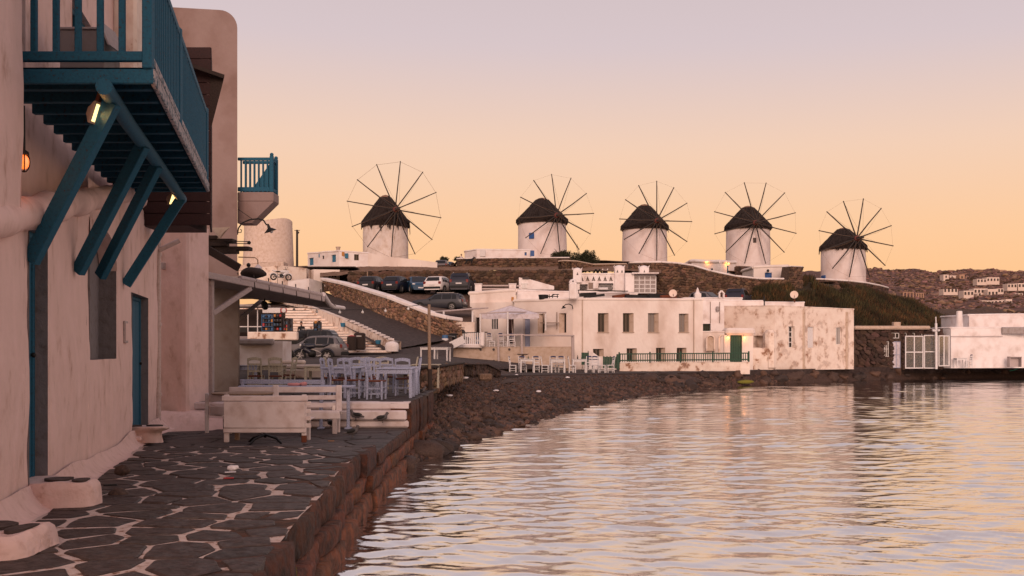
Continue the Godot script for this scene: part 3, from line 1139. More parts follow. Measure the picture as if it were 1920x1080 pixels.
func quay() -> void:
	# paved floor in three levels, each a sheet of mortar with its flagstones on it
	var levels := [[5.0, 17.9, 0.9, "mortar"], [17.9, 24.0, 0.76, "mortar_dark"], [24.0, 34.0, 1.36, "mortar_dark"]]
	for l in levels:
		var rows := []
		for d in frange(l[0], l[1], 0.25):
			var line := PackedVector3Array()
			for i in 41:
				var x := lerpf(wall_x(d) - 4.0, edge_x(d) - 0.03, i / 40.0)
				line.append(V(x, l[2] - 0.014 + 0.012 * nz.get_noise_2d(x * 60.0, d * 60.0), -d))
			rows.append(line)
		var mb := MB.new()
		mb.sheet(rows)
		var q := struct("quay_floor", mb, M[l[3]])
		var poly := []
		for d in frange(l[0], l[1], 1.5):
			poly.append(Vector2(edge_x(d) - 0.03, d))
		var back := frange(l[1], l[0], -1.5) if false else [l[1], l[0]]
		for d in back:
			poly.append(Vector2(wall_x(d) + 0.28 if l[0] < 10.0 else maxf(wall_x(d) - 1.0, -9.6), d))
		if l[0] < 10.0:
			flagstones(q, poly, Vector2(0.66, 0.50), 0.042, l[2], 5, 0.06)
		else:
			flagstones(q, poly, Vector2(0.95, 0.8), 0.02, l[2], int(l[0]), 0.02)
	# a row of thin rim stones along the brink, white wash between them
	# retaining face: courses of big worn blocks before a core
	var core := MB.new()
	for seg in [[5.0, 17.9, 0.84], [17.9, 24.0, 0.70], [24.0, 34.0, 1.3]]:
		for d in frange(seg[0], seg[1], 0.9).slice(1):
			pass
		var ds := frange(seg[0], seg[1], 0.6)
		for i in ds.size() - 1:
			var a := V(edge_x(ds[i]) - 0.16, -0.8, -ds[i])
			var b := V(edge_x(ds[i + 1]) - 0.16, -0.8, -ds[i + 1])
			core.face([a, b, V(b.x, seg[2], b.z), V(a.x, seg[2], a.z)], Vector3.RIGHT)
		for e in [seg[0], seg[1]]:
			core.face([V(edge_x(e) - 0.16, -0.8, -e), V(edge_x(e) - 0.16, seg[2], -e), V(-12, seg[2], -e), V(-12, -0.8, -e)], V(0, 0, 1 if e == seg[0] else -1))
	var w := struct("quay_wall", core, M.stone_back)
	var r := RandomNumberGenerator.new()
	r.seed = 12
	for c in [[0.50, 0.40, 0.0, 0.42], [0.22, 0.29, 0.04, 0.8], [-0.30, 0.53, 0.12, 1.1]]:
		var d := 5.0 + r.randf()
		while d < 30.0:
			var len := r.randf_range(0.8, 1.7)
			var lift := 0.0 if d < 17.9 - len / 2 else (-0.14 if d < 24.0 - len / 2 else 0.46)
			if c[0] > 0.5:
				lift = lift
			var hgt: float = c[1]
			var y: float = c[0] + lift + hgt / 2
			if c[0] < 0.5:
				y = c[0] + hgt / 2
			elif lift > 0.2:
				hgt = 0.84
				y = 0.51 + hgt / 2
			elif lift < 0.0:
				hgt = 0.25
				y = 0.635
			quay_block(w, V(edge_x(d + len / 2) - 0.24 + c[2] + r.randf_range(-0.03, 0.04), y, -(d + len / 2)), V(0.5, hgt - 0.02, len - 0.03), atan2(edge_x(d) - edge_x(d + len), len), r, c[3])
			d += len
	# whitewashed steps up to the upper terrace
	for s in [[1.18, 1.36, 0.0], [0.94, 1.17, 0.14], [0.76, 0.93, 0.05]]:
		var mb := MB.new()
		var x0 := -8.6
		var x1: float = edge_x(24.0) + 0.02 - s[2] * 0.5
		mb.cube(V((x0 + x1) / 2, (s[0] + s[1]) / 2, -24.05 + s[2]), V(x1 - x0, s[1] - s[0], 0.5), 0.035)
		part(w, "step", mb, M.bench)
	# yellow-green weed on the near blocks
	var al := []
	for i in 1300:
		var d := r.randf_range(7.0, 9.2) + r.randfn() * 0.25
		var y := clampf(0.55 - absf(r.randfn()) * 0.33, -0.05, 0.7)
		al.append(Transform3D(Basis.from_euler(V(r.randf(), r.randf() * TAU, r.randf())).scaled(V(0.05, 0.09, 0.04)), V(edge_x(d) + 0.015 + (0.60 - y) * 0.16, y, -d)))
	copies(w, "seaweed", rocks[2], M.algae, al)

func quay_block(parent: Node3D, at: Vector3, size: Vector3, yaw: float, r: RandomNumberGenerator, tone: float) -> void:
	var mb := MB.new()
	mb.tinted = true
	var k := tone * r.randf_range(0.7, 1.25)
	mb.col = Color(k, k * r.randf_range(0.9, 1.05), k * r.randf_range(0.85, 1.1))
	var bs := Basis(Vector3.UP, -yaw)
	var h := size / 2
	var rough := 0.035 if tone < 0.6 else 0.065
	# outer face and top as a rough shell
	var rows := []
	for j in 9:
		var line := PackedVector3Array()
		for i in 13:
			var z := lerpf(-h.z, h.z, i / 12.0)
			var t := j / 8.0
			var x := h.x
			var y := lerpf(-h.y, h.y, t / 0.75)
			if t > 0.75:
				x = lerpf(h.x, -h.x, (t - 0.75) / 0.25)
				y = h.y
			var e := minf(minf(i, 12 - i) / 1.5, 1.0)
			var q := at + bs * V(x - (1.0 - e) * 0.02 - (0.02 if j == 0 or j == 6 else 0.0), y - (1.0 - e) * 0.01, z)
			q.x += nz.get_noise_3dv(q * 70.0) * rough + nz.get_noise_3dv(q * 260.0) * rough * 0.5
			q.y += nz.get_noise_3dv(q * 90.0 + V(50, 0, 0)) * rough * 0.2
			line.append(q)
		rows.append(line)
	mb.sheet(rows, V(1, 0.4, 0))
	for s in [-1, 1]:
		var e: Array = []
		for j in 9:
			e.append(rows[j][0 if s < 0 else 12])
		e.append(at + bs * V(-h.x, -h.y, s * h.z))
		mb.face(e, bs * V(0, 0, s))
	part(parent, "block", mb, M.quay_stone)

func shore_d(px: float) -> float:
	var t := [[700.0, 21.0], [762.0, 22.8], [800.0, 25.0], [845.0, 27.4], [900.0, 30.9], [1000.0, 36.6], [1100.0, 47.0], [1200.0, 56.0], [1300.0, 66.0], [1400.0, 73.2], [1500.0, 79.0], [1600.0, 84.5], [1750.0, 91.0], [1920.0, 94.5], [2300.0, 100.0]]
	for i in t.size() - 1:
		if px <= t[i + 1][0]:
			return lerpf(t[i][1], t[i + 1][1], clampf((px - t[i][0]) / (t[i + 1][0] - t[i][0]), 0, 1))
	return 100.0

func beach_point(px: float, t: float) -> Vector3:
	# t 0 below the water line, 1 at the upper edge of the shingle
	var top := [[700.0, 33.0, 1.15], [785.0, 33.0, 1.15], [870.0, 43.0, 1.45], [955.0, 60.0, 1.05], [1160.0, 66.0, 1.0], [1300.0, 70.0, 1.0], [1400.0, 75.0, 1.0], [1600.0, 86.5, 1.0], [1770.0, 93.0, 1.0], [1920.0, 96.0, 1.0], [2300.0, 102.0, 1.0]]
	var d1 := 100.0
	var y1 := 1.0
	for i in top.size() - 1:
		if px <= top[i + 1][0]:
			var k := clampf((px - top[i][0]) / (top[i + 1][0] - top[i][0]), 0, 1)
			d1 = lerpf(top[i][1], top[i + 1][1], k)
			y1 = lerpf(top[i][2], top[i + 1][2], k)
			break
	var d0 := shore_d(px)
	var d := lerpf(d0 - 1.5, d1, t)
	var s := clampf((d - d0) / maxf(0.5, d1 - d0), -1, 1)
	var y := s * y1 if s > 0 else s * 2.0
	return G(px, y, d)

func shore() -> void:
	var grid := []
	for j in 46:
		var line := PackedVector3Array()
		for i in 261:
			var q := beach_point(700.0 + i * 6.0, j / 45.0)
			q.y += (nz.get_noise_2d(q.x * 50.0, q.z * 50.0) * 0.07 + nz.get_noise_2d(q.x * 200.0, q.z * 200.0) * 0.04) * minf(1.0, (45 - j) / 6.0)
			line.append(q)
		grid.append(line)
	var mb := MB.new()
	mb.sheet(grid)
	var b := struct("beach", mb, M.soil)
	var r := RandomNumberGenerator.new()
	r.seed = 77
	# the stones that can be told apart, one by one: large by the water, smaller up the slope
	var n := 0
	while n < 250:
		var px := 770.0 + 420.0 * pow(r.randf(), 1.5)
		var t := 0.02 + 0.5 * pow(r.randf(), 1.7)
		var q := beach_point(px, t)
		if q.x < edge_x(-q.z) + 0.35:
			continue
		var s := r.randf_range(0.25, 0.6) * (1.0 - 0.7 * t)
		q.y += s * 0.12
		if n < 4:
			s = [0.95, 0.7, 0.6, 0.55][n]
			q = [P(792, 838, 24.6), P(828, 846, 25.6), P(716, 688, 40), P(752, 880, 22.2)][n]
			q.y = 0.12
		put_rock(b, "rock", q, s, r)
		n += 1
	for i in 78:
		var px := 1215.0 + i * 9.4 + r.randf_range(-6, 6)
		var s := r.randf_range(0.7, 1.7) * (1.25 if px < 1700 else 0.9)
		var q := beach_point(px, r.randf_range(0.2, 0.9))
		put_rock(b, "boulder", q, s * 0.62, r)
	# shingle between
	var ts := []
	var cs := []
	for i in 9000:
		var px := 765.0 + 720.0 * pow(r.randf(), 1.35)
		var t := r.randf_range(0.02, 0.97)
		var q := beach_point(px, t)
		if q.x < edge_x(-q.z) + 0.1 and -q.z < 30.0:
			continue
		var s := r.randf_range(0.07, 0.26) * (1.15 - 0.8 * t) * (1.0 if px < 1150 else 1.2)
		q.y += nz.get_noise_2d(q.x * 50.0, q.z * 50.0) * 0.07 + s * 0.1
		ts.append(Transform3D(Basis.from_euler(V(r.randf() * TAU, r.randf() * TAU, r.randf() * TAU)).scaled(Vector3.ONE * s), q))
		var k := r.randf_range(0.4, 1.7)
		cs.append(Color(k * r.randf_range(0.95, 1.2), k, k * r.randf_range(0.85, 1.05)))
	copies(b, "shingle", rocks[0], M.rock, ts, cs)

func put_rock(parent: Node3D, called: String, q: Vector3, s: float, r: RandomNumberGenerator) -> void:
	var k := r.randi() % 3
	var key := "rock_%d" % k
	if not M.has(key):
		var c: Color = [Color(0.12, 0.072, 0.055), Color(0.21, 0.12, 0.082), Color(0.075, 0.05, 0.042)][k]
		mat(key, c, 0.75, "rocky", Vector3.ONE * 0.9, "n_soft", 1.0)
	put(parent, called, rocks[r.randi() % 8], M[key], Transform3D(Basis.from_euler(V(r.randf_range(-0.5, 0.5), r.randf() * TAU, r.randf_range(-0.5, 0.5))).scaled(V(s * r.randf_range(0.8, 1.3), s * r.randf_range(0.6, 1.0), s)), q))

func roads() -> void:
	# promenade along the bay, the square by the terrace, the ramp up the hill, the car park
	var rows := [[], [], []]
	for i in 27:
		var px := 930.0 + i * 52.0
		var q := beach_point(px, 1.0)
		var e := q * V(0.992, 1, 0.992) + V(0, 0.03, 0)
		rows[0].append(e - V(0, 0.7, 0))
		rows[1].append(e)
		rows[2].append(V(q.x * 1.3, 1.05, q.z * 1.3))
	land("promenade", rows, 160, 30, 0.02, 60.0, M.asphalt)
	land("earth", [[G(300, 0.9, 34), G(780, 0.9, 34), G(900, 0.9, 46), G(1010, 0.8, 62)], [G(300, 1.8, 60), [640, 668, 60], [740, 668, 61], [848, 672, 66]], [G(300, 3.8, 80), [640, 596, 82], [680, 596, 81], [848, 622, 72]], [G(300, 6.4, 95), [620, 562, 93], [700, 562, 92], [880, 562, 88]]], 30, 30, 0.02, 30.0, M.soil)
	land("forecourt", [[[840, 684, 52], [925, 699, 58]], [[845, 672, 62], [935, 692, 66]], [[845, 668, 70.5], [1085, 691, 75.5]]], 30, 20, 0.02, 30.0, M.asphalt)
	land("road", [[G(300, 1.3, 33.6), G(560, 1.3, 33.6), G(700, 1.3, 33.6), G(790, 1.3, 34)], [G(300, 1.55, 37), [600, 693, 37], [760, 690, 37], [872, 684, 41]], [G(400, 1.9, 46), [640, 676, 46], [800, 672, 48], [925, 694, 58]], [G(420, 2.1, 58), [560, 669, 59], [760, 664, 60], [850, 670, 66]], [G(420, 2.5, 72), [560, 656, 72], [740, 655, 62.5], [850, 642, 70]]], 60, 50, 0.03, 40.0, M.asphalt)
	land("ramp_road", [[[722, 657, 60.5], [845, 636, 71]], [[648, 612, 70], [738, 598, 74.5]], [[602, 592, 79], [686, 577, 81.5]], [[552, 576, 87], [632, 556, 89.5]], [[500, 566, 98], [602, 545, 100]]], 20, 50, 0.03, 30.0, M.asphalt)
	land("parking_ground", [[[808, 598, 72.3], [886, 606, 73.5]], [[757, 575, 76.3], [886, 590, 77]], [[690, 556, 83], [884, 584, 83]], [[672, 552, 86.5], [886, 554, 86.5]], [[640, 541, 92.5], [1260, 549, 92.5]]], 60, 30, 0.05, 30.0, M.lot)
	land("upper_road", [[[1190, 584, 88], [1460, 584, 88]], [[1190, 574, 97.5], [1460, 572, 97.5]]], 30, 8, 0.04, 30.0, M.lot)

func hill() -> void:
	# dirt bank over the car park wall, level ground of the mills behind it
	land("dirt_bank", [[[600, 520, 92.2], [690, 509, 92.4], [860, 508, 92.4], [1075, 507, 92.4], [1240, 512, 92.4]], [[600, 510, 103], [690, 503, 103], [860, 504, 103], [1075, 503, 103], [1240, 500, 103]], [[560, 503, 113.4], [690, 498, 113.4], [860, 501, 113.4], [1075, 500, 113.4], [1240, 494, 113]]], 90, 24, 0.18, 18.0, M.dirt)
	land("hilltop", [[[300, 520, 100], [560, 504, 111], [700, 498, 113.2], [850, 498, 113.2], [858, 487, 114.4], [1080, 487, 114.4], [1260, 495, 112], [1420, 515, 108], [1500, 527, 106], [1560, 529, 106]], [[300, 500, 118], [560, 499, 120], [700, 497, 121], [850, 497, 121], [858, 486.5, 122], [1080, 486, 122], [1260, 493, 124], [1420, 500, 122], [1540, 528, 118], [1640, 531, 118]], [[300, 502, 190], [560, 502, 190], [700, 500, 190], [850, 500, 190], [858, 495, 190], [1080, 495, 190], [1260, 499, 190], [1420, 510, 190], [1500, 535, 190], [1640, 545, 190]]], 90, 20, 0.08, 18.0, M.dirt)
	land("hillside_slope", [[G(-300, 6.0, 70), [300, 560, 88], [560, 560, 92], [620, 546, 98]], [G(-300, 11, 100), [300, 520, 104], [540, 512, 106], [620, 508, 105]], [G(-300, 14, 120), [300, 500, 119], [560, 500, 118], [640, 498, 112]]], 50, 20, 0.25, 14.0, M.dirt)
	# scrub slope under the last mill
	var rows := [
		[[1418, 546, 97.3], [1475, 538, 98.5], [1505, 525, 102], [1560, 533, 103.5], [1605, 538, 104.5], [1640, 556, 106], [1668, 562, 109], [1715, 572, 112], [1775, 604, 116], [1860, 616, 120]],
		[[1410, 560, 95], [1470, 552, 96], [1510, 545, 99], [1560, 549, 100], [1605, 553, 101], [1640, 566, 102], [1668, 571, 104], [1715, 583, 107], [1775, 608, 110], [1860, 620, 112]],
		[[1400, 610, 92], [1470, 610, 92.2], [1510, 610, 92.5], [1560, 610, 93], [1605, 612, 93.5], [1640, 614, 94], [1668, 616, 95], [1715, 620, 97], [1775, 628, 100], [1860, 634, 102]]]
	var s := land("scrub_slope", rows, 90, 40, 0.22, 22.0, M.green_slope)
	var r := RandomNumberGenerator.new()
	r.seed = 5
	var tuft := MB.new()
	for i in 9:
		var a := TAU * i / 9.0
		var o := V(cos(a), 0, sin(a))
		var q := V(-o.z, 0, o.x) * 0.07
		tuft.tri(o * 0.05 - q, o * 0.05 + q, o * (0.25 + 0.05 * (i % 3)) + V(0, 0.42 + 0.16 * (i % 2), 0))
	var ts := []
	var cs := []
	for i in 9000:
		var a := r.randf()
		var b := r.randf()
		var f := b * 2.0
		var k := mini(int(f), 1)
		var pa := []
		for row in [rows[k], rows[k + 1]]:
			var line := []
			for p in row:
				line.append(P(p[0], p[1], p[2]))
			pa.append(pick(line, a))
		var q: Vector3 = pa[0].lerp(pa[1], f - k)
		if nz.get_noise_2d(q.x * 12.0, q.z * 12.0) > 0.16 and b < 0.55 and a < 0.62:
			continue
		q.y += nz.get_noise_3dv(Vector3(q.x, 0, q.z) * 22.0) * 0.22 - 0.04
		var g := r.randf_range(0.4, 1.15) * (1.0 + 0.9 * nz.get_noise_2d(q.x * 25.0, q.z * 25.0))
		var c := Color(g * 1.0, g, g * 0.9) if r.randf() < 0.62 + 0.9 * nz.get_noise_2d(q.x * 18.0 + 90.0, q.z * 18.0) else Color(g * 1.9, g * 1.15, g)
		ts.append(Transform3D(Basis(Vector3.UP, r.randf() * TAU).scaled(Vector3.ONE * r.randf_range(0.7, 1.5)), q))
		cs.append(c)
	copies(s, "scrub", tuft.mesh(), M.scrub, ts, cs)
	# bare earth patch below the last mill
	stones_on(s, P(1500, 545, 100), P(1600, 556, 100), P(1510, 535, 102.5), P(1600, 541, 103.5), 0.7, M.stone, "rubble", 9, 0.8, 0.5)

func far_hill() -> void:
	var ridge := [[1500, 512, 800], [1575, 511, 800], [1622, 512, 800], [1680, 513, 790], [1722, 512, 780], [1764, 514, 770], [1791, 514, 760], [1840, 510, 750], [1884, 508, 750], [1920, 508, 750], [2050, 512, 740], [2300, 530, 740]]
	var foot := [[1500, 600, 330], [1575, 604, 330], [1622, 606, 330], [1680, 606, 330], [1722, 606, 330], [1764, 606, 330], [1791, 606, 330], [1840, 606, 330], [1884, 606, 330], [1920, 606, 330], [2050, 606, 330], [2300, 606, 330]]
	var midr := []
	for i in ridge.size():
		midr.append([ridge[i][0], lerpf(ridge[i][1], foot[i][1], 0.36), 620])
	var behind := []
	for p in ridge:
		behind.append([p[0], p[1] + 12, 1100])
	var fh := land("far_hill", [foot, midr, ridge, behind], 150, 90, 6.0, 1.1, M.far_rock)
	var r := RandomNumberGenerator.new()
	r.seed = 15
	var ts := []
	var cs := []
	for i in 9000:
		var q := on_land("far_hill", r.randf_range(0.05, 0.95), r.randf_range(0.02, 0.67))
		var s := r.randf_range(0.6, 2.2) * (1.8 if r.randf() < 0.1 else 0.9)
		ts.append(Transform3D(Basis.from_euler(V(r.randf(), r.randf() * TAU, r.randf())).scaled(V(s * 1.3, s * 0.8, s)), q))
		var k := r.randf_range(0.5, 1.15)
		cs.append(Color(k, k * r.randf_range(0.85, 1.1), k * r.randf_range(0.7, 1.1)) if r.randf() < 0.7 else Color(0.22, 0.2, 0.1))
	copies(fh, "hill_rocks", rocks[5], M.far_stone, ts, cs)
	land("near_hillock", [[[1600, 640, 135], [1700, 640, 135], [1800, 640, 140], [1900, 640, 150], [2100, 640, 170]], [[1600, 590, 185], [1700, 590, 185], [1760, 574, 200], [1820, 586, 205], [1900, 600, 215]], [[1600, 600, 230], [1700, 588, 240], [1790, 584, 250], [1850, 578, 260], [1920, 600, 280]], [[1600, 620, 330], [1700, 612, 330], [1790, 606, 330], [1850, 606, 330], [2100, 606, 330]]], 70, 50, 1.6, 3.0, M.far_scrub)
	land("coast_ground", [[[1590, 660, 96], [2400, 668, 100]], [[1590, 640, 136], [2400, 646, 150]]], 40, 10, 0.3, 8.0, M.dirt)

# ---------------------------------------------------------------- the houses on the quay

func W(d: float, y: float, off := 0.0) -> Vector3:
	# a point on the street wall at distance d, off metres out from it
	return V(wall_x(d) + off, y, -d)

func wu(d: float) -> float:
	return d * 1.02413

func near_house() -> void:
	var o := thing("balcony_house", "pink plastered old house with a teal timber balcony over the paved quay", "house", W(12.0, 0.9))
	var mb := MB.new()
	# lower wall: thick, its top rising to the far end; door, blind window and second door
	var a := W(5.5, 0)
	var b := W(17.9, 0)
	var c := W(21.9, 0)
	var hole := func(p0: float, p1: float, y0: float, y1: float, from: Vector3, to: Vector3, dep: float) -> Array:
		var r := rect_on(from, to, [p0, p1, 600, 700])
		return [r[0], r[1], y0, y1, dep]
	var d1 = hole.call(53, 88, 1.12, 3.95, a, b, 0.24)
	var bl = hole.call(167, 217, 2.45, 4.42, a, b, 0.26)
	var d2 = hole.call(247, 277, 1.02, 3.62, b, c, 0.24)
	var cuts := [5.5, 10.75, 12.0, 14.1, 16.7, 17.9]
	for i in 5:
		var p := W(cuts[i], 0)
		var q := W(cuts[i + 1], 0)
		var ta: float = 3.72 + 0.188 * (cuts[i] - 9.85)
		var tb: float = 3.72 + 0.188 * (cuts[i + 1] - 9.85)
		var hs := []
		if i == 1 or i == 3:
			var h: Array = (d1 if i == 1 else bl).duplicate()
			h[0] -= wu(cuts[i]) - wu(5.5)
			h[1] -= wu(cuts[i]) - wu(5.5)
			hs = [h]
			ta = tb
		facade(mb, p, q, 0.7, ta, tb, hs, 0.16, 0.045)
	facade(mb, b, c, 0.7, 5.45, 5.02, [d2], 0.16, 0.045)
	part(o, "lower_wall", mb, M.wall_near)
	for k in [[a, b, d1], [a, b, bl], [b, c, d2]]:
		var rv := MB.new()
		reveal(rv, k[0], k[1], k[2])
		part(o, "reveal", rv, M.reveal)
	# end wall to the neighbour and thickness at the top
	var ret := MB.new()
	facade(ret, c, c + V(-3, 0, -0.2), 0.7, 5.02, 5.0, [], 0.4, 0.04)
	ret.face([a + V(0, 3.1, 0), b + V(0, 5.45, 0), b + V(-1.2, 5.5, 0), a + V(-1.2, 3.1, 0)], Vector3.UP)
	ret.face([b + V(0, 5.45, 0), c + V(0, 5.02, 0), c + V(-3.0, 5.0, 0), b + V(-3.0, 5.5, 0)], Vector3.UP)
	part(o, "wall_end", ret, M.wall_near)
	# the blind window is arched: spandrels fill its two upper corners
	var sp := MB.new()
	var uw := (b - a).normalized()
	var ow := uw.cross(Vector3.UP)
	for s in [0, 1]:
		var cu: float = bl[s]
		var dirs := 1.0 if s == 0 else -1.0
		var half: float = (bl[1] - bl[0]) / 2.0
		var arc := []
		for i in 9:
			var an := PI / 2 * i / 8.0
			arc.append(a + uw * (cu + dirs * half * (1.0 - cos(an))) + Vector3.UP * (bl[3] - 0.55 + 0.55 * sin(an)) + ow * 0.02)
		var cn: Vector3 = a + uw * (cu - dirs * 0.04) + Vector3.UP * (bl[3] + 0.04) + ow * 0.02
		for i in 8:
			sp.face([cn, arc[i], arc[i + 1]], ow)
			sp.face([arc[i], arc[i + 1], arc[i + 1] - ow * 0.27, arc[i] - ow * 0.27], uw * dirs - Vector3.UP)
	part(o, "arch", sp, M.wall_near)
	# doors in their recesses: teal frame and boards
	for k in [[a, b, d1], [b, c, d2]]:
		var h: Array = k[2].duplicate()
		var dr := door_on(o, k[0], k[1], [h[0] + 0.005, h[1] - 0.005, h[2] + 0.005, h[3] - 0.005], 0.17, M.teal, 4)
		var sl := MB.new()
		var u: Vector3 = (k[1] - k[0]).normalized()
		var mid: Vector3 = k[0] + u * (h[0] + h[1]) / 2.0
		sl.cube(V(mid.x - 0.05, h[2] - 0.03, mid.z), V(0.42, 0.09, (h[1] - h[0]) * 1.02), 0.03, 0.22)
		part(dr, "sill", sl, M.wall_foot)
	# the rounded ledge that runs up along the wall
	var lg := MB.new()
	var pts := []
	for i in 50:
		var d := lerpf(5.6, 19.2, i / 49.0)
		var y := 3.87 + 0.188 * (minf(d, 17.9) - 9.85)
		pts.append(W(d, y + 0.05 * nz.get_noise_1d(d * 90.0), -0.02 + 0.05 * nz.get_noise_1d(d * 60.0 + 500)))
	lg.tube(pts, 0.2, 12, 0.16)
	part(o, "ledge", lg, M.wall_near)
	# upper wall set back, with the pier that carries the near end of the balcony
	var up := MB.new()
	var ua := W(5.5, 0, -0.32)
	var ub := W(18.4, 0, -0.32)
	var dd := [wu(10.75) - wu(5.5), wu(12.0) - wu(5.5), 5.52, 7.9, 0.2]
	var dw := [wu(14.6) - wu(5.5), wu(16.0) - wu(5.5), 5.9, 7.7, 0.2]
	facade(up, ua, ub, 3.0, 9.6, 9.6, [dd, dw], 0.3, 0.03)
	reveal(up, ua, ub, dd)
	reveal(up, ua, ub, dw)
	up.face([ub + V(0, 5.0, 0), ub + V(0, 9.6, 0), ub + V(-3, 9.6, 0), ub + V(-3, 5.0, 0)], Vector3.FORWARD)
	up.face([ua + V(0, 9.6, 0), ub + V(0, 9.6, 0), ub + V(-4, 9.6, 0), ua + V(-4, 9.6, 0)], Vector3.UP)
	part(o, "upper_wall", up, M.wall_near)
	door_on(o, ua, ub, [dd[0] + 0.01, dd[1] - 0.01, dd[2] + 0.01, dd[3] - 0.01], 0.12, M.teal, 4)
	window_on(o, ua, ub, [dw[0] + 0.01, dw[1] - 0.01, dw[2] + 0.01, dw[3] - 0.01], 0.1, M.teal, M.glass_dark, 2, 2)
	var pr := MB.new()
	var pa := W(5.5, 0, 0.12)
	var pb := W(10.2, 0, 0.12)
	facade(pr, pa, pb, 3.8, 9.6, 9.6, [], 0.25, 0.03)
	facade(pr, pb, pb + V(-0.6, 0, 0), 3.8, 9.6, 9.6, [], 0.3, 0.03)
	part(o, "pier", pr, M.wall_near)
	# plaster foot spreading on to the paving
	var ft := []
	for i in 90:
		var d := lerpf(5.5, 22.0, i / 89.0)
		var line := PackedVector3Array()
		for j in 9:
			var t := j / 8.0
			var wdt := 0.20 + 0.16 * (nz.get_noise_1d(d * 30.0) + 0.4)
			var hgt := 0.22 + 0.12 * nz.get_noise_1d(d * 18.0 + 90.0)
			var q := W(d, 0.885 + hgt * pow(1.0 - t, 2.6), 0.03 + wdt * t)
			q += V(nz.get_noise_3dv(q * 110.0), nz.get_noise_3dv(q * 60.0) * (1.0 - t), 0) * 0.014
			line.append(q)
		ft.append(line)
	var fm := MB.new()
	fm.sheet(ft, V(1, 1, 0))
	part(o, "plaster_foot", fm, M.wall_foot)
	var pil := MB.new()
	pil.cube(G(240, 7.55, 18.3), V(0.44, 4.1, 0.4), 0.05)
	part(o, "pilaster", pil, M.peeling)
	# hidden remainder of the house
	var bk := MB.new()
	bk.face([W(5.5, 0.5, -0.9), W(5.5, 9.6, -0.9), W(5.5, 9.6, -5), W(5.5, 0.5, -5)], Vector3.BACK)
	bk.face([W(5.5, 0.5, -0.05), W(5.5, 9.6, -0.05), W(5.5, 9.6, -5), W(5.5, 0.5, -5)], Vector3.BACK)
	part(o, "back_wall", bk, M.wall_near)
	balcony(o)
	pier_lamp()
	floodlight(V(-4.40, 5.10, -10.75), "nearer floodlight, lit, under the near corner of the teal balcony", 0.8)
	floodlight(V(-5.90, 5.20, -17.6), "farther small floodlight, lit, before the dark red boarded bay", 0.7)
	# drain pipe with elbow and side branch
	var pm := MB.new()
	var px := 296.0
	pm.tube([G(px, 0.9, 21.75), G(px, 4.95, 21.75), G(px - 2, 5.08, 21.75), G(px - 12, 5.2, 21.7), G(px - 26, 5.25, 21.6)], 0.065, 10)
	var po := solo("drain_pipe", "pale plaster-coloured drain pipe running down at the end of the pink house", "pipe", pm, M.pipe)
	var pj := MB.new()
	pj.tube([G(px + 1, 4.72, 21.72), G(px + 18, 4.82, 21.8), G(px + 40, 4.95, 21.9)], 0.055, 10)
	part(po, "branch", pj, M.pipe)
	for y in [1.6, 3.1, 4.6]:
		var k := MB.new()
		k.lathe(G(px, y, 21.75), [[0.085, 0], [0.085, 0.07]], 12)
		part(po, "collar", k, M.pipe)
	# small framed plaque between the blind window and the second door
	var pq := MB.new()
	var r := rect_on(b, c, [233.5, 245, 604, 643])
	var u := (b - a).normalized()
	pq.cube(W(17.35, (r[2] + r[3]) / 2, 0.02), V(0.035, r[3] - r[2], 0.34), 0.008, 0.218)
	var pl := solo("wall_plaque", "small blank framed plaque on the pink wall beside the second door", "plaque", pq, M.pale_wood)
	var pi := MB.new()
	pi.cube(W(17.35, (r[2] + r[3]) / 2, 0.042), V(0.006, r[3] - r[2] - 0.08, 0.25), 0.0, 0.218)
	part(pl, "panel", pi, M.wall_near)
	# door steps of stone and whitewash
	door_step("round topped whitewashed step below the second teal door", G(272, 0.9, 18.6), V(0.80, 0.30, 0.62), true)
	door_step("rough white block step with dark slab top below the first teal door", G(122, 0.9, 11.15), V(0.72, 0.27, 0.60), false)
	door_step("low whitewashed step with hollowed dark top at the corner of the quay nearest the viewer", G(-4, 0.9, 8.55), V(0.74, 0.20, 0.9), false)

func door_step(label: String, at: Vector3, s: Vector3, slab: bool) -> void:
	var rows := []
	for j in 7:
		var t := j / 6.0
		var line := PackedVector3Array()
		for i in 25:
			var an := TAU * (i % 24) / 24.0
			var sq := 1.0 / pow(pow(absf(cos(an)), 5.0) + pow(absf(sin(an)), 5.0), 0.2)
			var k := (1.02 - 0.08 * t) if not slab else (0.72 if t < 0.7 else 1.0)
			if t > 0.95:
				k *= 0.93
			var q := at + V(cos(an) * sq * s.x * 0.5 * k, s.y * t - 0.01, sin(an) * sq * s.z * 0.5 * k)
			q += V(nz.get_noise_3dv(q * 120.0), nz.get_noise_3dv(q * 140.0) * 0.5, nz.get_noise_3dv(q * 110.0 + V(9, 9, 9))) * 0.075
			line.append(q)
		rows.append(line)
	var mb := MB.new()
	mb.solid(rows)
	var o := solo("door_step", label, "step", mb, M.wall_foot)
	var tp := MB.new()
	for k in ([[-0.06, 0.0, 0.22, 0.26], [0.24, 0.05, 0.12, 0.2]] if not slab else [[-0.16, 0.02, 0.14, 0.2], [0.14, -0.03, 0.18, 0.2]]):
		var ring := PackedVector3Array()
		var low := PackedVector3Array()
		for i in 21:
			var an := TAU * (i % 20) / 20.0
			var q := at + V(k[0] + cos(an) * k[2] * s.x, s.y + 0.012, k[1] + sin(an) * k[3] * s.z)
			q += V(nz.get_noise_3dv(q * 150.0), 0, nz.get_noise_3dv(q * 170.0)) * 0.09
			ring.append(q)
			low.append(q - V(0, 0.05, 0))
		tp.solid([low, ring])
	part(o, "slab", tp, M.flag)

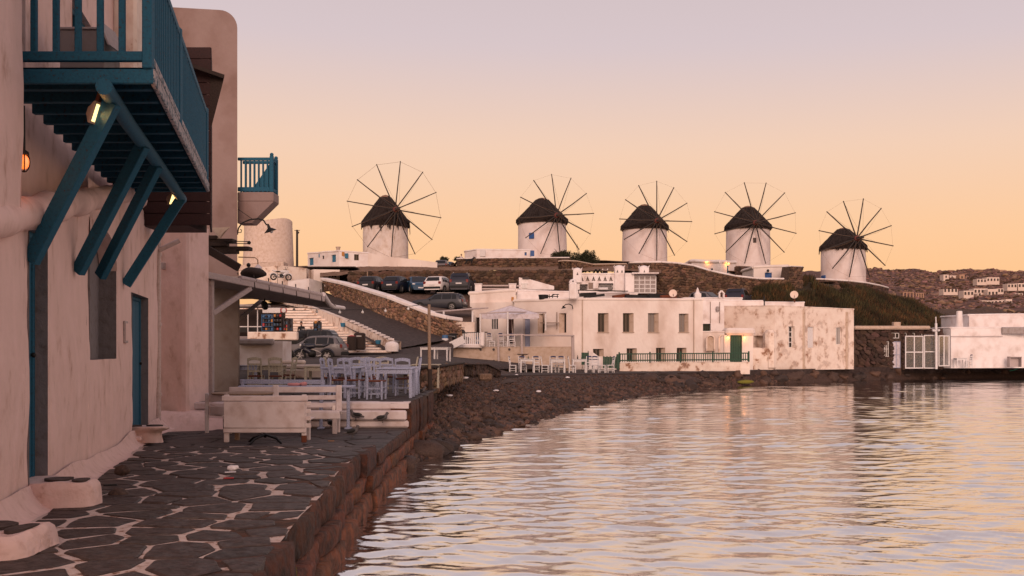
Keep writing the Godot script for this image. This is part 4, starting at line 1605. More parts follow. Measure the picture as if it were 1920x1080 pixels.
func balcony(o: Node3D) -> void:
	var bo := -1.40      # how far the outer edge stands off the picture's wall line
	var q := func(d: float, y: float, inn := 0.0) -> Vector3:
		return V(bo - inn - 0.221 * d, y, -d)
	var d0 := 10.5
	var d1 := 17.7
	var root := MB.new()
	# deck boards as one slab of thin planks seen from below between the joists
	root.face([q.call(d0, 5.52), q.call(d1, 5.52), W(d1, 5.52, -0.2), W(d0, 5.52, -0.2)], Vector3.UP)
	root.face([q.call(d0, 5.485), q.call(d1, 5.485), W(d1, 5.485, -0.2), W(d0, 5.485, -0.2)], Vector3.DOWN)
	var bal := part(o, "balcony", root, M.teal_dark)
	var add := func(called: String, a: Vector3, b: Vector3, w: float, h: float, m: Material, bev := 0.008) -> void:
		var mb := MB.new()
		mb.bar(a, b, w, h, bev)
		part(bal, called, mb, m)
	# fascia: teal on the near end, weathered bare wood along the outer edge
	add.call("fascia", V(wall_x(d0) - 0.2, 5.425, -d0), q.call(d0, 5.425, -0.012), 0.05, 0.15, M.teal)
	add.call("fascia", q.call(d0 - 0.02, 5.425), q.call(d1, 5.425), 0.05, 0.15, M.teal_bare)
	add.call("fascia", V(wall_x(d1) - 0.2, 5.425, -d1), q.call(d1, 5.425), 0.05, 0.15, M.teal)
	for i in 13:
		var d := lerpf(d0 + 0.35, d1 - 0.3, i / 12.0)
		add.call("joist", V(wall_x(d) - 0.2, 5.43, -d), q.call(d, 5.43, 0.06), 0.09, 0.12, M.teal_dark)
	# long beam under the joists on four raking braces
	var beam := MB.new()
	var bpts := []
	for d in [10.35, 12.0, 14.0, 16.0, 17.95]:
		bpts.append(V(-1.88 - 0.221 * d, 5.27 + 0.015 * sin(d * 2.0), -d))
	beam.tube(bpts, 0.085, 12)
	part(bal, "beam", beam, M.teal)
	for k in [[10.75, 10.95, 3.55], [13.0, 13.4, 3.62], [14.4, 15.0, 3.68], [17.6, 17.35, 3.70]]:
		var foot := V(wall_x(k[1]) + 0.02, k[2], -k[1])
		var head := V(-1.86 - 0.221 * k[0], 5.22, -k[0])
		add.call("brace", foot, head, 0.11, 0.17, M.teal, 0.008)
	# railing: posts, rails, balusters
	for d in [d0, 13.3, d1]:
		add.call("post", q.call(d, 5.5, 0.05), q.call(d, 6.82, 0.05), 0.1, 0.1, M.teal, 0.012)
	for y in [5.64, 6.76]:
		add.call("rail", V(wall_x(d0) - 0.1, y, -d0 - 0.03), q.call(d0 + 0.03, y, 0.1), 0.07, 0.10, M.teal)
		add.call("rail", q.call(d0 + 0.05, y, 0.05), q.call(d1 - 0.05, y, 0.05), 0.07, 0.09, M.teal_bare if y < 6 else M.teal)
		add.call("rail", V(wall_x(d1) - 0.1, y, -d1 + 0.03), q.call(d1, y, 0.1), 0.07, 0.09, M.teal)
	for i in 6:
		var px := 20.0 + i * 41.5
		if i == 5:
			px = 227.0
		var x := (px - 960.0) * d0 / F
		add.call("baluster", V(x, 5.62, -d0 - 0.03), V(x, 6.74, -d0 - 0.03), 0.065, 0.05, M.teal)
		add.call("baluster", V(x * 1.0 - 1.6, 5.62, -d1 + 0.03), V(x * 1.0 - 1.6, 6.74, -d1 + 0.03), 0.06, 0.05, M.teal)
	for i in 42:
		var d := lerpf(d0 + 0.18, d1 - 0.15, i / 41.0)
		add.call("baluster", q.call(d, 5.62, 0.05), q.call(d, 6.74, 0.05), 0.05, 0.045, M.teal)
	# a grey board cupboard standing on the balcony
	var cup := MB.new()
	var ca := P(112, 15, 12.6)
	var cb := P(196, 15, 12.6)
	cup.cube(V((ca.x + cb.x) / 2, 6.05, -12.85), V(cb.x - ca.x, 1.05, 0.5), 0.01)
	var cu := solo("cupboard", "plain grey board cupboard standing on the teal balcony behind its railing", "cupboard", cup, M.grey_panel)
	var lid := MB.new()
	lid.cube(V((ca.x + cb.x) / 2, 6.59, -12.85), V(cb.x - ca.x + 0.04, 0.03, 0.54), 0.006)
	part(cu, "top", lid, M.pale_wood)
	var flap := MB.new()
	flap.bar(V(cb.x + 0.02, 6.62, -12.62), V(cb.x + 0.14, 6.32, -12.62), 0.5, 0.02)
	part(cu, "flap", flap, M.pale_wood)

func pier_lamp() -> void:
	var at := P(45, 304, 10.32)
	var o := thing("wall_lantern", "oval caged amber lantern, lit, on the pink pier under the balcony", "lantern", at)
	var b := MB.new()
	b.ball(at, V(0.05, 0.075, 0.05), Basis(), 14, 10)
	part(o, "glass", b, glow("lantern_glow", Color(1.0, 0.42, 0.06), 1.5))
	for i in 6:
		var a := TAU * i / 6.0
		var w := MB.new()
		var pts := []
		for j in 9:
			var t := PI * (j / 8.0) - PI / 2
			pts.append(at + V(cos(a) * cos(t) * 0.06, sin(t) * 0.1, sin(a) * cos(t) * 0.06))
		w.tube(pts, 0.006, 5)
		part(o, "cage_wire", w, M.iron)
	var cap := MB.new()
	cap.lathe(at + V(0, 0.075, 0), [[0.05, 0], [0.045, 0.03], [0.015, 0.05], [0.01, 0.5]], 10)
	part(o, "cap", cap, M.iron)
	var l := OmniLight3D.new()
	l.name = "lantern_light"
	l.position = at + V(0, 0, 0.0)
	l.light_color = Color(1, 0.5, 0.2)
	l.light_energy = 0.05
	l.light_size = 0.04
	l.omni_range = 20
	l.shadow_enabled = true
	add_child(l)

func floodlight(at: Vector3, label: String, s: float) -> void:
	var o := thing("floodlight", label, "floodlight", at, "floodlights under the balcony")
	var fwd := V(0.80, -0.30, 0.52).normalized()
	var bs := Basis.looking_at(-fwd, V(0.25, 1, 0).normalized())
	var t := Transform3D(bs, at)
	var h := MB.new()
	var rows := []
	for k in [[-0.16, 0.05, 0.05], [-0.10, 0.07, 0.07], [0.0, 0.10, 0.145], [0.02, 0.10, 0.145]]:
		var line := PackedVector3Array()
		for c in [[-1, -1], [1, -1], [1, 1], [-1, 1], [-1, -1]]:
			line.append(t * (V(c[0] * k[1], c[1] * k[2], k[0]) * s))
		rows.append(line)
	for j in 3:
		for i in 4:
			h.face([rows[j][i], rows[j][i + 1], rows[j + 1][i + 1], rows[j + 1][i]], (rows[j][i] + rows[j][i + 1]) / 2.0 - at)
	h.face([rows[0][0], rows[0][1], rows[0][2], rows[0][3]], -fwd)
	part(o, "housing", h, M.cream_cloth)
	var g := MB.new()
	g.box(Transform3D(bs, t * (V(0, 0, 0.022) * s)), V(0.15, 0.24, 0.012) * s, 0.004)
	part(o, "glass", g, glow("flood_glow", Color(1.0, 0.86, 0.55), 2.2))
	var rim := MB.new()
	for k in [[-1, 0], [1, 0], [0, -1], [0, 1]]:
		rim.box(Transform3D(bs, t * (V(k[0] * 0.088, k[1] * 0.134, 0.026) * s)), (V(0.03, 0.30, 0.025) if k[0] else V(0.2, 0.03, 0.025)) * s, 0.004)
	part(o, "bezel", rim, M.cream_cloth)
	var br := MB.new()
	br.bar(t * (V(0, 0.1, -0.08) * s), t * (V(0, 0.27, -0.08) * s), 0.03 * s, 0.05 * s)
	br.ball(t * (V(0.03, 0.17, -0.10) * s), Vector3.ONE * 0.035 * s)
	part(o, "bracket", br, M.rust)
	var l := SpotLight3D.new()
	l.name = "flood_beam"
	l.position = at + fwd * 0.06
	add_child(l)
	l.look_at(l.position + fwd, Vector3.UP)
	l.spot_angle = 70
	l.spot_range = 40
	l.light_energy = 0.5
	l.light_color = Color(1, 0.66, 0.34)
	l.light_size = 0.1
	l.shadow_enabled = true

func tower_house() -> void:
	# the neighbour's low white wall with a boarded bay over it
	var b := house("bay_house", "white plastered house end under a dark red boarded bay beside the drain pipe", "house", [G(297, 0, 23.6), G(345, 0, 23.4), G(391, 0, 24.4)], 0.7, 5.5, M.wall_near, {}, 2.0, null, 0.0, -0.30)
	var pil := MB.new()
	pil.cube(G(347, 3.1, 23.5), V(0.22, 4.9, 0.2), 0.06)
	part(b.node, "pilaster", pil, M.wall_near)
	var pl := MB.new()
	var rows := []
	for i in 30:
		var px := lerpf(296, 418, i / 29.0)
		var line := PackedVector3Array()
		for j in 7:
			var t := j / 6.0
			var q := G(px, 0.74 + 0.45 * (1.0 - t * t) * (1.0 if px < 385 else 0.6), 23.2 - 0.75 * t + (px - 296) * 0.006)
			q += V(0, nz.get_noise_3dv(q * 120.0), nz.get_noise_3dv(q * 100.0)) * 0.08
			line.append(q)
		rows.append(line)
	pl.sheet(rows, V(0, 1, 1))
	part(b.node, "plinth", pl, M.wall_foot)
	# red boarded bay: horizontal planks on two faces, a lean-to roof edge
	var bay := MB.new()
	var x0 := (258.0 - 960) * 19.6 / F
	var x1 := (395.0 - 960) * 19.6 / F
	bay.cube(V((x0 + x1) / 2 - 0.2, 6.72, -20.25), V(x1 - x0 - 0.5, 3.44, 1.2))
	var bn := part(b.node, "bay", bay, M.red_wood)
	for i in 15:
		var y := 5.0 + (i + 0.5) * 0.23
		var m := MB.new()
		m.cube(V((x0 + x1) / 2, y, -19.62 + rng.randf_range(-0.008, 0.008)), V(x1 - x0, 0.222, 0.04), 0.008)
		m.bar(V(x1 - 0.01, y, -19.62), V(x1 - 0.36, y, -20.85), 0.04, 0.222, 0.008)
		part(bn, "plank", m, M.red_wood)
	var rf := MB.new()
	rf.face([P(340, 113, 19.2), P(421, 140, 19.5), P(418, 144, 20.6), P(340, 118, 20.6)], Vector3.UP)
	rf.face([P(340, 119, 19.2), P(420, 147, 19.5), P(417, 151, 20.6), P(340, 124, 20.6)], Vector3.DOWN)
	rf.face([P(340, 113, 19.2), P(421, 140, 19.5), P(420, 147, 19.5), P(340, 119, 19.2)], Vector3.BACK)
	rf.face([P(395, 134, 19.6), P(421, 143, 19.6), P(397, 236, 19.6), P(392, 236, 19.6)], Vector3.BACK)
	rf.face([P(395, 134, 19.66), P(421, 143, 19.66), P(397, 236, 19.66), P(392, 236, 19.66)], Vector3.FORWARD)
	part(b.node, "roof", rf, M.brown_wood)
	# the tall tower house
	var cx0 := 300.0
	var cx1 := 445.0
	var d := 30.0
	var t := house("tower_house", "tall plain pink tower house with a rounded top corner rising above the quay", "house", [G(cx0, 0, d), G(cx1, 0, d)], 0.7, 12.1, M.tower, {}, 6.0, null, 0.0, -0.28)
	var top := MB.new()
	var prof := []
	for k in 9:
		var an := PI / 2 * k / 8.0
		prof.append(Vector2((cx1 - 960) * d / F - 0.55 + 0.55 * sin(an), 12.1 + 0.55 * cos(an)))
	var lx := (cx0 - 960) * d / F
	for k in 8:
		var p: Vector2 = prof[k]
		var q: Vector2 = prof[k + 1]
		top.face([V(p.x, p.y, -d), V(q.x, q.y, -d), V(q.x - 1.68, q.y, -d - 6), V(p.x - 1.68, p.y, -d - 6)], V(0.5, 1, 0))
		top.face([V(lx, 12.1, -d), V(p.x, p.y, -d), V(q.x, q.y, -d)], Vector3.BACK)
	top.face([V(lx, 12.1, -d), V(lx, 12.75, -d), V(prof[0].x, prof[0].y, -d)], Vector3.BACK)
	top.face([V(lx, 12.75, -d), V(prof[0].x, prof[0].y, -d), V(prof[0].x - 1.68, prof[0].y, -d - 6), V(lx, 12.75, -d - 6)], Vector3.UP)
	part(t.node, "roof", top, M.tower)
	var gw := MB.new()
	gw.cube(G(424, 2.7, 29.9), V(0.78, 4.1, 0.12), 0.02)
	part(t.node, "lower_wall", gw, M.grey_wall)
	# balcony on a white corbelled slab
	var sx := (445.0 - 960) * 30.4 / F
	var ex := (513.0 - 960) * 30.4 / F
	var sl := MB.new()
	var ys := 2.6 + (655 - 360) * 30.4 / F
	sl.cube(V((sx + ex) / 2, ys - 0.14, -30.75), V(ex - sx, 0.28, 0.7), 0.02)
	var prism := [V(sx, ys - 0.28, 0), V(ex, ys - 0.28, 0), V(sx + 0.42, ys - 0.93, 0), V(sx, ys - 0.93, 0)]
	for z in [-30.42, -31.06]:
		var pts := []
		for p in prism:
			pts.append(p + V(0, 0, z))
		sl.face(pts, V(0, 0, 1 if z > -30.7 else -1))
	sl.face([prism[1] + V(0, 0, -30.42), prism[2] + V(0, 0, -30.42), prism[2] + V(0, 0, -31.06), prism[1] + V(0, 0, -31.06)], V(1, -1, 0))
	sl.face([prism[2] + V(0, 0, -30.42), prism[3] + V(0, 0, -30.42), prism[3] + V(0, 0, -31.06), prism[2] + V(0, 0, -31.06)], Vector3.DOWN)
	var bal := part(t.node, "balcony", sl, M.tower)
	for z in [-30.46, -31.02]:
		for y in [0.09, 1.0]:
			var m := MB.new()
			m.bar(V(sx, ys + y, z), V(ex - 0.05, ys + y, z), 0.06, 0.13 if y < 0.5 else 0.09, 0.01)
			part(bal, "rail", m, M.teal)
		for i in 7:
			var m := MB.new()
			var x := lerpf(sx + 0.1, ex - 0.2, i / 6.0)
			m.bar(V(x, ys, z), V(x, ys + 1.0, z), 0.045, 0.045)
			part(bal, "baluster", m, M.teal)
		var po := MB.new()
		po.bar(V(ex - 0.07, ys, z), V(ex - 0.07, ys + 1.1, z), 0.11, 0.11, 0.015)
		po.ball(V(ex - 0.07, ys + 1.13, z), Vector3.ONE * 0.06)
		part(bal, "post", po, M.teal)
	for y in [0.09, 1.0]:
		var m := MB.new()
		m.bar(V(ex - 0.07, ys + y, -30.46), V(ex - 0.07, ys + y, -31.02), 0.06, 0.11, 0.01)
		part(bal, "rail", m, M.teal)
	for i in 5:
		var m := MB.new()
		var z := lerpf(-30.56, -30.94, i / 11.0)
		m.bar(V(ex - 0.07, ys, z), V(ex - 0.07, ys + 1.0, z), 0.05, 0.07)
		part(bal, "baluster", m, M.teal)
	var pan := MB.new()
	pan.face([V(sx + 0.42, ys + 0.1, -30.50), V(ex - 0.1, ys + 0.93, -30.50), V(ex - 0.1, ys + 0.1, -30.50)], Vector3.BACK)
	pan.face([V(sx + 0.42, ys + 0.1, -30.53), V(ex - 0.1, ys + 0.93, -30.53), V(ex - 0.1, ys + 0.1, -30.53)], Vector3.FORWARD)
	part(bal, "panel", pan, M.teal)
	# swan neck lamp on the corner
	var lm := thing("bracket_lamp", "black swan neck lamp with flared shade on the tower house corner", "lamp", P(445, 440, 30.2))
	var arm := MB.new()
	arm.tube([P(445, 440, 30.1), P(447, 428, 30.1), P(454, 418, 30.1), P(468, 412, 30.1), P(484, 410, 30.1), P(494, 413, 30.1), P(500, 422, 30.1)], 0.022, 8)
	arm.tube([P(446, 392, 30.1), P(475, 412, 30.1)], 0.01, 6)
	arm.tube([P(447, 436, 30.1), P(452, 436, 30.1), P(453, 431, 30.1), P(450, 430, 30.1)], 0.013, 6)
	part(lm, "arm", arm, M.iron)
	var sh := MB.new()
	sh.lathe(P(507, 428, 30.1) + V(0, -0.09, 0), [[0.19, 0.0], [0.12, 0.05], [0.05, 0.1], [0.03, 0.22], [0.001, 0.24]], 14, V(-0.35, 1, 0.1).normalized())
	part(lm, "shade", sh, M.iron)
	var bu := MB.new()
	bu.ball(P(509, 434, 30.1), Vector3.ONE * 0.055)
	part(lm, "bulb", bu, M.lamp_clear)
	var l2 := MB.new()
	l2.tube([P(447, 482, 30.6), P(478, 483, 30.6), P(483, 487, 30.6), P(484, 498, 30.6)], 0.018, 6)
	var l2o := solo("bracket_lamp", "thin plain bracket lamp below the swan neck lamp on the tower house", "lamp", l2, M.pole_wood)
	var l2s := MB.new()
	l2s.lathe(P(484, 503, 30.6), [[0.13, 0.0], [0.1, 0.04], [0.02, 0.12]], 12)
	part(l2o, "shade", l2s, M.canvas)

func lean_to() -> void:
	var o := thing("terrace_roof", "sloping whitewashed plank roof over the restaurant terrace by the tower house", "roof", P(396, 720, 26.5))
	var a := P(304, 500, 23.5)
	var b := P(608, 562, 29.8)
	var a2 := P(398, 552, 33.5)
	var b2 := P(640, 580, 35.0)
	# boards side by side from the front edge to the far edge
	for i in 11:
		var t0 := i / 11.0
		var t1 := (i + 0.97) / 11.0
		var mb := MB.new()
		var q := [a.lerp(a2, t0), b.lerp(b2, t0), b.lerp(b2, t1), a.lerp(a2, t1)]
		var up := V(0, 0.03, 0)
		mb.face(q, Vector3.DOWN)
		mb.face([q[0] + up, q[1] + up, q[2] + up, q[3] + up], Vector3.UP)
		mb.face([q[0], q[1], q[1] + up, q[0] + up], Vector3.BACK)
		mb.face([q[1], q[2], q[2] + up, q[1] + up], Vector3.RIGHT)
		part(o, "plank", mb, M.grey_panel)
	var e := MB.new()
	e.bar(a + V(0, 0.02, 0.03), b + V(0, 0.02, 0.03), 0.07, 0.16, 0.015)
	var eb := part(o, "edge_beam", e, M.pale_wood)
	for i in 3:
		var m := MB.new()
		m.lathe(a.lerp(b, 0.02 + i * 0.035) + V(0, 0.03, 0.065), [[0.025, 0], [0.02, 0.015]], 8, Vector3.BACK)
		part(eb, "bolt", m, M.iron)
	# rolled white edging over the outer half, laced with cord
	for i in 6:
		var t0 := lerpf(0.42, 0.98, i / 6.0)
		var t1 := lerpf(0.42, 0.98, (i + 0.94) / 6.0)
		var m := MB.new()
		m.tube([a.lerp(b, t0) + V(0, 0.12, 0), a.lerp(b, t1) + V(0, 0.12, 0)], 0.065, 10)
		part(o, "rolled_edge", m, M.pale_wood)
		var c := MB.new()
		var k := a.lerp(b, t1 + 0.006) + V(0, 0.08, 0.0)
		c.tube([k + V(-0.03, 0.2, 0), k + V(0.0, 0.05, 0.1), k + V(0.02, -0.14, 0.09)], 0.014, 6)
		part(o, "cord", c, M.brown_wood)
	var end := MB.new()
	end.tube([P(606, 552, 29.8), P(612, 562, 30.2), P(618, 571, 31.5), P(624, 575, 33.0), P(644, 578, 35.0)], 0.075, 10)
	part(o, "gutter", end, M.white)
	# post with shaped head and raking braces
	for k in [[395.0, 25.4, M.pale_wood, 470.0, 540.0], [402.0, 33.0, M.grey_panel, 492.0, 562.0]]:
		var m := MB.new()
		var top: Vector3 = P(k[0], 528 if k[1] < 30 else 562, k[1])
		m.bar(V(top.x, 0.76, top.z), top, 0.15, 0.15, 0.02)
		var po := part(o, "post", m, k[2])
		var hd := MB.new()
		hd.cube(top + V(0, -0.03, 0.02), V(0.17, 0.2, 0.2), 0.05)
		part(po, "head", hd, k[2])
		var br := MB.new()
		br.bar(P(k[0] + 3, 588 if k[1] < 30 else 634, k[1]), P(k[3], k[4], k[1] + 1.2), 0.10, 0.13, 0.015)
		part(o, "brace", br, k[2])
	# dark planks piled on the roof beside the tower
	var t := thing("plank_pile", "pile of dark weathered planks lying on the terrace roof by the tower house", "plank pile", P(430, 470, 27.5))
	for k in [[386, 452, 440, 452], [388, 459, 428, 459], [384, 466, 470, 466.5], [390, 472, 446, 472], [392, 446, 410, 446]]:
		var m := MB.new()
		m.bar(P(k[0], k[1], 27.2 + rng.randf() * 0.3), P(k[2], k[3], 27.4), 0.34, 0.10, 0.01)
		part(t, "plank", m, M.brown_wood)
	for y in [452, 456]:
		var m := MB.new()
		m.tube([P(420, y, 27.0), P(468, y + 1, 27.0)], 0.012, 6)
		part(t, "rod", m, M.iron)
	var kn := MB.new()
	kn.ball(P(467, 455, 27.0), Vector3.ONE * 0.05)
	part(t, "rod_end", kn, M.iron)
	var sb := MB.new()
	sb.bar(P(390, 468, 26.8), P(448, 502, 26.6), 0.12, 0.2, 0.01)
	solo("loose_board", "dark board leaning down from the plank pile to the terrace roof edge", "board", sb, M.brown_wood)
	var cv := MB.new()
	cv.face([P(407, 447, 26.9), P(431, 426, 26.9), P(419, 436, 26.6), P(412, 447, 26.5)], Vector3.BACK)
	cv.face([P(396, 427, 26.9), P(431, 426, 26.9), P(412, 447, 26.5), P(405, 440, 26.5)], Vector3.BACK)
	cv.face([P(400, 428, 27.1), P(431, 425, 27.1), P(413, 448, 27.0)], Vector3.FORWARD)
	solo("canvas_flap", "folded cream canvas flap sticking out above the plank pile", "canvas", cv, M.cream_cloth)
	var tp := MB.new()
	tp.ball(P(474, 512, 27.3), V(0.36, 0.16, 0.3), Basis(), 12, 8, nz, 0.3)
	solo("tarpaulin_bundle", "dark brown tarpaulin bundle lying on the terrace roof edge", "bundle", tp, M.brown_wood)
	var ball := MB.new()
	ball.ball(P(466, 497, 27.6), Vector3.ONE * 0.06)
	solo("round_spotlight", "small round dark spotlight head above the terrace roof", "lamp", ball, M.iron)
	var sp := MB.new()
	sp.lathe(P(498, 578, 28.5), [[0.07, 0], [0.09, 0.05], [0.09, 0.2], [0.04, 0.28]], 12, V(-0.3, 0.6, -0.5).normalized())
	sp.bar(P(496, 560, 28.6), P(497, 574, 28.6), 0.03, 0.03)
	solo("hanging_spotlight", "black spotlight hanging under the terrace roof before the kiosk", "lamp", sp, M.iron)

# ---------------------------------------------------------------- mills and the houses on the hill

func mills() -> void:
	mill(125.0, 680, 766, 485, 416, 367, 741, 393, 92, 5.5, "shaggiest windmill, leftmost of the five, rising behind the low blue-shuttered house", 7, [])
	mill(128.0, 970, 1063, 484, 411, 372, 1043, 404, 79, -6.5, "windmill with a small blue window and a low white annexe beside dark bushes", 1, [[992, 1001, 436, 447, "deep_blue"]])
	mill(130.0, 1166, 1251, 495, 423, 384, 1231, 414, 74, 0.0, "middle windmill of the five, standing straight above the open battlemented house", 2, [])
	mill(130.0, 1361, 1444, 500, 423, 387, 1416, 418, 80, -15.0, "windmill with one small dark window high in its white wall behind the blue-door house", 2, [[1412, 1418, 446, 455, "far_dark"]])
	mill(119.0, 1540, 1622, 531, 462, 428, 1606, 447, 76, -19.5, "lowest windmill, rightmost of the five, on the round stone terrace", 3, [[1541, 1548, 514, 525, "deep_blue"]])
	# tower without a roof
	var d := 114.0
	var mb := MB.new()
	var x := (492.0 - 960) * d / F
	var r := 48.0 * d / F
	var y0 := EYE + (655 - 512) * d / F
	var y1 := EYE + (655 - 409) * d / F
	var rows := []
	for j in 14:
		var t := j / 13.0
		var line := PackedVector3Array()
		for i in 41:
			var a := TAU * (i % 40) / 40.0
			var q := V(x + cos(a) * r * (1.0 - 0.06 * t), lerpf(y0, y1 + (0.18 * sin(a * 3.0) if t == 1.0 else 0.0), t), -d - r + sin(a) * r * (1.0 - 0.06 * t))
			q += V(cos(a), 0, sin(a)) * nz.get_noise_3dv(q * 20.0) * 0.1
			line.append(q)
		rows.append(line)
	mb.solid(rows)
	solo("round_tower", "roofless round plaster tower of an old mill behind the swan neck lamp", "tower", mb, M.bare_tower)

func mill(d: float, pl: float, pr: float, py0: float, py1: float, py2: float, hx: float, hy: float, rp: float, a0: float, label: String, shag: int, wins: Array) -> void:
	var s := d / F
	var r := (pr - pl) / 2.0 * s
	var dc := d + r
	var at := V(((pl + pr) / 2.0 - 960.0) * dc / F, EYE + (655 - py0) * d / F, -dc)
	var o := thing("windmill", label, "windmill", at, "thatched windmills along the hilltop")
	var h := EYE + (655 - py1) * d / F - at.y
	var hc := EYE + (655 - py2) * dc / F - at.y - h
	r *= dc / d
	var bd := MB.new()
	var rows := []
	for j in 11:
		var t := j / 10.0
		var line := PackedVector3Array()
		for i in 49:
			var a := TAU * (i % 48) / 48.0
			var q := at + V(cos(a), 0, sin(a)) * r * (1.0 - 0.035 * t) + V(0, h * 1.06 * t - 1.2 * (1 - t), 0)
			q += V(cos(a), 0, sin(a)) * nz.get_noise_3dv(q * 18.0) * 0.07
			line.append(q)
		rows.append(line)
	bd.solid(rows)
	part(o, "body", bd, M.mill_stained if shag > 5 else M.mill_wall)
	# thatch: a lumpy cone with layers of drooping bundles
	var eave := at + V(0, h, 0)
	var cn := MB.new()
	rows = []
	for k in [[1.03, -0.10], [1.03, 0.10], [0.70, 0.40], [0.41, 0.71], [0.23, 0.93], [0.18, 0.97]]:
		var line := PackedVector3Array()
		for i in 33:
			var a := TAU * (i % 32) / 32.0
			var q: Vector3 = eave + V(cos(a), 0, sin(a)) * r * k[0] + V(0, hc * k[1], 0)
			q += V(cos(a), 0.4, sin(a)) * nz.get_noise_3dv(q * 70.0) * 0.18
			line.append(q)
		rows.append(line)
	cn.solid(rows)
	cn.tinted = true
	var rr := RandomNumberGenerator.new()
	rr.seed = int(pl)
	for lay in [[0.25, 0.90, 80], [0.37, 0.76, 100], [0.50, 0.62, 110], [0.64, 0.47, 130], [0.78, 0.32, 150], [1.02, 0.08, 190]]:
		for i in lay[2]:
			var a: float = TAU * (i + rr.randf()) / lay[2]
			var dir := V(cos(a), 0, sin(a))
			var tone := rr.randf_range(0.5, 1.9)
			cn.col = Color(tone, tone * 0.97, tone * 0.95)
			var sd := V(-sin(a), 0, cos(a)) * rr.randf_range(0.05, 0.13)
			var p: Vector3 = eave + dir * r * lay[0] + V(0, hc * lay[1] + 0.05, 0)
			var drop := rr.randf_range(0.3, 0.5) + (rr.randf() * 0.11 * shag if lay[0] > 1.0 else rr.randf_range(0.35, 0.7))
			if lay[0] > 1.0:
				drop *= 0.8 + (0.5 + 0.16 * shag) * nz.get_noise_1d(a * 300.0 + pl)
				drop = maxf(drop, 0.25)
			var q := p + dir * (r * 0.03 if lay[0] > 1.0 else drop * 0.9 * r * 0.87 / (hc * 0.88)) - V(0, drop * (1.0 if lay[0] > 1.0 else 0.9), 0)
			var qr := Vector2(q.x - at.x, q.z - at.z).length()
			if qr > r * 1.05:
				q -= dir * (qr - r * 1.05)
			var lf := rr.randf_range(0.02, 0.07)
			var lift := dir * lf + V(0, lf, 0)
			cn.face([p - sd + lift, p + sd + lift, q + sd * 0.6 + lift, q - sd * 0.6 + lift], dir + V(0, 0.3, 0))
			cn.face([p - sd + lift, q - sd * 0.6 + lift, q - sd * 0.4], -sd)
			cn.face([p + sd + lift, q + sd * 0.6 + lift, q + sd * 0.4], sd)
	var th := part(o, "thatch", cn, M.thatch)
	var tp := MB.new()
	tp.lathe(eave + V(0, hc * 0.87, 0), [[r * 0.30, 0], [r * 0.27, hc * 0.06], [r * 0.15, hc * 0.13], [0.05, hc * 0.16]], 14)
	part(th, "crest", tp, M.thatch_top)
	# axle, hub, twelve spars, rim cord and stays
	var hubd := dc - r - 0.75
	var hub := P(hx, hy, hubd)
	var n := Vector3(hub.x - at.x, 0, hub.z - at.z).normalized()
	var tv := Vector3.UP.cross(n).normalized()
	var ax := MB.new()
	ax.bar(V(at.x, hub.y, at.z), hub + n * 1.6, 0.30, 0.30, 0.05)
	var axo := part(o, "axle", ax, M.spar)
	var hb := MB.new()
	hb.lathe(hub - n * 0.22, [[0.3, 0.0], [0.34, 0.06], [0.34, 0.4], [0.22, 0.46]], 14, n)
	part(axo, "hub", hb, M.hub_red)
	var rad := rp * hubd / F
	var tips := []
	for i in 12:
		var a := deg_to_rad(a0 + 30.0 * i)
		a += rr.randf_range(-0.02, 0.02)
		var dir := (tv * sin(a) + Vector3.UP * cos(a)) * rr.randf_range(0.975, 1.015)
		var m := MB.new()
		m.tube([hub + dir * 0.2 + n * 0.05, hub + dir * rad * 0.5 + n * rr.randf_range(-0.06, 0.08) + tv * rr.randf_range(-0.07, 0.07), hub + dir * rad], 0.085, 6, 0.06)
		part(o, "spar", m, M.spar)
		tips.append(hub + dir * rad * 0.985)
	var cord := MB.new()
	for i in 12:
		cord.tube([tips[i], tips[(i + 1) % 12]], 0.014 if shag > 5 else 0.007, 4)
	part(o, "rim_cord", cord, M.rope)
	for i in 12:
		var m := MB.new()
		var e := hub + n * 1.55
		var mid: Vector3 = (tips[i] + e) / 2.0 - V(0, 0.15, 0)
		m.tube([e, mid, tips[i]], 0.010, 4)
		part(o, "stay", m, M.rope)
	for w in wins:
		var m := MB.new()
		var p: Vector3 = P((w[0] + w[1]) / 2.0, (w[2] + w[3]) / 2.0, d)
		var dx: float = clampf((p.x - at.x) / r, -0.98, 0.98)
		var ang := asin(dx)
		p = at + V(sin(ang), 0, cos(ang)) * r * 0.985 + V(0, p.y - at.y, 0)
		m.cube(p, V((w[1] - w[0]) * s / maxf(0.5, cos(ang)), (w[3] - w[2]) * s, 0.16), 0.015, ang)
		part(o, "window", m, M[w[4]])

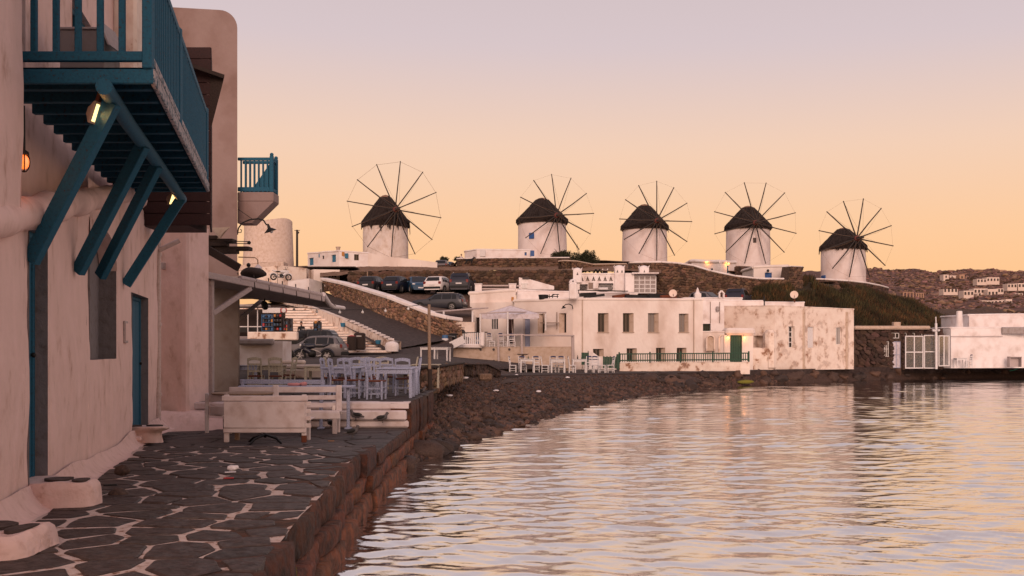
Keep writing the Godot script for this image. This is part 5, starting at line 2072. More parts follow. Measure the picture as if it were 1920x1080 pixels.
func hill_buildings() -> void:
	# low house below the first mill
	var d := 109.0
	var b := house("blue_shutter_house", "low white house with blue doors and shutters below the leftmost windmill", "house", [G(577, 0, 113), G(636, 0, 108), G(690, 0, 109)], EYE + (655 - 503) * 109 / F, [EYE + (655 - 474.5) * 113 / F, EYE + (655 - 470) * 108 / F, EYE + (655 - 474) * 109 / F], M.white, {0: [[579, 588, 483, 498, 0.25], [621, 630, 477, 492, 0.25], [604, 608, 479, 486, 0.2]], 1: [[664, 673, 477, 488, 0.3]]}, 6.0)
	door(b, 0, [579.4, 587.6, 483.4, 498], 0.16, M.blue_door, 3)
	door(b, 0, [621.4, 629.6, 477.4, 492], 0.16, M.blue_door, 3)
	window(b, 0, [604, 608, 479, 486], 0.12, M.far_dark, M.glass_dark, 1, 1)
	window(b, 1, [664, 673, 477, 488], 0.2, M.frame_wood, M.glass_dark, 2, 1)
	for k in [[0, 599, 603, 476, 483, "blue_door"], [1, 640, 646, 472.5, 480, "orange"], [1, 646.6, 653, 475, 484, "blue_door"]]:
		var r := rect_on(b.chain[k[0]], b.chain[k[0] + 1], [k[1], k[2], k[3], k[4]])
		var p := P((k[1] + k[2]) / 2.0, (k[3] + k[4]) / 2.0, 111.2 if k[0] == 0 else 108.1)
		var m := MB.new()
		m.cube(p, V(r[1] - r[0], r[3] - r[2], 0.1), 0.02, 0.75 if k[0] == 0 else -0.3)
		part(b.node, "shutter", m, M[k[5]])
	var ch := MB.new()
	ch.lathe(P(634, 470, 109), [[0.2, 0], [0.2, 0.25], [0.26, 0.28], [0.26, 0.42]], 10)
	part(b.node, "chimney_pot", ch, M.ochre_wall)
	var wl := MB.new()
	var lines := [[690, 474, 109.0], [720, 480, 109.5], [745, 483, 110.0], [790, 488, 110.0], [820, 492, 110.5]]
	for i in 4:
		var p = lines[i]
		var q = lines[i + 1]
		facade(wl, G(p[0], 0, p[2]), G(q[0], 0, q[2]), EYE + (655 - 502) * 110 / F, P(p[0], p[1], p[2]).y, P(q[0], q[1], q[2]).y, [], 1.0, 0.1)
		wl.face([P(p[0], p[1], p[2]), P(q[0], q[1], q[2]), P(q[0], q[1], q[2]) + V(0, 0, -1.5), P(p[0], p[1], p[2]) + V(0, 0, -1.5)], Vector3.UP)
	part(b.node, "yard_wall", wl, M.cream)
	# cream block and shed below it
	var c := house("cream_store", "small cream flat-roofed store with a barred window below the blue-shutter house", "house", [G(575, 0, 101), G(588, 0, 99), G(637, 0, 99.5)], EYE + (655 - 540) * 99 / F, EYE + (655 - 505) * 99 / F, M.cream, {1: [[615, 632, 513, 521, 0.15]]}, 4.0, null, 0.0)
	window(c, 1, [615, 632, 513, 521], 0.08, M.white_paint, M.glass_dark, 3, 1)
	var rf := MB.new()
	rf.cube(P(622, 503, 101), V(98 * 101 / F, 0.10, 3.4), 0.02)
	part(c.node, "roof", rf, M.brown_wood)
	var sd := house("timber_shed", "dark brown open timber shed beside the cream store above the ramp wall", "shed", [G(637.5, 0, 100), G(690, 0, 101)], EYE + (655 - 546) * 99 / F, EYE + (655 - 510) * 99 / F, M.brown_wood, {}, 3.0, null, 0.0)
	for i in 7:
		var m := MB.new()
		m.cube(P(641 + i * 7.6, 527, 99.7), V(0.37, 36 * 99 / F - 0.1, 0.06), 0.01)
		part(sd.node, "board", m, M.red_wood if i < 3 else M.brown_wood)
	# whitewashed rubble terraces at the left
	var pts := [[[446, 520, 110], [446, 498, 110]], [[488, 520, 108], [488, 492, 108]], [[532, 516, 106], [532, 491, 106]]]
	plain_wall("terrace_wall", "bare plaster terrace wall at the foot of the roofless round tower", pts, 2.0, M.bare_tower)
	plain_wall("terrace_wall", "whitewashed rubble wall behind the motorcycle on the hill road", [[[448, 560, 97], [448, 508, 97]], [[520, 560, 96], [520, 497, 96]], [[575, 545, 98], [575, 503, 98]]], 2.0, M.peeling)
	plain_wall("terrace_wall", "lower white wall sloping down above the terrace roof end", [[[540, 570, 92], [540, 526, 92]], [[580, 560, 93], [580, 522, 93]], [[604, 548, 94.5], [604, 529, 94.5]]], 1.0, M.white)
	# retaining walls
	stone_wall("stone_wall", "long dark rubble retaining wall behind the row of parked cars", [[P(652, 552, 92.2), P(652, 510, 92.2)], [P(860, 552, 92), P(860, 507.5, 92)], [P(1072, 552, 92), P(1072, 506.5, 92)]], 0.8, 0.42, null, M.stone, 0.62)
	stone_wall("stone_wall", "rubble wall with thin white cap below the second windmill annexe", [[P(856, 503, 114), P(856, 486, 114)], [P(930, 502, 113.5), P(930, 484.5, 113.5)], [P(1068, 500, 113.5), P(1068, 484, 113.5)]], 0.7, 0.4, M.white, M.stone, 0.85, 0.12)
	stone_wall("stone_wall", "stone wall bend with a rounded stub beside the dark bushes", [[P(1050, 512, 105), P(1050, 497, 105)], [P(1056, 515, 103), P(1056, 490, 103)], [P(1080, 512, 104), P(1080, 491, 104)], [P(1110, 508, 106), P(1110, 497, 106)], [P(1175, 508, 107), P(1175, 496, 107)]], 0.8, 0.36, M.ochre_wall, M.stone, 1.1, 0.14)
	stone_wall("stone_wall", "great brown rubble wall whose white cap sweeps down below the middle windmills", [[P(1180, 578, 98), P(1180, 494, 98)], [P(1240, 578, 98), P(1240, 493, 98)], [P(1270, 578, 98), P(1270, 495, 98)], [P(1300, 578, 98), P(1300, 499.5, 98)], [P(1333, 578, 97.8), P(1333, 509.5, 97.8)], [P(1378, 578, 97.6), P(1378, 519, 97.6)], [P(1422, 576, 97.5), P(1422, 524, 97.5)], [P(1470, 552, 97.5), P(1470, 524.5, 97.5)]], 0.9, 0.40, M.white, M.stone, 0.9, 0.17)
	stone_wall("stone_wall", "stone corner block at the right end of the blue-door house", [[P(1472, 550, 97.6), P(1480, 500, 97.6)], [P(1503, 545, 99.5), P(1503, 501, 99.5)]], 0.8, 0.38, M.white, M.stone, 0.95, 0.1)
	stone_wall("stone_wall", "curved dark rubble terrace wall with white cap under the lowest windmill", [[P(1504, 530, 108), P(1504, 524, 108)], [P(1545, 537, 107), P(1545, 525, 107)], [P(1590, 548, 107), P(1590, 528, 107)], [P(1622, 558, 108), P(1622, 531.5, 108)], [P(1648, 565, 110), P(1648, 536.5, 110)], [P(1664, 568, 113), P(1664, 541, 113)]], 0.9, 0.42, M.white, M.dark_stone, 1.2, 0.17)
	stone_wall("stone_wall", "long warm rubble wall with white cap sloping along the ramp road", [[P(624, 554, 90.5), P(603, 526, 91.5)], [P(650, 563, 86.6), P(641, 534, 87)], [P(684, 575, 82), P(684, 547, 82)], [P(729, 598, 75), P(729, 561, 75.6)], [P(776, 616, 72.6), P(780, 581, 73)], [P(806, 626, 71.8), P(806, 591, 72)], [P(838, 638, 71.4), P(838, 599, 71.6)], [P(866, 648, 72.4), P(866, 603, 72.6)]], 0.5, 0.34, M.white, M.stone, 1.5, 0.26)
	plain_wall("rendered_wall", "white daubed end of the rubble wall with patches of bare stone by the scooter", [[[850, 650, 72.0], [850, 603, 72.0]], [[890, 650, 73], [890, 604, 73]]], 0.6, M.peeling)
	# annexe of the second mill
	var an := house("mill_annexe", "long low white annexe with a meter box beside the second windmill", "house", [G(871, 0, 123), G(894, 0, 120.5), G(996, 0, 121.5)], EYE + (655 - 490) * 120 / F, EYE + (655 - 468) * 121 / F, M.white, {1: [[983.5, 987.5, 473, 479, 0.15]]}, 4.0)
	window(an, 1, [983.5, 987.5, 473, 479], 0.1, M.deep_blue, M.deep_blue, 1, 1)
	var mb := MB.new()
	mb.cube(P(905, 475, 120.5), V(0.65, 0.75, 0.08), 0.02)
	part(an.node, "meter_box", mb, M.white_paint)
	var d2 := MB.new()
	d2.cube(P(998, 475, 120.9), V(0.48, 0.68, 0.1), 0.02)
	part(an.node, "door", d2, M.deep_blue)
	# two small houses by the fourth mill
	var h1 := house("small_white_house", "small white house with two lit wall lamps before the middle windmills", "house", [G(1297, 0, 112), G(1351, 0, 108), G(1379, 0, 111)], EYE + (655 - 522) * 108 / F, [EYE + (655 - 488.5) * 112 / F, EYE + (655 - 489) * 108 / F, EYE + (655 - 491) * 111 / F], M.white, {0: [[1332, 1337, 503, 510, 0.15]], 1: [[1363, 1367, 499, 514, 0.2]]}, 4.0, null, 0.2)
	window(h1, 0, [1332, 1337, 503, 510], 0.1, M.blue_door, M.glass_dark, 1, 1)
	door(h1, 1, [1363, 1367, 499, 514], 0.12, M.blue_door, 1)
	wall_light(P(1324, 491.5, 109.6), "small lit round lamp on the left face of the small white hill house")
	wall_light(P(1366, 494.5, 108.9), "small lit round lamp over the narrow door of the small white hill house")
	var h2 := house("blue_door_house", "white hill house with one bright blue door and a sweeping white wall", "house", [G(1413, 0, 101), G(1478, 0, 100)], EYE + (655 - 527) * 100 / F, [EYE + (655 - 500) * 101 / F, EYE + (655 - 498) * 100 / F], M.cream, {0: [[1434, 1447, 511, 525, 0.2]]}, 5.0, null, 0.16)
	door(h2, 0, [1434.3, 1446.7, 511.3, 525], 0.12, M.deep_blue, 3)
	var la := MB.new()
	la.ball(P(1440, 507.5, 100.2), Vector3.ONE * 0.14)
	part(h2.node, "lamp", la, M.iron)
	stone_wall("stone_wall", "short dark stone wall between the two small hill houses", [[P(1379, 522, 109), P(1379, 500, 109)], [P(1414, 522, 109), P(1414, 500, 109)]], 0.6, 0.35, null, M.dark_stone, 1.1)
	var bx := MB.new()
	bx.cube(P(1409, 518, 104), V(0.55, 0.42, 0.4), 0.05)
	solo("white_bin", "small white box with dark front beside the blue-door house", "box", bx, M.white_paint)
	# poles
	var po := MB.new()
	po.tube([P(557, 503, 105), P(557, 431, 105)], 0.13, 8, 0.11)
	po.bar(P(552, 432, 105), P(562, 432, 105), 0.06, 0.06)
	po.bar(P(557, 435, 105), P(560, 437, 105), 0.2, 0.25)
	solo("utility_pole", "dark bare utility pole against the sky left of the blue-shutter house", "pole", po, M.spar)
	var p2 := MB.new()
	p2.tube([P(689, 548, 90), P(689, 509, 90)], 0.06, 6)
	solo("thin_pole", "thin brown pole at the corner of the car park before the shed", "pole", p2, M.pole_wood)
	# bushes by the second mill
	shrub("broad dark evergreen bush beside the second windmill", P(1094, 503, 111.5), V(2.0, 2.5, 1.3), 41)
	shrub("low dark bush at the foot of the second windmill", P(1052, 486, 114.9), V(1.6, 1.25, 0.9), 42)
	shrub("sparse little bush beside the person on the upper wall", P(858, 489, 121), V(0.6, 0.6, 0.5), 43)
	shrub("thin bush behind the parked car on the hilltop", P(832, 490, 134), V(0.8, 0.7, 0.5), 44)
	far_village()

func plain_wall(called: String, label: String, pts: Array, thick: float, m: Material) -> void:
	var mb := MB.new()
	for i in pts.size() - 1:
		var a = pts[i]
		var b = pts[i + 1]
		var p0 := P(a[0][0], a[0][1], a[0][2])
		var p1 := P(b[0][0], b[0][1], b[0][2])
		var q0 := P(a[1][0], a[1][1], a[1][2])
		var q1 := P(b[1][0], b[1][1], b[1][2])
		facade(mb, p0, p1, minf(p0.y, p1.y), q0.y, q1.y, [], 0.8, 0.12)
		mb.face([q0, q1, q1 + V(0, 0, -thick), q0 + V(0, 0, -thick)], Vector3.UP)
		mb.face([q0, q1, q1 + V(0, -2, -thick), q0 + V(0, -2, -thick)], Vector3.FORWARD)
		if i == pts.size() - 2:
			mb.face([p1, q1, q1 + V(0, 0, -thick), p1 + V(0, 0, -thick)], Vector3.RIGHT)
	solo(called, label, "wall", mb, m)

func wall_light(at: Vector3, label: String, s := 0.13, e := 2.5, power := 0.5) -> void:
	var o := thing("wall_lamp", label, "wall lamp", at)
	var b := MB.new()
	b.ball(at, Vector3.ONE * s, Basis(), 12, 8)
	part(o, "bulb", b, glow("wall_glow", Color(1.0, 0.62, 0.25), e))
	var k := MB.new()
	k.cube(at + V(0, s * 0.9, -s * 0.8), V(s, s * 0.5, s * 1.6), 0.01)
	part(o, "holder", k, M.iron)
	var l := OmniLight3D.new()
	l.name = "lamp_light"
	l.position = at
	l.light_color = Color(1, 0.62, 0.28)
	l.light_energy = power
	l.light_size = s * 0.8
	l.omni_range = 30
	l.shadow_enabled = true
	add_child(l)

func shrub(label: String, at: Vector3, s: Vector3, seed_: int) -> void:
	var o := thing("bush", label, "bush", at)
	var r := RandomNumberGenerator.new()
	r.seed = seed_
	var st := MB.new()
	for i in 5:
		st.tube([at, at + V(r.randf_range(-0.5, 0.5) * s.x, s.y * r.randf_range(0.5, 1.1), r.randf_range(-0.3, 0.3) * s.z)], 0.05, 5, 0.015)
	part(o, "stem", st, M.brown_wood)
	var lf := MB.new()
	lf.face([V(0, 0, 0), V(0.5, 0.2, 0.1), V(1, 0, 0), V(0.5, -0.2, 0.1)], Vector3.BACK)
	var ts := []
	var cs := []
	for i in int(2200 * s.x * s.y):
		var d := V(r.randfn(), absf(r.randfn()), r.randfn()).normalized()
		var lump := 0.72 + 0.55 * nz.get_noise_3dv(d * 80.0 + at * 3.0)
		var q := at + d * s * lump * pow(r.randf(), 0.25) + V(0, 0.05, 0)
		ts.append(Transform3D(Basis.from_euler(V(r.randf() * TAU, r.randf() * TAU, r.randf() * TAU)).scaled(Vector3.ONE * r.randf_range(0.12, 0.24)), q))
		var k := r.randf_range(0.5, 1.5)
		cs.append(Color(k * r.randf_range(0.9, 1.3), k, k))
	copies(o, "crown", lf.mesh(), M.leaf, ts, cs)

func far_village() -> void:
	var k := 0
	var count := [0, 0, 0, 0]
	# px range, py range, distance, material: scattered white houses on the far hillside
	var list := [
		[1769, 1779, 515, 522, 700, 0], [1781, 1798, 516.5, 523, 705, 0], [1799, 1809, 514.5, 524, 700, 1], [1811, 1817, 519, 523, 705, 1], [1832, 1850, 523, 529, 640, 0], [1850, 1874, 520, 528, 645, 0],
		[1836, 1848, 511, 516, 740, 1], [1850, 1862, 509, 515, 740, 1], [1862, 1874, 511, 518, 730, 0], [1875, 1886, 506, 517, 735, 1], [1886, 1894, 511, 517, 735, 0], [1889, 1907, 532, 539, 590, 0], [1909, 1928, 531, 539, 590, 0],
		[1769, 1796, 542, 546.5, 540, 0], [1807, 1826, 545, 554, 520, 0], [1826, 1852, 541, 550, 525, 0], [1852, 1872, 542, 556, 520, 0], [1870, 1882, 541, 548, 525, 0], [1833, 1841, 550, 555, 518, 0], [1840, 1864, 563.5, 572, 470, 0], [1864, 1886, 563, 571, 472, 0], [1886, 1898, 561, 573, 470, 0], [1904, 1918, 550, 556, 520, 0], [1846, 1852, 569, 573, 468, 0]]
	list.sort_custom(func(p, q): return p[0] < q[0])
	for h in list:
		var dd: float = h[4]
		k += 1
		var words := ["the far ridge cluster", "the terrace under the ridge", "the long white hillside row", "the lowest hillside group"]
		var where: int = 0 if h[3] < 525 else 1 if h[3] < 541 else 2 if h[3] < 558 else 3
		count[where] += 1
		var ord_: String = ["first", "second", "third", "fourth", "fifth", "sixth", "seventh", "eighth", "ninth", "tenth", "eleventh"][count[where] - 1]
		var o := thing("hillside_house", "%s house of %s from the left, small and %s" % [ord_, words[where], "white" if h[5] == 0 else "tan"], "house", P((h[0] + h[1]) / 2.0, h[3], dd), "houses on the far hill")
		var mb := MB.new()
		var a := P(h[0], h[3], dd)
		var b := P(h[1], h[2], dd)
		mb.cube((a + b) / 2.0 + V(0, -1.0, -3), V(b.x - a.x, b.y - a.y + 2.0, 6), 0.1, 0.0)
		part(o, "wall", mb, M.far_wall if h[5] == 0 else M.far_tan)
		var n := maxi(1, int((h[1] - h[0]) / 6.0))
		for i in n:
			var w := MB.new()
			var px := lerpf(h[0], h[1], (i + 0.5) / n)
			w.cube(P(px, lerpf(h[2], h[3], 0.55), dd - 0.1), V(0.9, 1.5, 0.3))
			part(o, "window", w, M.far_dark)
	for h in [[1694, 1712, 548, 556, 480], [1718, 1731, 550, 556, 485]]:
		var o := thing("house_frame", "%s unfinished concrete house frame on the bare far slope" % ("larger" if h[0] < 1700 else "smaller"), "house frame", P((h[0] + h[1]) / 2.0, h[3], h[4]))
		var s := MB.new()
		s.cube(P((h[0] + h[1]) / 2.0, h[2], h[4]) + V(0, 0, -2), V((h[1] - h[0]) * h[4] / F, 0.35, 4.5))
		part(o, "roof_slab", s, M.far_tan)
		for i in 4:
			var c := MB.new()
			c.bar(P(lerpf(h[0], h[1], i / 3.0), h[3] + 3, h[4]), P(lerpf(h[0], h[1], i / 3.0), h[2], h[4]), 0.45, 0.45)
			part(o, "column", c, M.far_tan)

# ---------------------------------------------------------------- the white houses on the bay

func waterfront() -> void:
	var y0 := 0.95
	var H := func(py: float, d: float) -> float: return EYE + (655 - py) * d / F
	# main two-storey block: left wing turned a little to the left, front facing the bay
	var chain := [G(964, 0, 81.5), G(1074, 0, 78), G(1318, 0, 78)]
	var cuts := {
		0: [[1008, 1021, 588, 625, 0.35], [1048, 1062, 587, 624, 0.35], [981, 994, 596, 650, 0.4], [1029, 1043, 655, 676, 0.4], [1055, 1069, 654, 675, 0.4]],
		1: [[1121, 1141, 587, 623, 0.4], [1168, 1188, 587, 623, 0.4], [1215, 1235, 587, 623, 0.4], [1273, 1291, 588, 623, 0.4], [1112, 1132, 654, 668, 0.4], [1175, 1194, 653, 678, 0.4], [1230, 1247, 652, 678, 0.4], [1269, 1287, 652, 678, 0.4]]}
	var b := house("main_house", "large two-storey cream house with four upper windows facing the bay", "house", chain, y0, [H.call(563, 81.5), H.call(560.5, 78), H.call(560.5, 78)], M.cream, cuts, 8.0, null, 0.13)
	for w in cuts[1]:
		splay(b, 1, w, 0.62, 1.0)
	for w in cuts[0].slice(0, 2):
		splay(b, 0, w, 0.5, 0.0)
	for w in cuts[1].slice(0, 4):
		window(b, 1, [w[0], lerpf(w[0], w[1], 0.64), w[2], w[3]], 0.3, M.frame_wood, M.curtain if w[0] > 1200 else M.glass_dark, 2, 1)
		var s := MB.new()
		var r := rect_on(b.chain[1], b.chain[2], [w[0], w[1], w[2], w[3]])
		s.cube(V(b.chain[1].x + (r[0] + r[1]) / 2, r[2] - 0.01, -77.98), V(r[1] - r[0] + 0.1, 0.07, 0.16), 0.02)
		part(b.node, "window_sill", s, M.ochre_wall)
	for w in cuts[1].slice(4):
		window(b, 1, [w[0], lerpf(w[0], w[1], 0.64), w[2], w[3]], 0.3, M.frame_wood, M.glass_dark, 2, 1)
	for w in cuts[0].slice(0, 2):
		window(b, 0, [lerpf(w[0], w[1], 0.48), w[1], w[2], w[3]], 0.25, M.frame_wood, M.glass_dark, 2, 1)
	door(b, 0, [981.4, 993.6, 596.5, 650], 0.25, M.blue_paint, 3)
	door(b, 0, [1029.4, 1042.6, 655.5, 676], 0.3, M.white_paint, 3)
	door(b, 0, [1055.4, 1068.6, 654.5, 675], 0.3, M.frame_wood, 3)
	for px in [1092.0, 1301.0]:
		var p := MB.new()
		p.tube([P(px, 562, 77.9), P(px, 690, 77.9)], 0.045, 6)
		part(b.node, "downpipe", p, M.ochre_wall)
	# shelf and pipe rail on the left face
	var sh := MB.new()
	sh.bar(P(1014, 605.5, 79.2), P(1047, 605.5, 78.3), 0.3, 0.07)
	sh.bar(P(1019, 585, 79.3), P(1022, 617, 79.2), 0.08, 0.06)
	sh.bar(P(1044, 585, 78.6), P(1044, 617, 78.6), 0.08, 0.06)
	part(b.node, "shelf", sh, M.frame_wood)
	var lamp := thing("bracket_lamp", "black swan neck lamp on the corner of the large cream house", "lamp", P(1074, 575, 77.9))
	var arm := MB.new()
	arm.tube([P(1074, 579, 77.8), P(1073, 573, 77.6), P(1067, 570, 77.4), P(1060, 571, 77.3), P(1058, 574, 77.3)], 0.035, 6)
	part(lamp, "arm", arm, M.iron)
	var lsh := MB.new()
	lsh.lathe(P(1057, 578, 77.3), [[0.2, 0], [0.12, 0.06], [0.04, 0.2]], 12, V(-0.2, 1, 0.1).normalized())
	part(lamp, "shade", lsh, M.iron)
	# roof storey at the left, set back block, chimney, stair head
	var u := house("roof_room", "cream roof room with rounded parapet behind the canopy", "house", [G(881, 0, 84.5), G(967, 0, 83.5)], 3.0, [H.call(549, 84.5), H.call(543.5, 83.5)], M.cream, {}, 5.0, null, 0.16)
	for k in [[886, 921, 84.3], [930, 1000, 84]]:
		pass
	var bx := MB.new()
	bx.cube(P(961, 560.5, 83.4), V(0.2, 0.32, 0.12), 0.02)
	part(u.node, "meter_box", bx, M.orange)
	# ground storey below it, behind the terrace
	var low := house("terrace_house", "cream ground floor front with door and shutters behind the raised terrace", "house", [G(881, 0, 84), G(964.5, 0, 83)], 1.6, [H.call(568, 84), H.call(566, 83)], M.cream, {0: [[892, 901, 595, 640, 0.4], [921, 934, 597, 618, 0.2], [950, 963, 595, 645, 0.3]]}, 0.6, null, 0.0)
	door(low, 0, [892.4, 900.6, 595.5, 640], 0.25, M.brown_wood, 2)
	window(low, 0, [921, 934, 597, 618], 0.12, M.frame_white, M.glass_dark, 4, 1)
	door(low, 0, [950.4, 962.6, 595.5, 645], 0.2, M.red_wood, 2)
	var sb := house("set_back_block", "plain white roof block set back behind the roof room", "house", [G(968, 0, 85), G(1195, 0, 88)], 4.0, [H.call(544, 85), H.call(550, 88)], M.white, {}, 3.0, null, 0.08)
	for k in [[897, 533.5, 547, 13], [961, 533.5, 543, 13]]:
		pillar(P(k[0], k[2], 87), k[3] * 87 / F, (k[2] - k[1]) * 87 / F, "white parapet pillar on the roof room, %s" % ("above its left end" if k[0] < 930 else "above its right end"))
	var rl := MB.new()
	for y in [535.5, 541.5]:
		rl.bar(P(903, y, 87), P(956, y, 87), 0.1, 0.12)
		rl.bar(P(968, y + 0.5, 87), P(976, y + 0.5, 87), 0.1, 0.12)
	solo("roof_rail", "two-bar pale rail between the parapet pillars on the roof room", "railing", rl, M.pale_wood)
	var st := thing("roof_hut", "small white stair head with a sloping roof and slatted door on the flat roofs", "roof hut", P(985, 542, 90))
	var m := MB.new()
	var pr := [[973, 543], [973, 520], [993, 523.5], [1039, 536.5], [1039, 543]]
	var f := []
	var g := []
	for p in pr:
		f.append(P(p[0], p[1], 90)); g.append(P(p[0], p[1], 90) + V(0, 0, -3))
	m.face(f, Vector3.BACK)
	for i in 5:
		m.face([f[i], f[(i + 1) % 5], g[(i + 1) % 5], g[i]], (f[i] + f[(i + 1) % 5]) / 2 - P(995, 536, 90))
	part(st, "wall", m, M.white)
	var sd := MB.new()
	for i in 4:
		sd.cube(P(979.5 + i * 2.6, 536.5, 89.95), V(0.09, 8 * 90 / F, 0.06))
	sd.cube(P(983.5, 531.5, 89.95), V(0.6, 0.07, 0.07))
	part(st, "slatted_door", sd, M.frame_white)
	var sv := MB.new()
	sv.cube(P(986, 521.5, 89.9), V(0.62, 0.16, 0.08))
	part(st, "vent", sv, M.far_dark)
	var chn := thing("chimney", "tall white chimney with rounded head standing on the corner of the large house", "chimney", P(1074.5, 561, 77.6))
	var cm := MB.new()
	cm.cube(P(1074.5, 546, 77.2), V(15 * 77.2 / F, 30 * 77.2 / F, 0.6), 0.06)
	cm.lathe(P(1074.5, 530.5, 77.2) + V(0, 0, -0.3), [[0.30, 0], [0.30, 0.1], [0.22, 0.25], [0.02, 0.33]], 14, V(0, 1, 0))
	part(chn, "stack", cm, M.white)
	var cv := MB.new()
	cv.face([P(1074.5, 525, 76.8), P(1077, 528.5, 76.8), P(1072, 528.5, 76.8)], Vector3.BACK)
	cv.face([P(1074.5, 525, 76.84), P(1077, 528.5, 76.84), P(1072, 528.5, 76.84)], Vector3.FORWARD)
	part(chn, "smoke_hole", cv, M.far_dark)
	# things on the flat roof
	var tk := MB.new()
	tk.lathe(P(1019, 561.5, 80), [[0.36, 0], [0.40, 0.3], [0.42, 0.36], [0.3, 0.38]], 14)
	solo("roof_basin", "dark round basin standing on the flat roof left of the tall chimney", "basin", tk, M.iron)
	var fr := MB.new()
	for k in [[1028, 556, 1047, 556], [1028, 561, 1047, 561], [1030, 552, 1030, 561.5], [1045, 552, 1045, 561.5], [1036, 552, 1048, 552], [1036, 552, 1036, 561], [1030, 557, 1040, 552]]:
		fr.bar(P(k[0], k[1], 80.3), P(k[2], k[3], 80.3), 0.06, 0.07)
	solo("metal_frame", "dark metal frame lying on the flat roof beside the basin", "frame", fr, M.iron)
	var junk := thing("roof_clutter", "dark timber and sheet clutter lying along the flat roof right of the chimney", "clutter", P(1140, 559, 83))
	for k in [[1088, 553, 1116, 551.5, 0.3], [1096, 557, 1132, 553, 0.2], [1150, 557, 1178, 553.5, 0.28], [1172, 555, 1212, 557, 0.25], [1216, 556, 1246, 555, 0.35], [1238, 557, 1266, 556, 0.3]]:
		var q := MB.new()
		q.bar(P(k[0], k[1], 82.5), P(k[2], k[3], 83), 0.5, k[4], 0.03)
		part(junk, "board", q, M.iron if int(k[0]) % 4 < 2 else M.rust)
	var aw := MB.new()
	aw.bar(P(1085, 544, 85), P(1176, 546, 87.3), 0.3, 0.07)
	aw.bar(P(1085, 544.5, 85), P(1085, 551, 85), 0.06, 0.06)
	solo("pipe_rail", "thin dark rail across the open house front above the flat roof", "rail", aw, M.iron)
	# open battlemented house with triangles
	open_house()
	# middle recess: bluish wall, arches, portal with green door
	var rc := house("recess_house", "narrow blue-white house wall in the recess between the large house and the peeling house", "house", [G(1316, 0, 80), G(1358, 0, 80)], y0, H.call(562, 80), M.white, {0: [[1317, 1332.5, 607, 620.5, 0.5]]}, 4.0, null, 0.06)
	window(rc, 0, [1317.5, 1332, 607.5, 620.5], 0.3, M.green, M.glass_dark, 4, 1)
	var cab := MB.new()
	cab.cube(P(1345.5, 579, 79.8), V(0.26, 0.36, 0.2), 0.04)
	part(rc.node, "meter_box", cab, M.grey_panel)
	for px in [1332.0, 1349.5]:
		var t := MB.new()
		t.tube([P(px, 566, 79.92), P(px, 606, 79.92)], 0.03, 6)
		part(rc.node, "downpipe", t, M.frame_wood)
	var ar := house("arch_wall", "low cream wall with a blind arch niche and an arched wooden doorway", "wall", [G(1318.2, 0, 78.3), G(1359, 0, 77.6)], y0, H.call(621.5, 78), M.cream, {}, 1.2, null, 0.08)
	for k in [[1323.5, 1338, 629, 658, "ochre_wall"], [1346.5, 1359, 628.5, 664, "brown_wood"]]:
		var pts := []
		var dd := 78.0
		var cxp: float = (k[0] + k[1]) / 2.0
		var rp: float = (k[1] - k[0]) / 2.0
		for i in 11:
			var an := PI * i / 10.0
			pts.append(P(cxp + cos(an) * rp, k[2] + rp - sin(an) * rp, dd))
		pts.append(P(k[0], k[3], dd)); pts.append(P(k[1], k[3], dd))
		var am := MB.new()
		var o2 := V(0, 0, 0.28)
		am.face(pts.map(func(q): return q + V(0, 0, 0.24)), Vector3.BACK)
		part(ar.node, "arch_niche" if k[0] < 1340 else "arched_door", am, M[k[4]])
		var rim := MB.new()
		var line := pts.map(func(q): return q + V(0, 0, 0.3))
		line.push_front(line.pop_back())
		rim.tube(line.slice(0, 13), 0.07, 6)
		part(ar.node, "arch_rim", rim, M.peeling)
	var po := house("portal", "white portal house with a tall green door between two lit lamps", "porch", [G(1358, 0, 77.4), G(1412, 0, 77.4)], y0, [H.call(628, 77.4), H.call(627, 77.4)], M.cream, {0: [[1369, 1391.5, 622.5, 679, 0.3]]}, 1.5, null, 0.0)
	var pt := MB.new()
	pt.cube(P(1385, 622, 77.9), V(56 * 77.4 / F, 0.55, 1.5), 0.25)
	part(po.node, "rounded_top", pt, M.cream)
	door(po, 0, [1369.3, 1391.2, 622.5, 679], 0.16, M.green, 4)
	wall_light(P(1365, 633.5, 77.15), "small lit lamp left of the tall green door", 0.10, 5.0, 0.2)
	wall_light(P(1395.5, 633.5, 77.15), "small lit lamp right of the tall green door", 0.10, 5.0, 0.2)
	# peeling house at the right, its upper storey and the side buttress
	var up := house("peeling_house", "weathered cream house with peeling plaster and three narrow windows at the water's edge", "house", [G(1356, 0, 82), G(1453, 0, 79), G(1601, 0, 84.5)], y0, [H.call(574, 82), H.call(573, 79), H.call(579.5, 84.5)], M.peeling, {0: [[1413, 1434.5, 629, 651, 0.7]], 1: [[1478, 1490, 612, 652, 0.35], [1514, 1526, 613, 652, 0.18], [1567, 1578, 614, 646, 0.25]]}, 7.0, null, 0.06)
	window(up, 1, [1478, 1490, 612, 652], 0.28, M.frame_white, M.glass_dark, 2, 4)
	window(up, 1, [1514.2, 1525.8, 613, 652], 0.1, M.white_paint, M.white_paint, 2, 1)
	window(up, 1, [1567, 1578, 614, 646], 0.16, M.frame_white, M.curtain, 3, 1)
	var bu := MB.new()
	bu.cube(P(1443, 657, 78.5) , V(21 * 78.5 / F, 76 * 78.5 / F, 1.2), 0.25)
	part(up.node, "buttress", bu, M.peeling)
	var lowb := MB.new()
	lowb.cube(P(1424, 674, 78.7), V(46 * 78.7 / F, 44 * 78.7 / F, 1.4), 0.1)
	part(up.node, "low_wall", lowb, M.peeling)
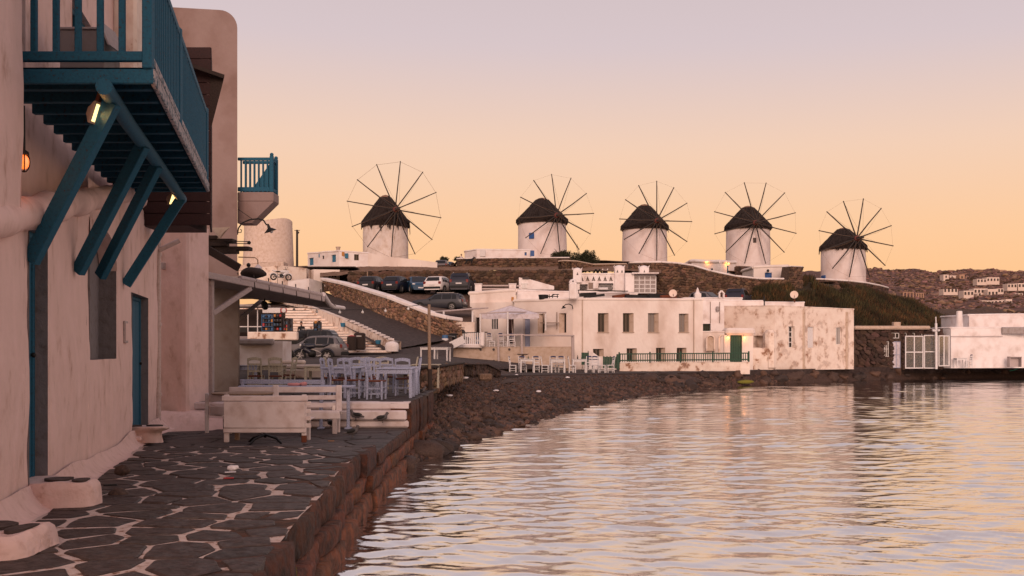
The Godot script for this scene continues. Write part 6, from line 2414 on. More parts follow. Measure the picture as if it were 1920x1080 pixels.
	for k in [[1507.0, 582.0, 692.0, 80.9], [1588.0, 585.0, 692.0, 83.9]]:
		var s := MB.new()
		var a := P(k[0], k[1], k[3])
		var c := P(k[0], k[2], k[3])
		var rows := []
		for i in 24:
			var q := a.lerp(c, i / 23.0) + V(0, 0, 0.09)
			var wd := 0.12 + 0.05 * nz.get_noise_1d(q.y * 200.0 + k[0])
			rows.append(PackedVector3Array([q - V(wd, 0, 0.06), q - V(wd * 0.6, 0, -0.02), q + V(wd * 0.6, 0, -0.02), q + V(wd, 0, -0.09)]))
		s.sheet(rows, Vector3.BACK)
		part(up.node, "patched_strip", s, M.ochre_wall)
	# white flat blocks behind it
	for k in [[1282, 1392, 558.5, 90.0, "flat white roof block below the two parked cars"], [1356, 1432, 563.5, 86.0, "low white roof block with a rounded corner behind the peeling house"], [1430, 1508, 566.5, 87.5, "long white parapet block below the right satellite dish"]]:
		house("white_roof_block", k[4], "house", [G(k[0], 0, k[3]), G(k[1], 0, k[3])], 3.0, H.call(k[2], k[3]), M.white, {}, 3.0, null, 0.07)
	cone_chimney(1308, 539, 559, 88, "pointed white chimney before the silver car")
	gable_chimney(1352, 545, 559, 87, "gabled white chimney between the two parked cars")
	for k in [[1262.0, 550.5, 81.0, 560.0, "pale satellite dish on the flat roof of the large house"], [1489.0, 553.0, 86.5, 567.0, "round pale satellite dish on the white parapet before the scrub slope"]]:
		var dm := MB.new()
		var n := V(-0.25, 0.25, 1).normalized()
		var rr: float = 7.2 * k[2] / F
		dm.lathe(P(k[0], k[1], k[2]), [[0.02, -0.02], [rr * 0.6, 0.03], [rr, 0.1], [rr * 1.03, 0.1], [rr * 0.6, 0.05], [0.02, 0.0]], 22, n)
		var dn := solo("satellite_dish", k[4], "satellite dish", dm, M.far_wall)
		var pm := MB.new()
		pm.tube([P(k[0] + 1, k[3], k[2] + 0.1), P(k[0] + 1, k[1] + 2, k[2] + 0.1)], 0.05, 6)
		pm.bar(P(k[0] + 1, k[1] + 5, k[2]), P(k[0], k[1] + 1, k[2] - 0.6), 0.04, 0.04)
		part(dn, "mast", pm, M.rust)
	var an := MB.new()
	an.tube([P(1433, 573, 79), P(1433, 555, 79)], 0.05, 6)
	an.bar(P(1431, 563, 79), P(1435, 563, 79), 0.06, 0.12)
	an.bar(P(1431.5, 559, 79), P(1434.5, 559, 79), 0.06, 0.08)
	solo("aerial", "short dark aerial pole on the corner of the peeling house roof", "aerial", an, M.iron)
	# low white wall, green fence and gate before the large house
	var lw := house("quay_parapet", "low white wall carrying the green fence along the promenade", "wall", [G(1162, 0, 72.5), G(1406, 0, 73.5)], 0.8, [H.call(680.5, 72.5), H.call(679, 73.5)], M.peeling, {}, 0.4, null, 0.03)
	var fn := thing("green_fence", "long dark green picket railing on the low white wall", "fence", P(1282, 680, 72.9))
	var A := P(1161, 679, 72.4)
	var B := P(1404, 677, 73.4)
	for y in [0.12, 0.58]:
		var rm := MB.new()
		rm.bar(A + V(0, y, 0), B + V(0, y, 0), 0.06, 0.08, 0.01)
		part(fn, "rail", rm, M.green)
	for i in 58:
		var q := A.lerp(B, (i + 0.5) / 58.0)
		var pm := MB.new()
		pm.bar(q, q + V(0, 0.58, 0), 0.05, 0.06)
		part(fn, "picket", pm, M.green)
	for px in [0.0, 0.235, 0.47, 0.72, 1.0]:
		var q := A.lerp(B, px)
		var pm := MB.new()
		pm.bar(q - V(0, 0.05, 0), q + V(0, 0.72, 0), 0.1, 0.11, 0.015)
		part(fn, "post", pm, M.green)
	var gt := thing("green_gate", "solid dark green board gate at the left end of the picket railing", "gate", P(1146, 690, 72.3))
	for i in 9:
		var pm := MB.new()
		var px := 1132.0 + i * 3.1
		pm.bar(P(px, 691, 72.3), P(px, 668 + (i % 2), 72.3), 0.11, 0.06, 0.01)
		part(gt, "board", pm, M.green)
	var gp := MB.new()
	gp.bar(P(1158.5, 693, 72.2), P(1158.5, 664, 72.2), 0.2, 0.2, 0.02)
	part(gt, "post", gp, M.green)
	var g2 := thing("board_screen", "small dark green board panel beside the white stair end", "panel", P(1097, 684, 74))
	for i in 5:
		var pm := MB.new()
		pm.bar(P(1091.5 + i * 2.8, 684, 74), P(1091.5 + i * 2.8, 661, 74), 0.105, 0.05, 0.01)
		part(g2, "board", pm, M.green)
	var ss := MB.new()
	var prof := [[1104, 692], [1104, 658], [1109, 658.5], [1129, 673], [1138, 676], [1138, 692]]
	var fr2 := []
	var bk := []
	for p in prof:
		fr2.append(P(p[0], p[1], 75)); bk.append(P(p[0], p[1], 75) + V(0, 0, -1.2))
	ss.face(fr2, Vector3.BACK)
	for i in prof.size():
		ss.face([fr2[i], fr2[(i + 1) % prof.size()], bk[(i + 1) % prof.size()], bk[i]], (fr2[i] + fr2[(i + 1) % prof.size()]) / 2 - P(1115, 680, 75))
	solo("stair_cheek", "sloping white stair cheek between the green panel and the green gate", "stair", ss, M.white)
	terrace()

func splay(b: Build, edge: int, w: Array, t: float, end: float) -> void:
	# the slanting plastered jamb beside a window
	var h := rect_on(b.chain[edge], b.chain[edge + 1], w)
	var u: Vector3 = (b.chain[edge + 1] - b.chain[edge]).normalized()
	var out := u.cross(Vector3.UP)
	var base := Vector3(b.chain[edge].x, 0, b.chain[edge].z)
	var p: Vector3 = base + u * lerpf(h[0], h[1], t) - out * 0.33
	var q: Vector3 = base + u * lerpf(h[0], h[1], end) - out * 0.03
	var m := MB.new()
	m.face([p + V(0, h[2], 0), q + V(0, h[2], 0), q + V(0, h[3], 0), p + V(0, h[3], 0)], out)
	part(b.node, "jamb", m, M.ochre_wall)

func pillar(at: Vector3, w: float, h: float, label: String) -> void:
	var m := MB.new()
	m.cube(at + V(0, h / 2, 0), V(w, h, w), 0.03)
	m.cube(at + V(0, h + 0.03, 0), V(w + 0.1, 0.08, w + 0.1), 0.03)
	solo("parapet_pillar", label, "pillar", m, M.white)

func cone_chimney(px: float, p1: float, p0: float, d: float, label: String) -> void:
	var s := d / F
	var m := MB.new()
	m.cube(P(px, p0 - 4, d), V(12 * s, 10 * s, 12 * s), 0.04)
	m.lathe(P(px, p0 - 9, d), [[5.0 * s, 0], [3.4 * s, 2.5 * s], [2.4 * s, 6 * s], [0.5 * s, 11 * s]], 10)
	solo("chimney", label, "chimney", m, M.white)

func gable_chimney(px: float, p1: float, p0: float, d: float, label: String) -> void:
	var s := d / F
	var m := MB.new()
	var b := P(px, p0, d)
	m.cube(b + V(-3.5 * s, 4 * s, 0), V(3 * s, 8 * s, 9 * s), 0.03)
	m.cube(b + V(4.5 * s, 4 * s, 0), V(3 * s, 8 * s, 9 * s), 0.03)
	m.bar(b + V(-5 * s, 7.5 * s, 0), b + V(0.3 * s, 14 * s, 0), 9 * s, 2.4 * s, 0.02)
	m.bar(b + V(6 * s, 7.5 * s, 0), b + V(0.2 * s, 14 * s, 0), 9 * s, 2.4 * s, 0.02)
	solo("chimney", label, "chimney", m, M.white)

func open_house() -> void:
	var d := 92.0
	var s := d / F
	var o := thing("battlemented_house", "white roof terrace house with a row of triangular openings and horned corner turrets", "house", P(1125, 550, d))
	var mb := MB.new()
	# front wall with triangles cut through: built as strips between the triangles
	var y0 := 552.0
	var yt := 514.0
	var a := P(1082, y0, d)
	var b := P(1155, y0, d)
	var H := func(py: float) -> float: return EYE + (655 - py) * s
	facade(mb, a, b, H.call(y0), H.call(527), H.call(527), [rect_on(a, b, [1087, 1102, 533, 544]) + [0.3], rect_on(a, b, [1122, 1150, 531, 545]) + [0.3]])
	for k in [[1087, 1102, 533, 544], [1122, 1150, 531, 545]]:
		reveal(mb, a, b, rect_on(a, b, k) + [0.3])
	var xs := [1082.0]
	for i in 6:
		xs.append_array([1087.5 + i * 10.9, 1091.0 + i * 10.9, 1094.5 + i * 10.9])
	xs.append(1155.0)
	var tb := 526.9
	var ta := 517.5
	for i in 7:
		var l: float = 1082.0 if i == 0 else 1094.5 + (i - 1) * 10.9
		var r: float = 1155.0 if i == 6 else 1087.5 + i * 10.9
		var lt: float = 1082.0 if i == 0 else 1091.0 + (i - 1) * 10.9
		var rt: float = 1155.0 if i == 6 else 1091.0 + i * 10.9
		mb.face([P(l, tb, d), P(lt, ta, d), P(rt, ta, d), P(r, tb, d)], Vector3.BACK)
	mb.face([P(1082, ta, d), P(1082, yt, d), P(1155, yt, d), P(1155, ta, d)], Vector3.BACK)
	mb.cube(P(1118.5, yt, d + 0.3), V(73 * s, 0.14, 0.7), 0.04)
	mb.cube(P(1118.5, 522, d + 0.42), V(73 * s, 10.5 * s, 0.06))
	part(o, "wall", mb, M.white)
	for i in 6:
		var dk := MB.new()
		var cx := 1091.0 + i * 10.9
		var t := [P(cx - 3.5, 526.9, d), P(cx, 517.5, d), P(cx + 3.5, 526.9, d)]
		for k in 3:
			dk.bar(t[k] - V(0, 0, 0.1), t[(k + 1) % 3] - V(0, 0, 0.02), 0.05, 0.05)
		part(o, "triangle", dk, M.frame_wood)
	for k in [[1086, 543.8, 1102.5, 533.5], [1122, 545, 1150, 531.5]]:
		var lat := MB.new()
		var n := int((k[2] - k[0]) / 2.4)
		for i in n:
			for j in 4:
				lat.cube(P(k[0] + (i + (0.5 if j % 2 else 0.0)) * 2.4 + 1, lerpf(k[1], k[3], (j + 0.5) / 4.0), d + 0.16), V(0.07, 0.12, 0.05), 0.0)
		part(o, "lattice", lat, M.iron)
	var shut := MB.new()
	shut.cube(P(1107.5, 535.5, d - 0.06), V(8 * s, 11 * s, 0.08), 0.01)
	part(o, "shutter", shut, M.frame_wood)
	var side := MB.new()
	side.cube(P(1116.5, 535, d - 0.1), V(9 * s, 13 * s, 0.24), 0.03)
	part(o, "pier", side, M.white)
	var ac := MB.new()
	ac.cube(P(1131, 541.5, d - 0.5), V(17 * s, 4.5 * s, 0.5), 0.04)
	part(o, "cooling_unit", ac, M.white_paint)
	# turrets with horned tops and little triangles
	for k in [[1074.5, 1091, 503.5, 530, 1], [1153, 1171, 499, 548, 2], [1199.5, 1217, 499.5, 514, 1], [1130, 1140, 505.0, 515, 0]]:
		var m := MB.new()
		var w: float = (k[1] - k[0]) * s
		var dd: float = d - 0.25 if k[4] else d + 2.5
		if k[4] == 0:
			w *= 0.9
		var c := P((k[0] + k[1]) / 2.0, k[3], dd)
		var h: float = (k[3] - k[2] - 3) * s
		m.cube(c + V(0, h / 2, -w / 2), V(w, h, w), 0.03)
		m.lathe(c + V(0, h - 0.02, -w / 2), [[w * 0.5, 0], [w * 0.46, w * 0.15], [w * 0.3, w * 0.28], [0.02, w * 0.34]], 14)
		for q in [[-1, -1], [1, -1], [1, 1], [-1, 1]]:
			m.tube([c + V(q[0] * w * 0.42, h, -w / 2 + q[1] * w * 0.42), c + V(q[0] * w * 0.55, h + 0.24, -w / 2 + q[1] * w * 0.55)], 0.06, 5, 0.02)
		var tn := part(o, "turret", m, M.white)
		for i in k[4]:
			var t := MB.new()
			var cx: float = (k[0] + k[1]) / 2.0 + (0.0 if k[4] == 1 else (-4.3 + i * 8.6))
			var cy: float = k[2] + 9.5
			t.face([P(cx - 1.8, cy + 2.5, dd - 0.012), P(cx, cy - 3, dd - 0.012), P(cx + 1.8, cy + 2.5, dd - 0.012)], Vector3.BACK)
			part(tn, "vent", t, M.far_dark)
	var gb := MB.new()
	for x in [0, 7.5]:
		gb.bar(P(1112 + x, 514, d + 1), P(1117 + x, 505, d + 1), 0.1, 0.14)
		gb.bar(P(1122 + x, 514, d + 1), P(1117 + x, 505, d + 1), 0.1, 0.14)
	part(o, "gable_bracing", gb, M.iron)
	# glazed veranda
	var vr := MB.new()
	vr.cube(P(1179, 531, d - 0.4), V(17 * s, 36 * s, 1.5), 0.03)
	vr.cube(P(1206, 514.3, d - 0.1), V(50 * s, 0.12, 3.0), 0.02)
	vr.cube(P(1208, 533, d + 1.2), V(42 * s, 36 * s, 0.1))
	part(o, "veranda", vr, M.white)
	var fa := P(1187.5, 552, d - 0.9)
	var fb := P(1231, 552, d - 0.9)
	window_on(o, fa, fb, rect_on(fa, fb, [1187.5, 1230.5, 516.5, 550]), 0.0, M.white_paint, M.grey_panel, 4, 4, "veranda_window")
	var cu := MB.new()
	var rows := []
	for y in [518.0, 549.0]:
		var line := PackedVector3Array()
		for i in 60:
			line.append(P(1190 + i * 0.66, y, d - 0.2) + V(0, 0, 0.06 * sin(i * 1.7)))
		rows.append(line)
	cu.sheet(rows, Vector3.BACK)
	part(o, "curtain", cu, M.canvas)

func terrace() -> void:
	var d := 72.0
	var w := house("terrace_wall", "long cream terrace wall with round drain holes above the sloping square", "wall", [G(842, 0, 70), G(905, 0, 71.5), G(1076, 0, 74.5)], 0.9, [EYE + (655 - 651) * 70 / F, EYE + (655 - 651) * 71.5 / F, EYE + (655 - 650) * 74.5 / F], M.ochre_wall, {}, 6.0, null, 0.04)
	for k in [[860, 656], [901, 655], [925.5, 655], [955, 655], [926, 677]]:
		var m := MB.new()
		var z := lerpf(70.3, 74.5, (k[0] - 842.0) / 234.0) - 0.02
		m.lathe(P(k[0], k[1], z) - V(0, 0, 0.06), [[0.02, 0.0], [0.085, 0.01], [0.085, 0.08]], 12, Vector3.BACK)
		part(w.node, "drain_hole", m, M.far_dark)
	var ws := MB.new()
	ws.bar(P(842, 648, 69.8), P(902, 649, 71.3), 0.35, 0.28, 0.05)
	part(w.node, "ledge", ws, M.white)
	# pergola frames of white poles
	var pg := thing("pergola_frame", "white pole frame standing against the cream terrace wall", "frame", P(957, 677, 71.5))
	for k in [[935, 678, 628], [979, 668, 627]]:
		var m := MB.new()
		m.bar(P(k[0], k[1], 71.6), P(k[0] - 1, k[2], 71.6), 0.13, 0.13, 0.02)
		part(pg, "post", m, M.pale_wood)
	var bm := MB.new()
	bm.bar(P(932, 628.5, 71.6), P(982, 627.5, 71.6), 0.12, 0.12, 0.02)
	bm.bar(P(980, 628.5, 71.7), P(1074, 629.5, 74.2), 0.10, 0.11, 0.02)
	part(pg, "beam", bm, M.pale_wood)
	var p2 := MB.new()
	p2.tube([P(1074, 690, 74.4), P(1074, 628, 74.4)], 0.11, 8)
	part(pg, "post", p2, M.pale_wood)
	var g2 := thing("pole_frame", "tall white pole frame round the grey canopy on the raised terrace", "frame", P(960, 650, 74.5))
	for k in [[900.5, 646, 588, 74], [952, 650, 585, 74], [1023, 620, 586, 77.5]]:
		var m := MB.new()
		m.bar(P(k[0], k[1], k[3]), P(k[0], k[2], k[3]), 0.11, 0.11, 0.02)
		part(g2, "post", m, M.white_paint)
	for k in [[899, 588, 74, 953, 585, 74], [953, 585, 74, 1024, 586, 77.5]]:
		var m := MB.new()
		m.bar(P(k[0], k[1], k[2]), P(k[3], k[4], k[5]), 0.09, 0.10, 0.02)
		part(g2, "beam", m, M.pale_wood)
	# canopy: a four sided parasol with hanging valance
	var cn := thing("canopy", "lilac grey square parasol open over the raised terrace", "parasol", P(957, 650, 77))
	var apex := P(957, 573, 77)
	var cs := [P(903, 589, 75.2), P(1011, 588.5, 75.2), P(1004, 586, 79), P(915, 586, 79)]
	var cm := MB.new()
	for i in 4:
		var a: Vector3 = cs[i]
		var b: Vector3 = cs[(i + 1) % 4]
		var rows := []
		for j in 7:
			var line := PackedVector3Array()
			for k in 13:
				var q := apex.lerp(a.lerp(b, k / 12.0), j / 6.0)
				q.y -= sin(PI * j / 6.0) * 0.07 * sin(PI * k / 12.0)
				line.append(q)
			rows.append(line)
		cm.sheet(rows, Vector3.UP)
		var val := []
		for j in 3:
			var line := PackedVector3Array()
			for k in 25:
				var q := a.lerp(b, k / 24.0) - V(0, j * 0.16 + (0.06 * absf(sin(k * PI / 8.0)) if j == 2 else 0.0), 0)
				q.z += 0.03 * sin(k * 2.1) * j
				line.append(q)
			val.append(line)
		cm.sheet(val, (a + b) / 2 - P(957, 588, 77))
	part(cn, "cloth", cm, M.canvas)
	var mast := MB.new()
	mast.tube([P(963, 650, 77), P(957, 574, 77)], 0.04, 8)
	part(cn, "mast", mast, M.pale_wood)
	var rib := MB.new()
	for c in cs:
		rib.tube([apex, c], 0.02, 5)
	part(cn, "rib", rib, M.pale_wood)
	# small corrugated porch roof at the left
	var pr := thing("porch_roof", "white corrugated porch roof at the left end of the raised terrace", "roof", P(868, 590, 76))
	for i in 9:
		var m := MB.new()
		m.bar(P(823 + i * 9, 584 - i * 0.7, 74 + i * 0.25), P(832 + i * 9, 583.5 - i * 0.7, 74.3 + i * 0.25), 1.6, 0.10, 0.04)
		part(pr, "sheet", m, M.pale_wood)
	for px in [832.0, 886.0]:
		var m := MB.new()
		m.bar(P(px, 640, 73.5), P(px, 584, 73.5), 0.13, 0.13, 0.02)
		part(pr, "post", m, M.white_paint)
	# slatted rail
	var rl := thing("terrace_rail", "white slatted railing with dark handrail at the left end of the raised terrace", "railing", P(884, 645, 71))
	for i in 9:
		var m := MB.new()
		m.bar(P(868.5 + i * 3.8, 646, 71), P(868.5 + i * 3.8, 624, 71), 0.08, 0.05, 0.01)
		part(rl, "slat", m, M.white_paint)
	var hr := MB.new()
	hr.bar(P(866, 624, 71), P(914, 623, 71.3), 0.22, 0.06, 0.01)
	part(rl, "handrail", hr, M.iron)
	var cp := MB.new()
	cp.lathe(P(904, 648, 71), [[0.17, 0], [0.17, 0.9], [0.19, 0.95]], 14)
	part(rl, "pillar", cp, M.white)
	for k in [[834.5, 646, 70.2, "blue and white banded pot on the white ledge by the scooter"], [896, 644.5, 72, "blue and white banded pot behind the terrace railing"]]:
		var big: float = 1.0 if k[0] < 860 else 0.72
		var po := thing("banded_pot", k[3], "pot", P(k[0], k[1], k[2]))
		var b0 := P(k[0], k[1], k[2])
		var m := MB.new()
		m.lathe(b0, [[0.2 * big, 0], [0.22 * big, 0.2 * big]], 14)
		m.lathe(b0 + V(0, 0.42 * big, 0), [[0.22 * big, 0], [0.2 * big, 0.22 * big], [0.16 * big, 0.24 * big]], 14)
		part(po, "body", m, M.sea_blue)
		var m2 := MB.new()
		m2.lathe(b0 + V(0, 0.19 * big, 0), [[0.225 * big, 0], [0.24 * big, 0.12 * big], [0.222 * big, 0.24 * big]], 14)
		part(po, "band", m2, M.white_paint)
	var sg := MB.new()
	sg.bar(P(845, 648, 69.3), P(870, 636, 69.3), 0.04, 0.5)
	solo("ramp_board", "white sloping board lying by the banded pot", "board", sg, M.white_paint)

func right_houses() -> void:
	var H := func(py: float, d: float) -> float: return EYE + (655 - py) * d / F
	# dark rubble house with pale roof edge
	var o := house("rubble_house", "dark rubble stone house with a pale rounded roof edge beside the peeling house", "house", [G(1600, 0, 89), G(1655, 0, 88.6), G(1742, 0, 88.6), G(1768, 0, 88.6)], 0.95, [H.call(615, 89), H.call(615, 88.6), H.call(616, 88.6), H.call(616, 88.6)], M.stone_back, {1: [[1657.5, 1666.5, 640, 669, 0.12], [1672.5, 1688.5, 640, 690, 0.12], [1671.5, 1686, 624, 634.5, 0.12], [1694, 1700, 624, 632, 0.12], [1709, 1715, 624, 631, 0.12], [1723, 1729, 624, 631, 0.12]]}, 6.0, null, 0.0)
	stones_on(o.node, P(1601, 692, 88.9), P(1656, 692, 88.5), P(1601, 618, 88.9), P(1656, 618, 88.5), 0.5, M.dark_stone, "rubble", 3, 1.0)
	for r in [[1656, 1766, 618, 623.5], [1688.8, 1766, 632.8, 692], [1666.8, 1672.4, 624, 692], [1656, 1657.2, 623.5, 692], [1657, 1672, 624, 639.5], [1657, 1672, 669.5, 692], [1687, 1694, 623.5, 632.8], [1700.5, 1708.6, 623.5, 632.8], [1715.5, 1722.6, 623.5, 632.8], [1729.5, 1766, 623.5, 632.8]]:
		stones_on(o.node, P(r[0], r[3], 88.5), P(r[1], r[3], 88.5), P(r[0], r[2], 88.5), P(r[1], r[2], 88.5), 0.26, M.dark_stone, "rubble", int(r[0]) % 17, 1.0)
	var cp := MB.new()
	cp.bar(P(1600, 614.5, 88.7), P(1742, 614.5, 88.4), 0.8, 7 * 88 / F, 0.12)
	part(o.node, "roof_edge", cp, M.ochre_wall)
	var chm := MB.new()
	chm.cube(P(1680.5, 608, 89), V(13 * 89 / F, 8 * 89 / F, 0.5), 0.03)
	part(o.node, "chimney", chm, M.ochre_wall)
	window(o, 1, [1657.7, 1666.3, 640.3, 668.7], 0.02, M.frame_white, M.curtain, 2, 2)
	window(o, 1, [1671.7, 1685.8, 624.2, 634.3], 0.02, M.frame_white, M.glass_dark, 2, 1)
	for k in [1694, 1709, 1723]:
		window(o, 1, [k + 0.2, k + 5.8, 624.2, 631], 0.02, M.frame_white, M.glass_dark, 1, 1)
	window(o, 1, [1672.7, 1688.3, 640.3, 690], 0.0, M.blue_paint, M.canvas, 2, 2, "door")
	# glazed white frames in front, mast and glass screen
	var gf := thing("glazed_frame", "white steel window frames standing free before the rubble house", "window frame", P(1728, 692, 86))
	for k in [[1697, 1731.5], [1732.5, 1758]]:
		var a := P(k[0], 693, 86)
		var b := P(k[1], 693, 86)
		window_on(gf, a, b, rect_on(a, b, [k[0], k[1], 629.5 if k[0] < 1700 else 628, 691]), 0.0, M.white_paint, glass_pane(), 2 if k[0] < 1700 else 1, 2)
	var ms := MB.new()
	ms.bar(P(1755.5, 692, 85.6), P(1755, 606, 85.6), 0.17, 0.17, 0.02)
	ms.bar(P(1755, 607, 85.6), P(1754.5, 594, 85.6), 0.07, 0.07)
	ms.bar(P(1749, 620.5, 85.5), P(1761, 620.5, 85.5), 0.09, 0.1)
	ms.cube(P(1750, 619, 85.3), V(0.18, 0.14, 0.2), 0.03)
	ms.cube(P(1760, 619, 85.3), V(0.18, 0.14, 0.2), 0.03)
	solo("lamp_mast", "white mast with two small floodlights at the right end of the glazed frames", "mast", ms, M.white_paint)
	var gs := thing("glass_screen", "pale glass wind screen between the mast and the white house", "screen", P(1770, 688, 86.5))
	for k in [[1760, 1780]]:
		var a := P(k[0], 690, 86.4)
		var b := P(k[1], 690, 87.6)
		window_on(gs, a, b, rect_on(a, b, [k[0], k[1], 629, 687]), 0.0, M.frame_white, glass_pane(), 2, 1)
	# white house at the right edge
	var w := house("white_house", "large plain white house block at the right end of the promenade", "house", [G(1767, 0, 89.5), G(1783, 0, 88.3), G(2120, 0, 92)], 0.95, [H.call(614.5, 89.5), H.call(614, 88.3), H.call(612, 92)], M.white, {}, 7.0, null, 0.08)
	var w2 := house("white_upper_house", "white upper block with rounded parapet at the right edge", "house", [G(1817, 0, 92), G(2140, 0, 95)], 2.0, [H.call(590, 92), H.call(586, 95)], M.white, {}, 6.0, null, 0.1)
	var bay := MB.new()
	bay.cube(P(1925, 620, 89.2), V(4.4, 0.62, 0.3), 0.06)
	part(w.node, "recess_band", bay, M.grey_panel)
	var led := MB.new()
	led.bar(P(1783, 631, 88.2), P(1880, 630.5, 89.2), 0.06, 0.05)
	part(w.node, "cable", led, M.pale_wood)
	var ch := MB.new()
	ch.lathe(P(1799, 616, 90), [[0.40, 0], [0.36, 0.5], [0.27, 1.5], [0.25, 1.56]], 4)
	solo("chimney", "tapering white chimney on the white house at the right end of the bay", "chimney", ch, M.white)
	var cb := thing("cabinet", "small open white cabinet standing against the white house by the hose", "cabinet", P(1902, 688, 88.5))
	var q := P(1902, 688, 88.5)
	for k in [[V(-0.5, 0.45, 0), V(0.06, 0.9, 0.5)], [V(0.5, 0.45, 0), V(0.06, 0.9, 0.5)], [V(0, 0.87, 0), V(1.06, 0.06, 0.5)], [V(0, 0.45, -0.24), V(1.0, 0.9, 0.03)]]:
		var m := MB.new()
		m.cube(q + k[0], k[1], 0.01)
		part(cb, "panel", m, M.pale_wood)
	var hs := MB.new()
	var pts := []
	for i in 12:
		pts.append(P(1890 + i * 4.5, 698 - i * 1.4 + sin(i * 0.9), 92.5 - i * 0.3) + V(0, 0.15, 0.4))
	hs.tube(pts, 0.05, 6)
	solo("garden_hose", "green hose hanging over the quay edge by the white house", "hose", hs, M.hose)

func glass_pane() -> StandardMaterial3D:
	if not M.has("clear_glass"):
		var m := mat("clear_glass", Color(0.75, 0.8, 0.78, 0.05), 0.05)
		m.transparency = BaseMaterial3D.TRANSPARENCY_ALPHA
	return M.clear_glass

# ---------------------------------------------------------------- furniture, vehicles, small things

func make_chair(label: String, paint: Material, seat: Material, group: String, slat: Material = null) -> Node3D:
	var o := thing("chair", label, "chair", Vector3.ZERO, group)
	for sx in [-1, 1]:
		var m := MB.new()
		m.bar(V(sx * 0.19, 0, 0.18), V(sx * 0.19, 0.46, 0.18), 0.042, 0.042, 0.006)
		part(o, "leg", m, paint, true)
		m = MB.new()
		m.bar(V(sx * 0.19, 0, -0.19), V(sx * 0.19, 0.47, -0.17), 0.042, 0.042, 0.006)
		m.bar(V(sx * 0.19, 0.46, -0.17), V(sx * 0.185, 0.98, -0.25), 0.042, 0.042, 0.006)
		part(o, "leg", m, paint, true)
	var st := MB.new()
	st.cube(V(0, 0.455, 0), V(0.40, 0.045, 0.40), 0.015)
	part(o, "seat", st, seat, true)
	for k in [[0.94, 0.085, -0.245], [0.80, 0.055, -0.222], [0.60, 0.05, -0.19]]:
		var m := MB.new()
		var pts := []
		for i in 5:
			var x := lerpf(-0.175, 0.175, i / 4.0)
			pts.append(V(x, k[0] + (0.03 * cos(x * 9.0) if k[0] > 0.9 else 0.0), k[2] - 0.02 * cos(x * 9.0)))
		for i in 4:
			m.bar(pts[i], pts[i + 1], 0.022, k[1], 0.004)
		part(o, "back_slat", m, slat if slat and k[0] > 0.7 else paint, true)
	for i in 3:
		var m := MB.new()
		m.bar(V(-0.09 + i * 0.09, 0.61, -0.2), V(-0.09 + i * 0.09, 0.79, -0.235), 0.018, 0.018)
		part(o, "spindle", m, paint, true)
	for k in [[V(-0.19, 0.18, 0.18), V(0.19, 0.18, 0.18)], [V(-0.19, 0.30, 0.18), V(0.19, 0.30, 0.18)], [V(-0.19, 0.14, -0.18), V(-0.19, 0.14, 0.18)], [V(0.19, 0.14, -0.18), V(0.19, 0.14, 0.18)], [V(-0.19, 0.27, -0.18), V(-0.19, 0.27, 0.18)], [V(0.19, 0.27, -0.18), V(0.19, 0.27, 0.18)], [V(-0.19, 0.22, -0.18), V(0.19, 0.22, -0.18)]]:
		var m := MB.new()
		m.bar(k[0], k[1], 0.022, 0.022)
		part(o, "stretcher", m, paint, true)
	return o

func make_table(label: String, paint: Material, group: String, l := 0.9, w := 0.8, h := 0.76) -> Node3D:
	var o := thing("table", label, "table", Vector3.ZERO, group)
	var t := MB.new()
	t.cube(V(0, h - 0.015, 0), V(l, 0.03, w), 0.008)
	part(o, "tabletop", t, paint, true)
	var a := MB.new()
	for s in [-1, 1]:
		a.cube(V(0, h - 0.085, s * (w / 2 - 0.06)), V(l - 0.12, 0.11, 0.025))
		a.cube(V(s * (l / 2 - 0.06), h - 0.085, 0), V(0.025, 0.11, w - 0.12))
	part(o, "apron", a, paint, true)
	for sx in [-1, 1]:
		for sz in [-1, 1]:
			var m := MB.new()
			m.cube(V(sx * (l / 2 - 0.06), (h - 0.03) / 2, sz * (w / 2 - 0.06)), V(0.075, h - 0.03, 0.075), 0.008)
			part(o, "leg", m, paint, true)
	return o

func place(o: Node3D, first: Array, at: Vector3, yaw: float, label: String, s := 1.0) -> void:
	if first.is_empty():
		first.append(o)
		o.position = at
		o.rotation.y = yaw
		o.scale = Vector3.ONE * s
		tag(o, label)
	else:
		dup(o, at, yaw, label, "", s)

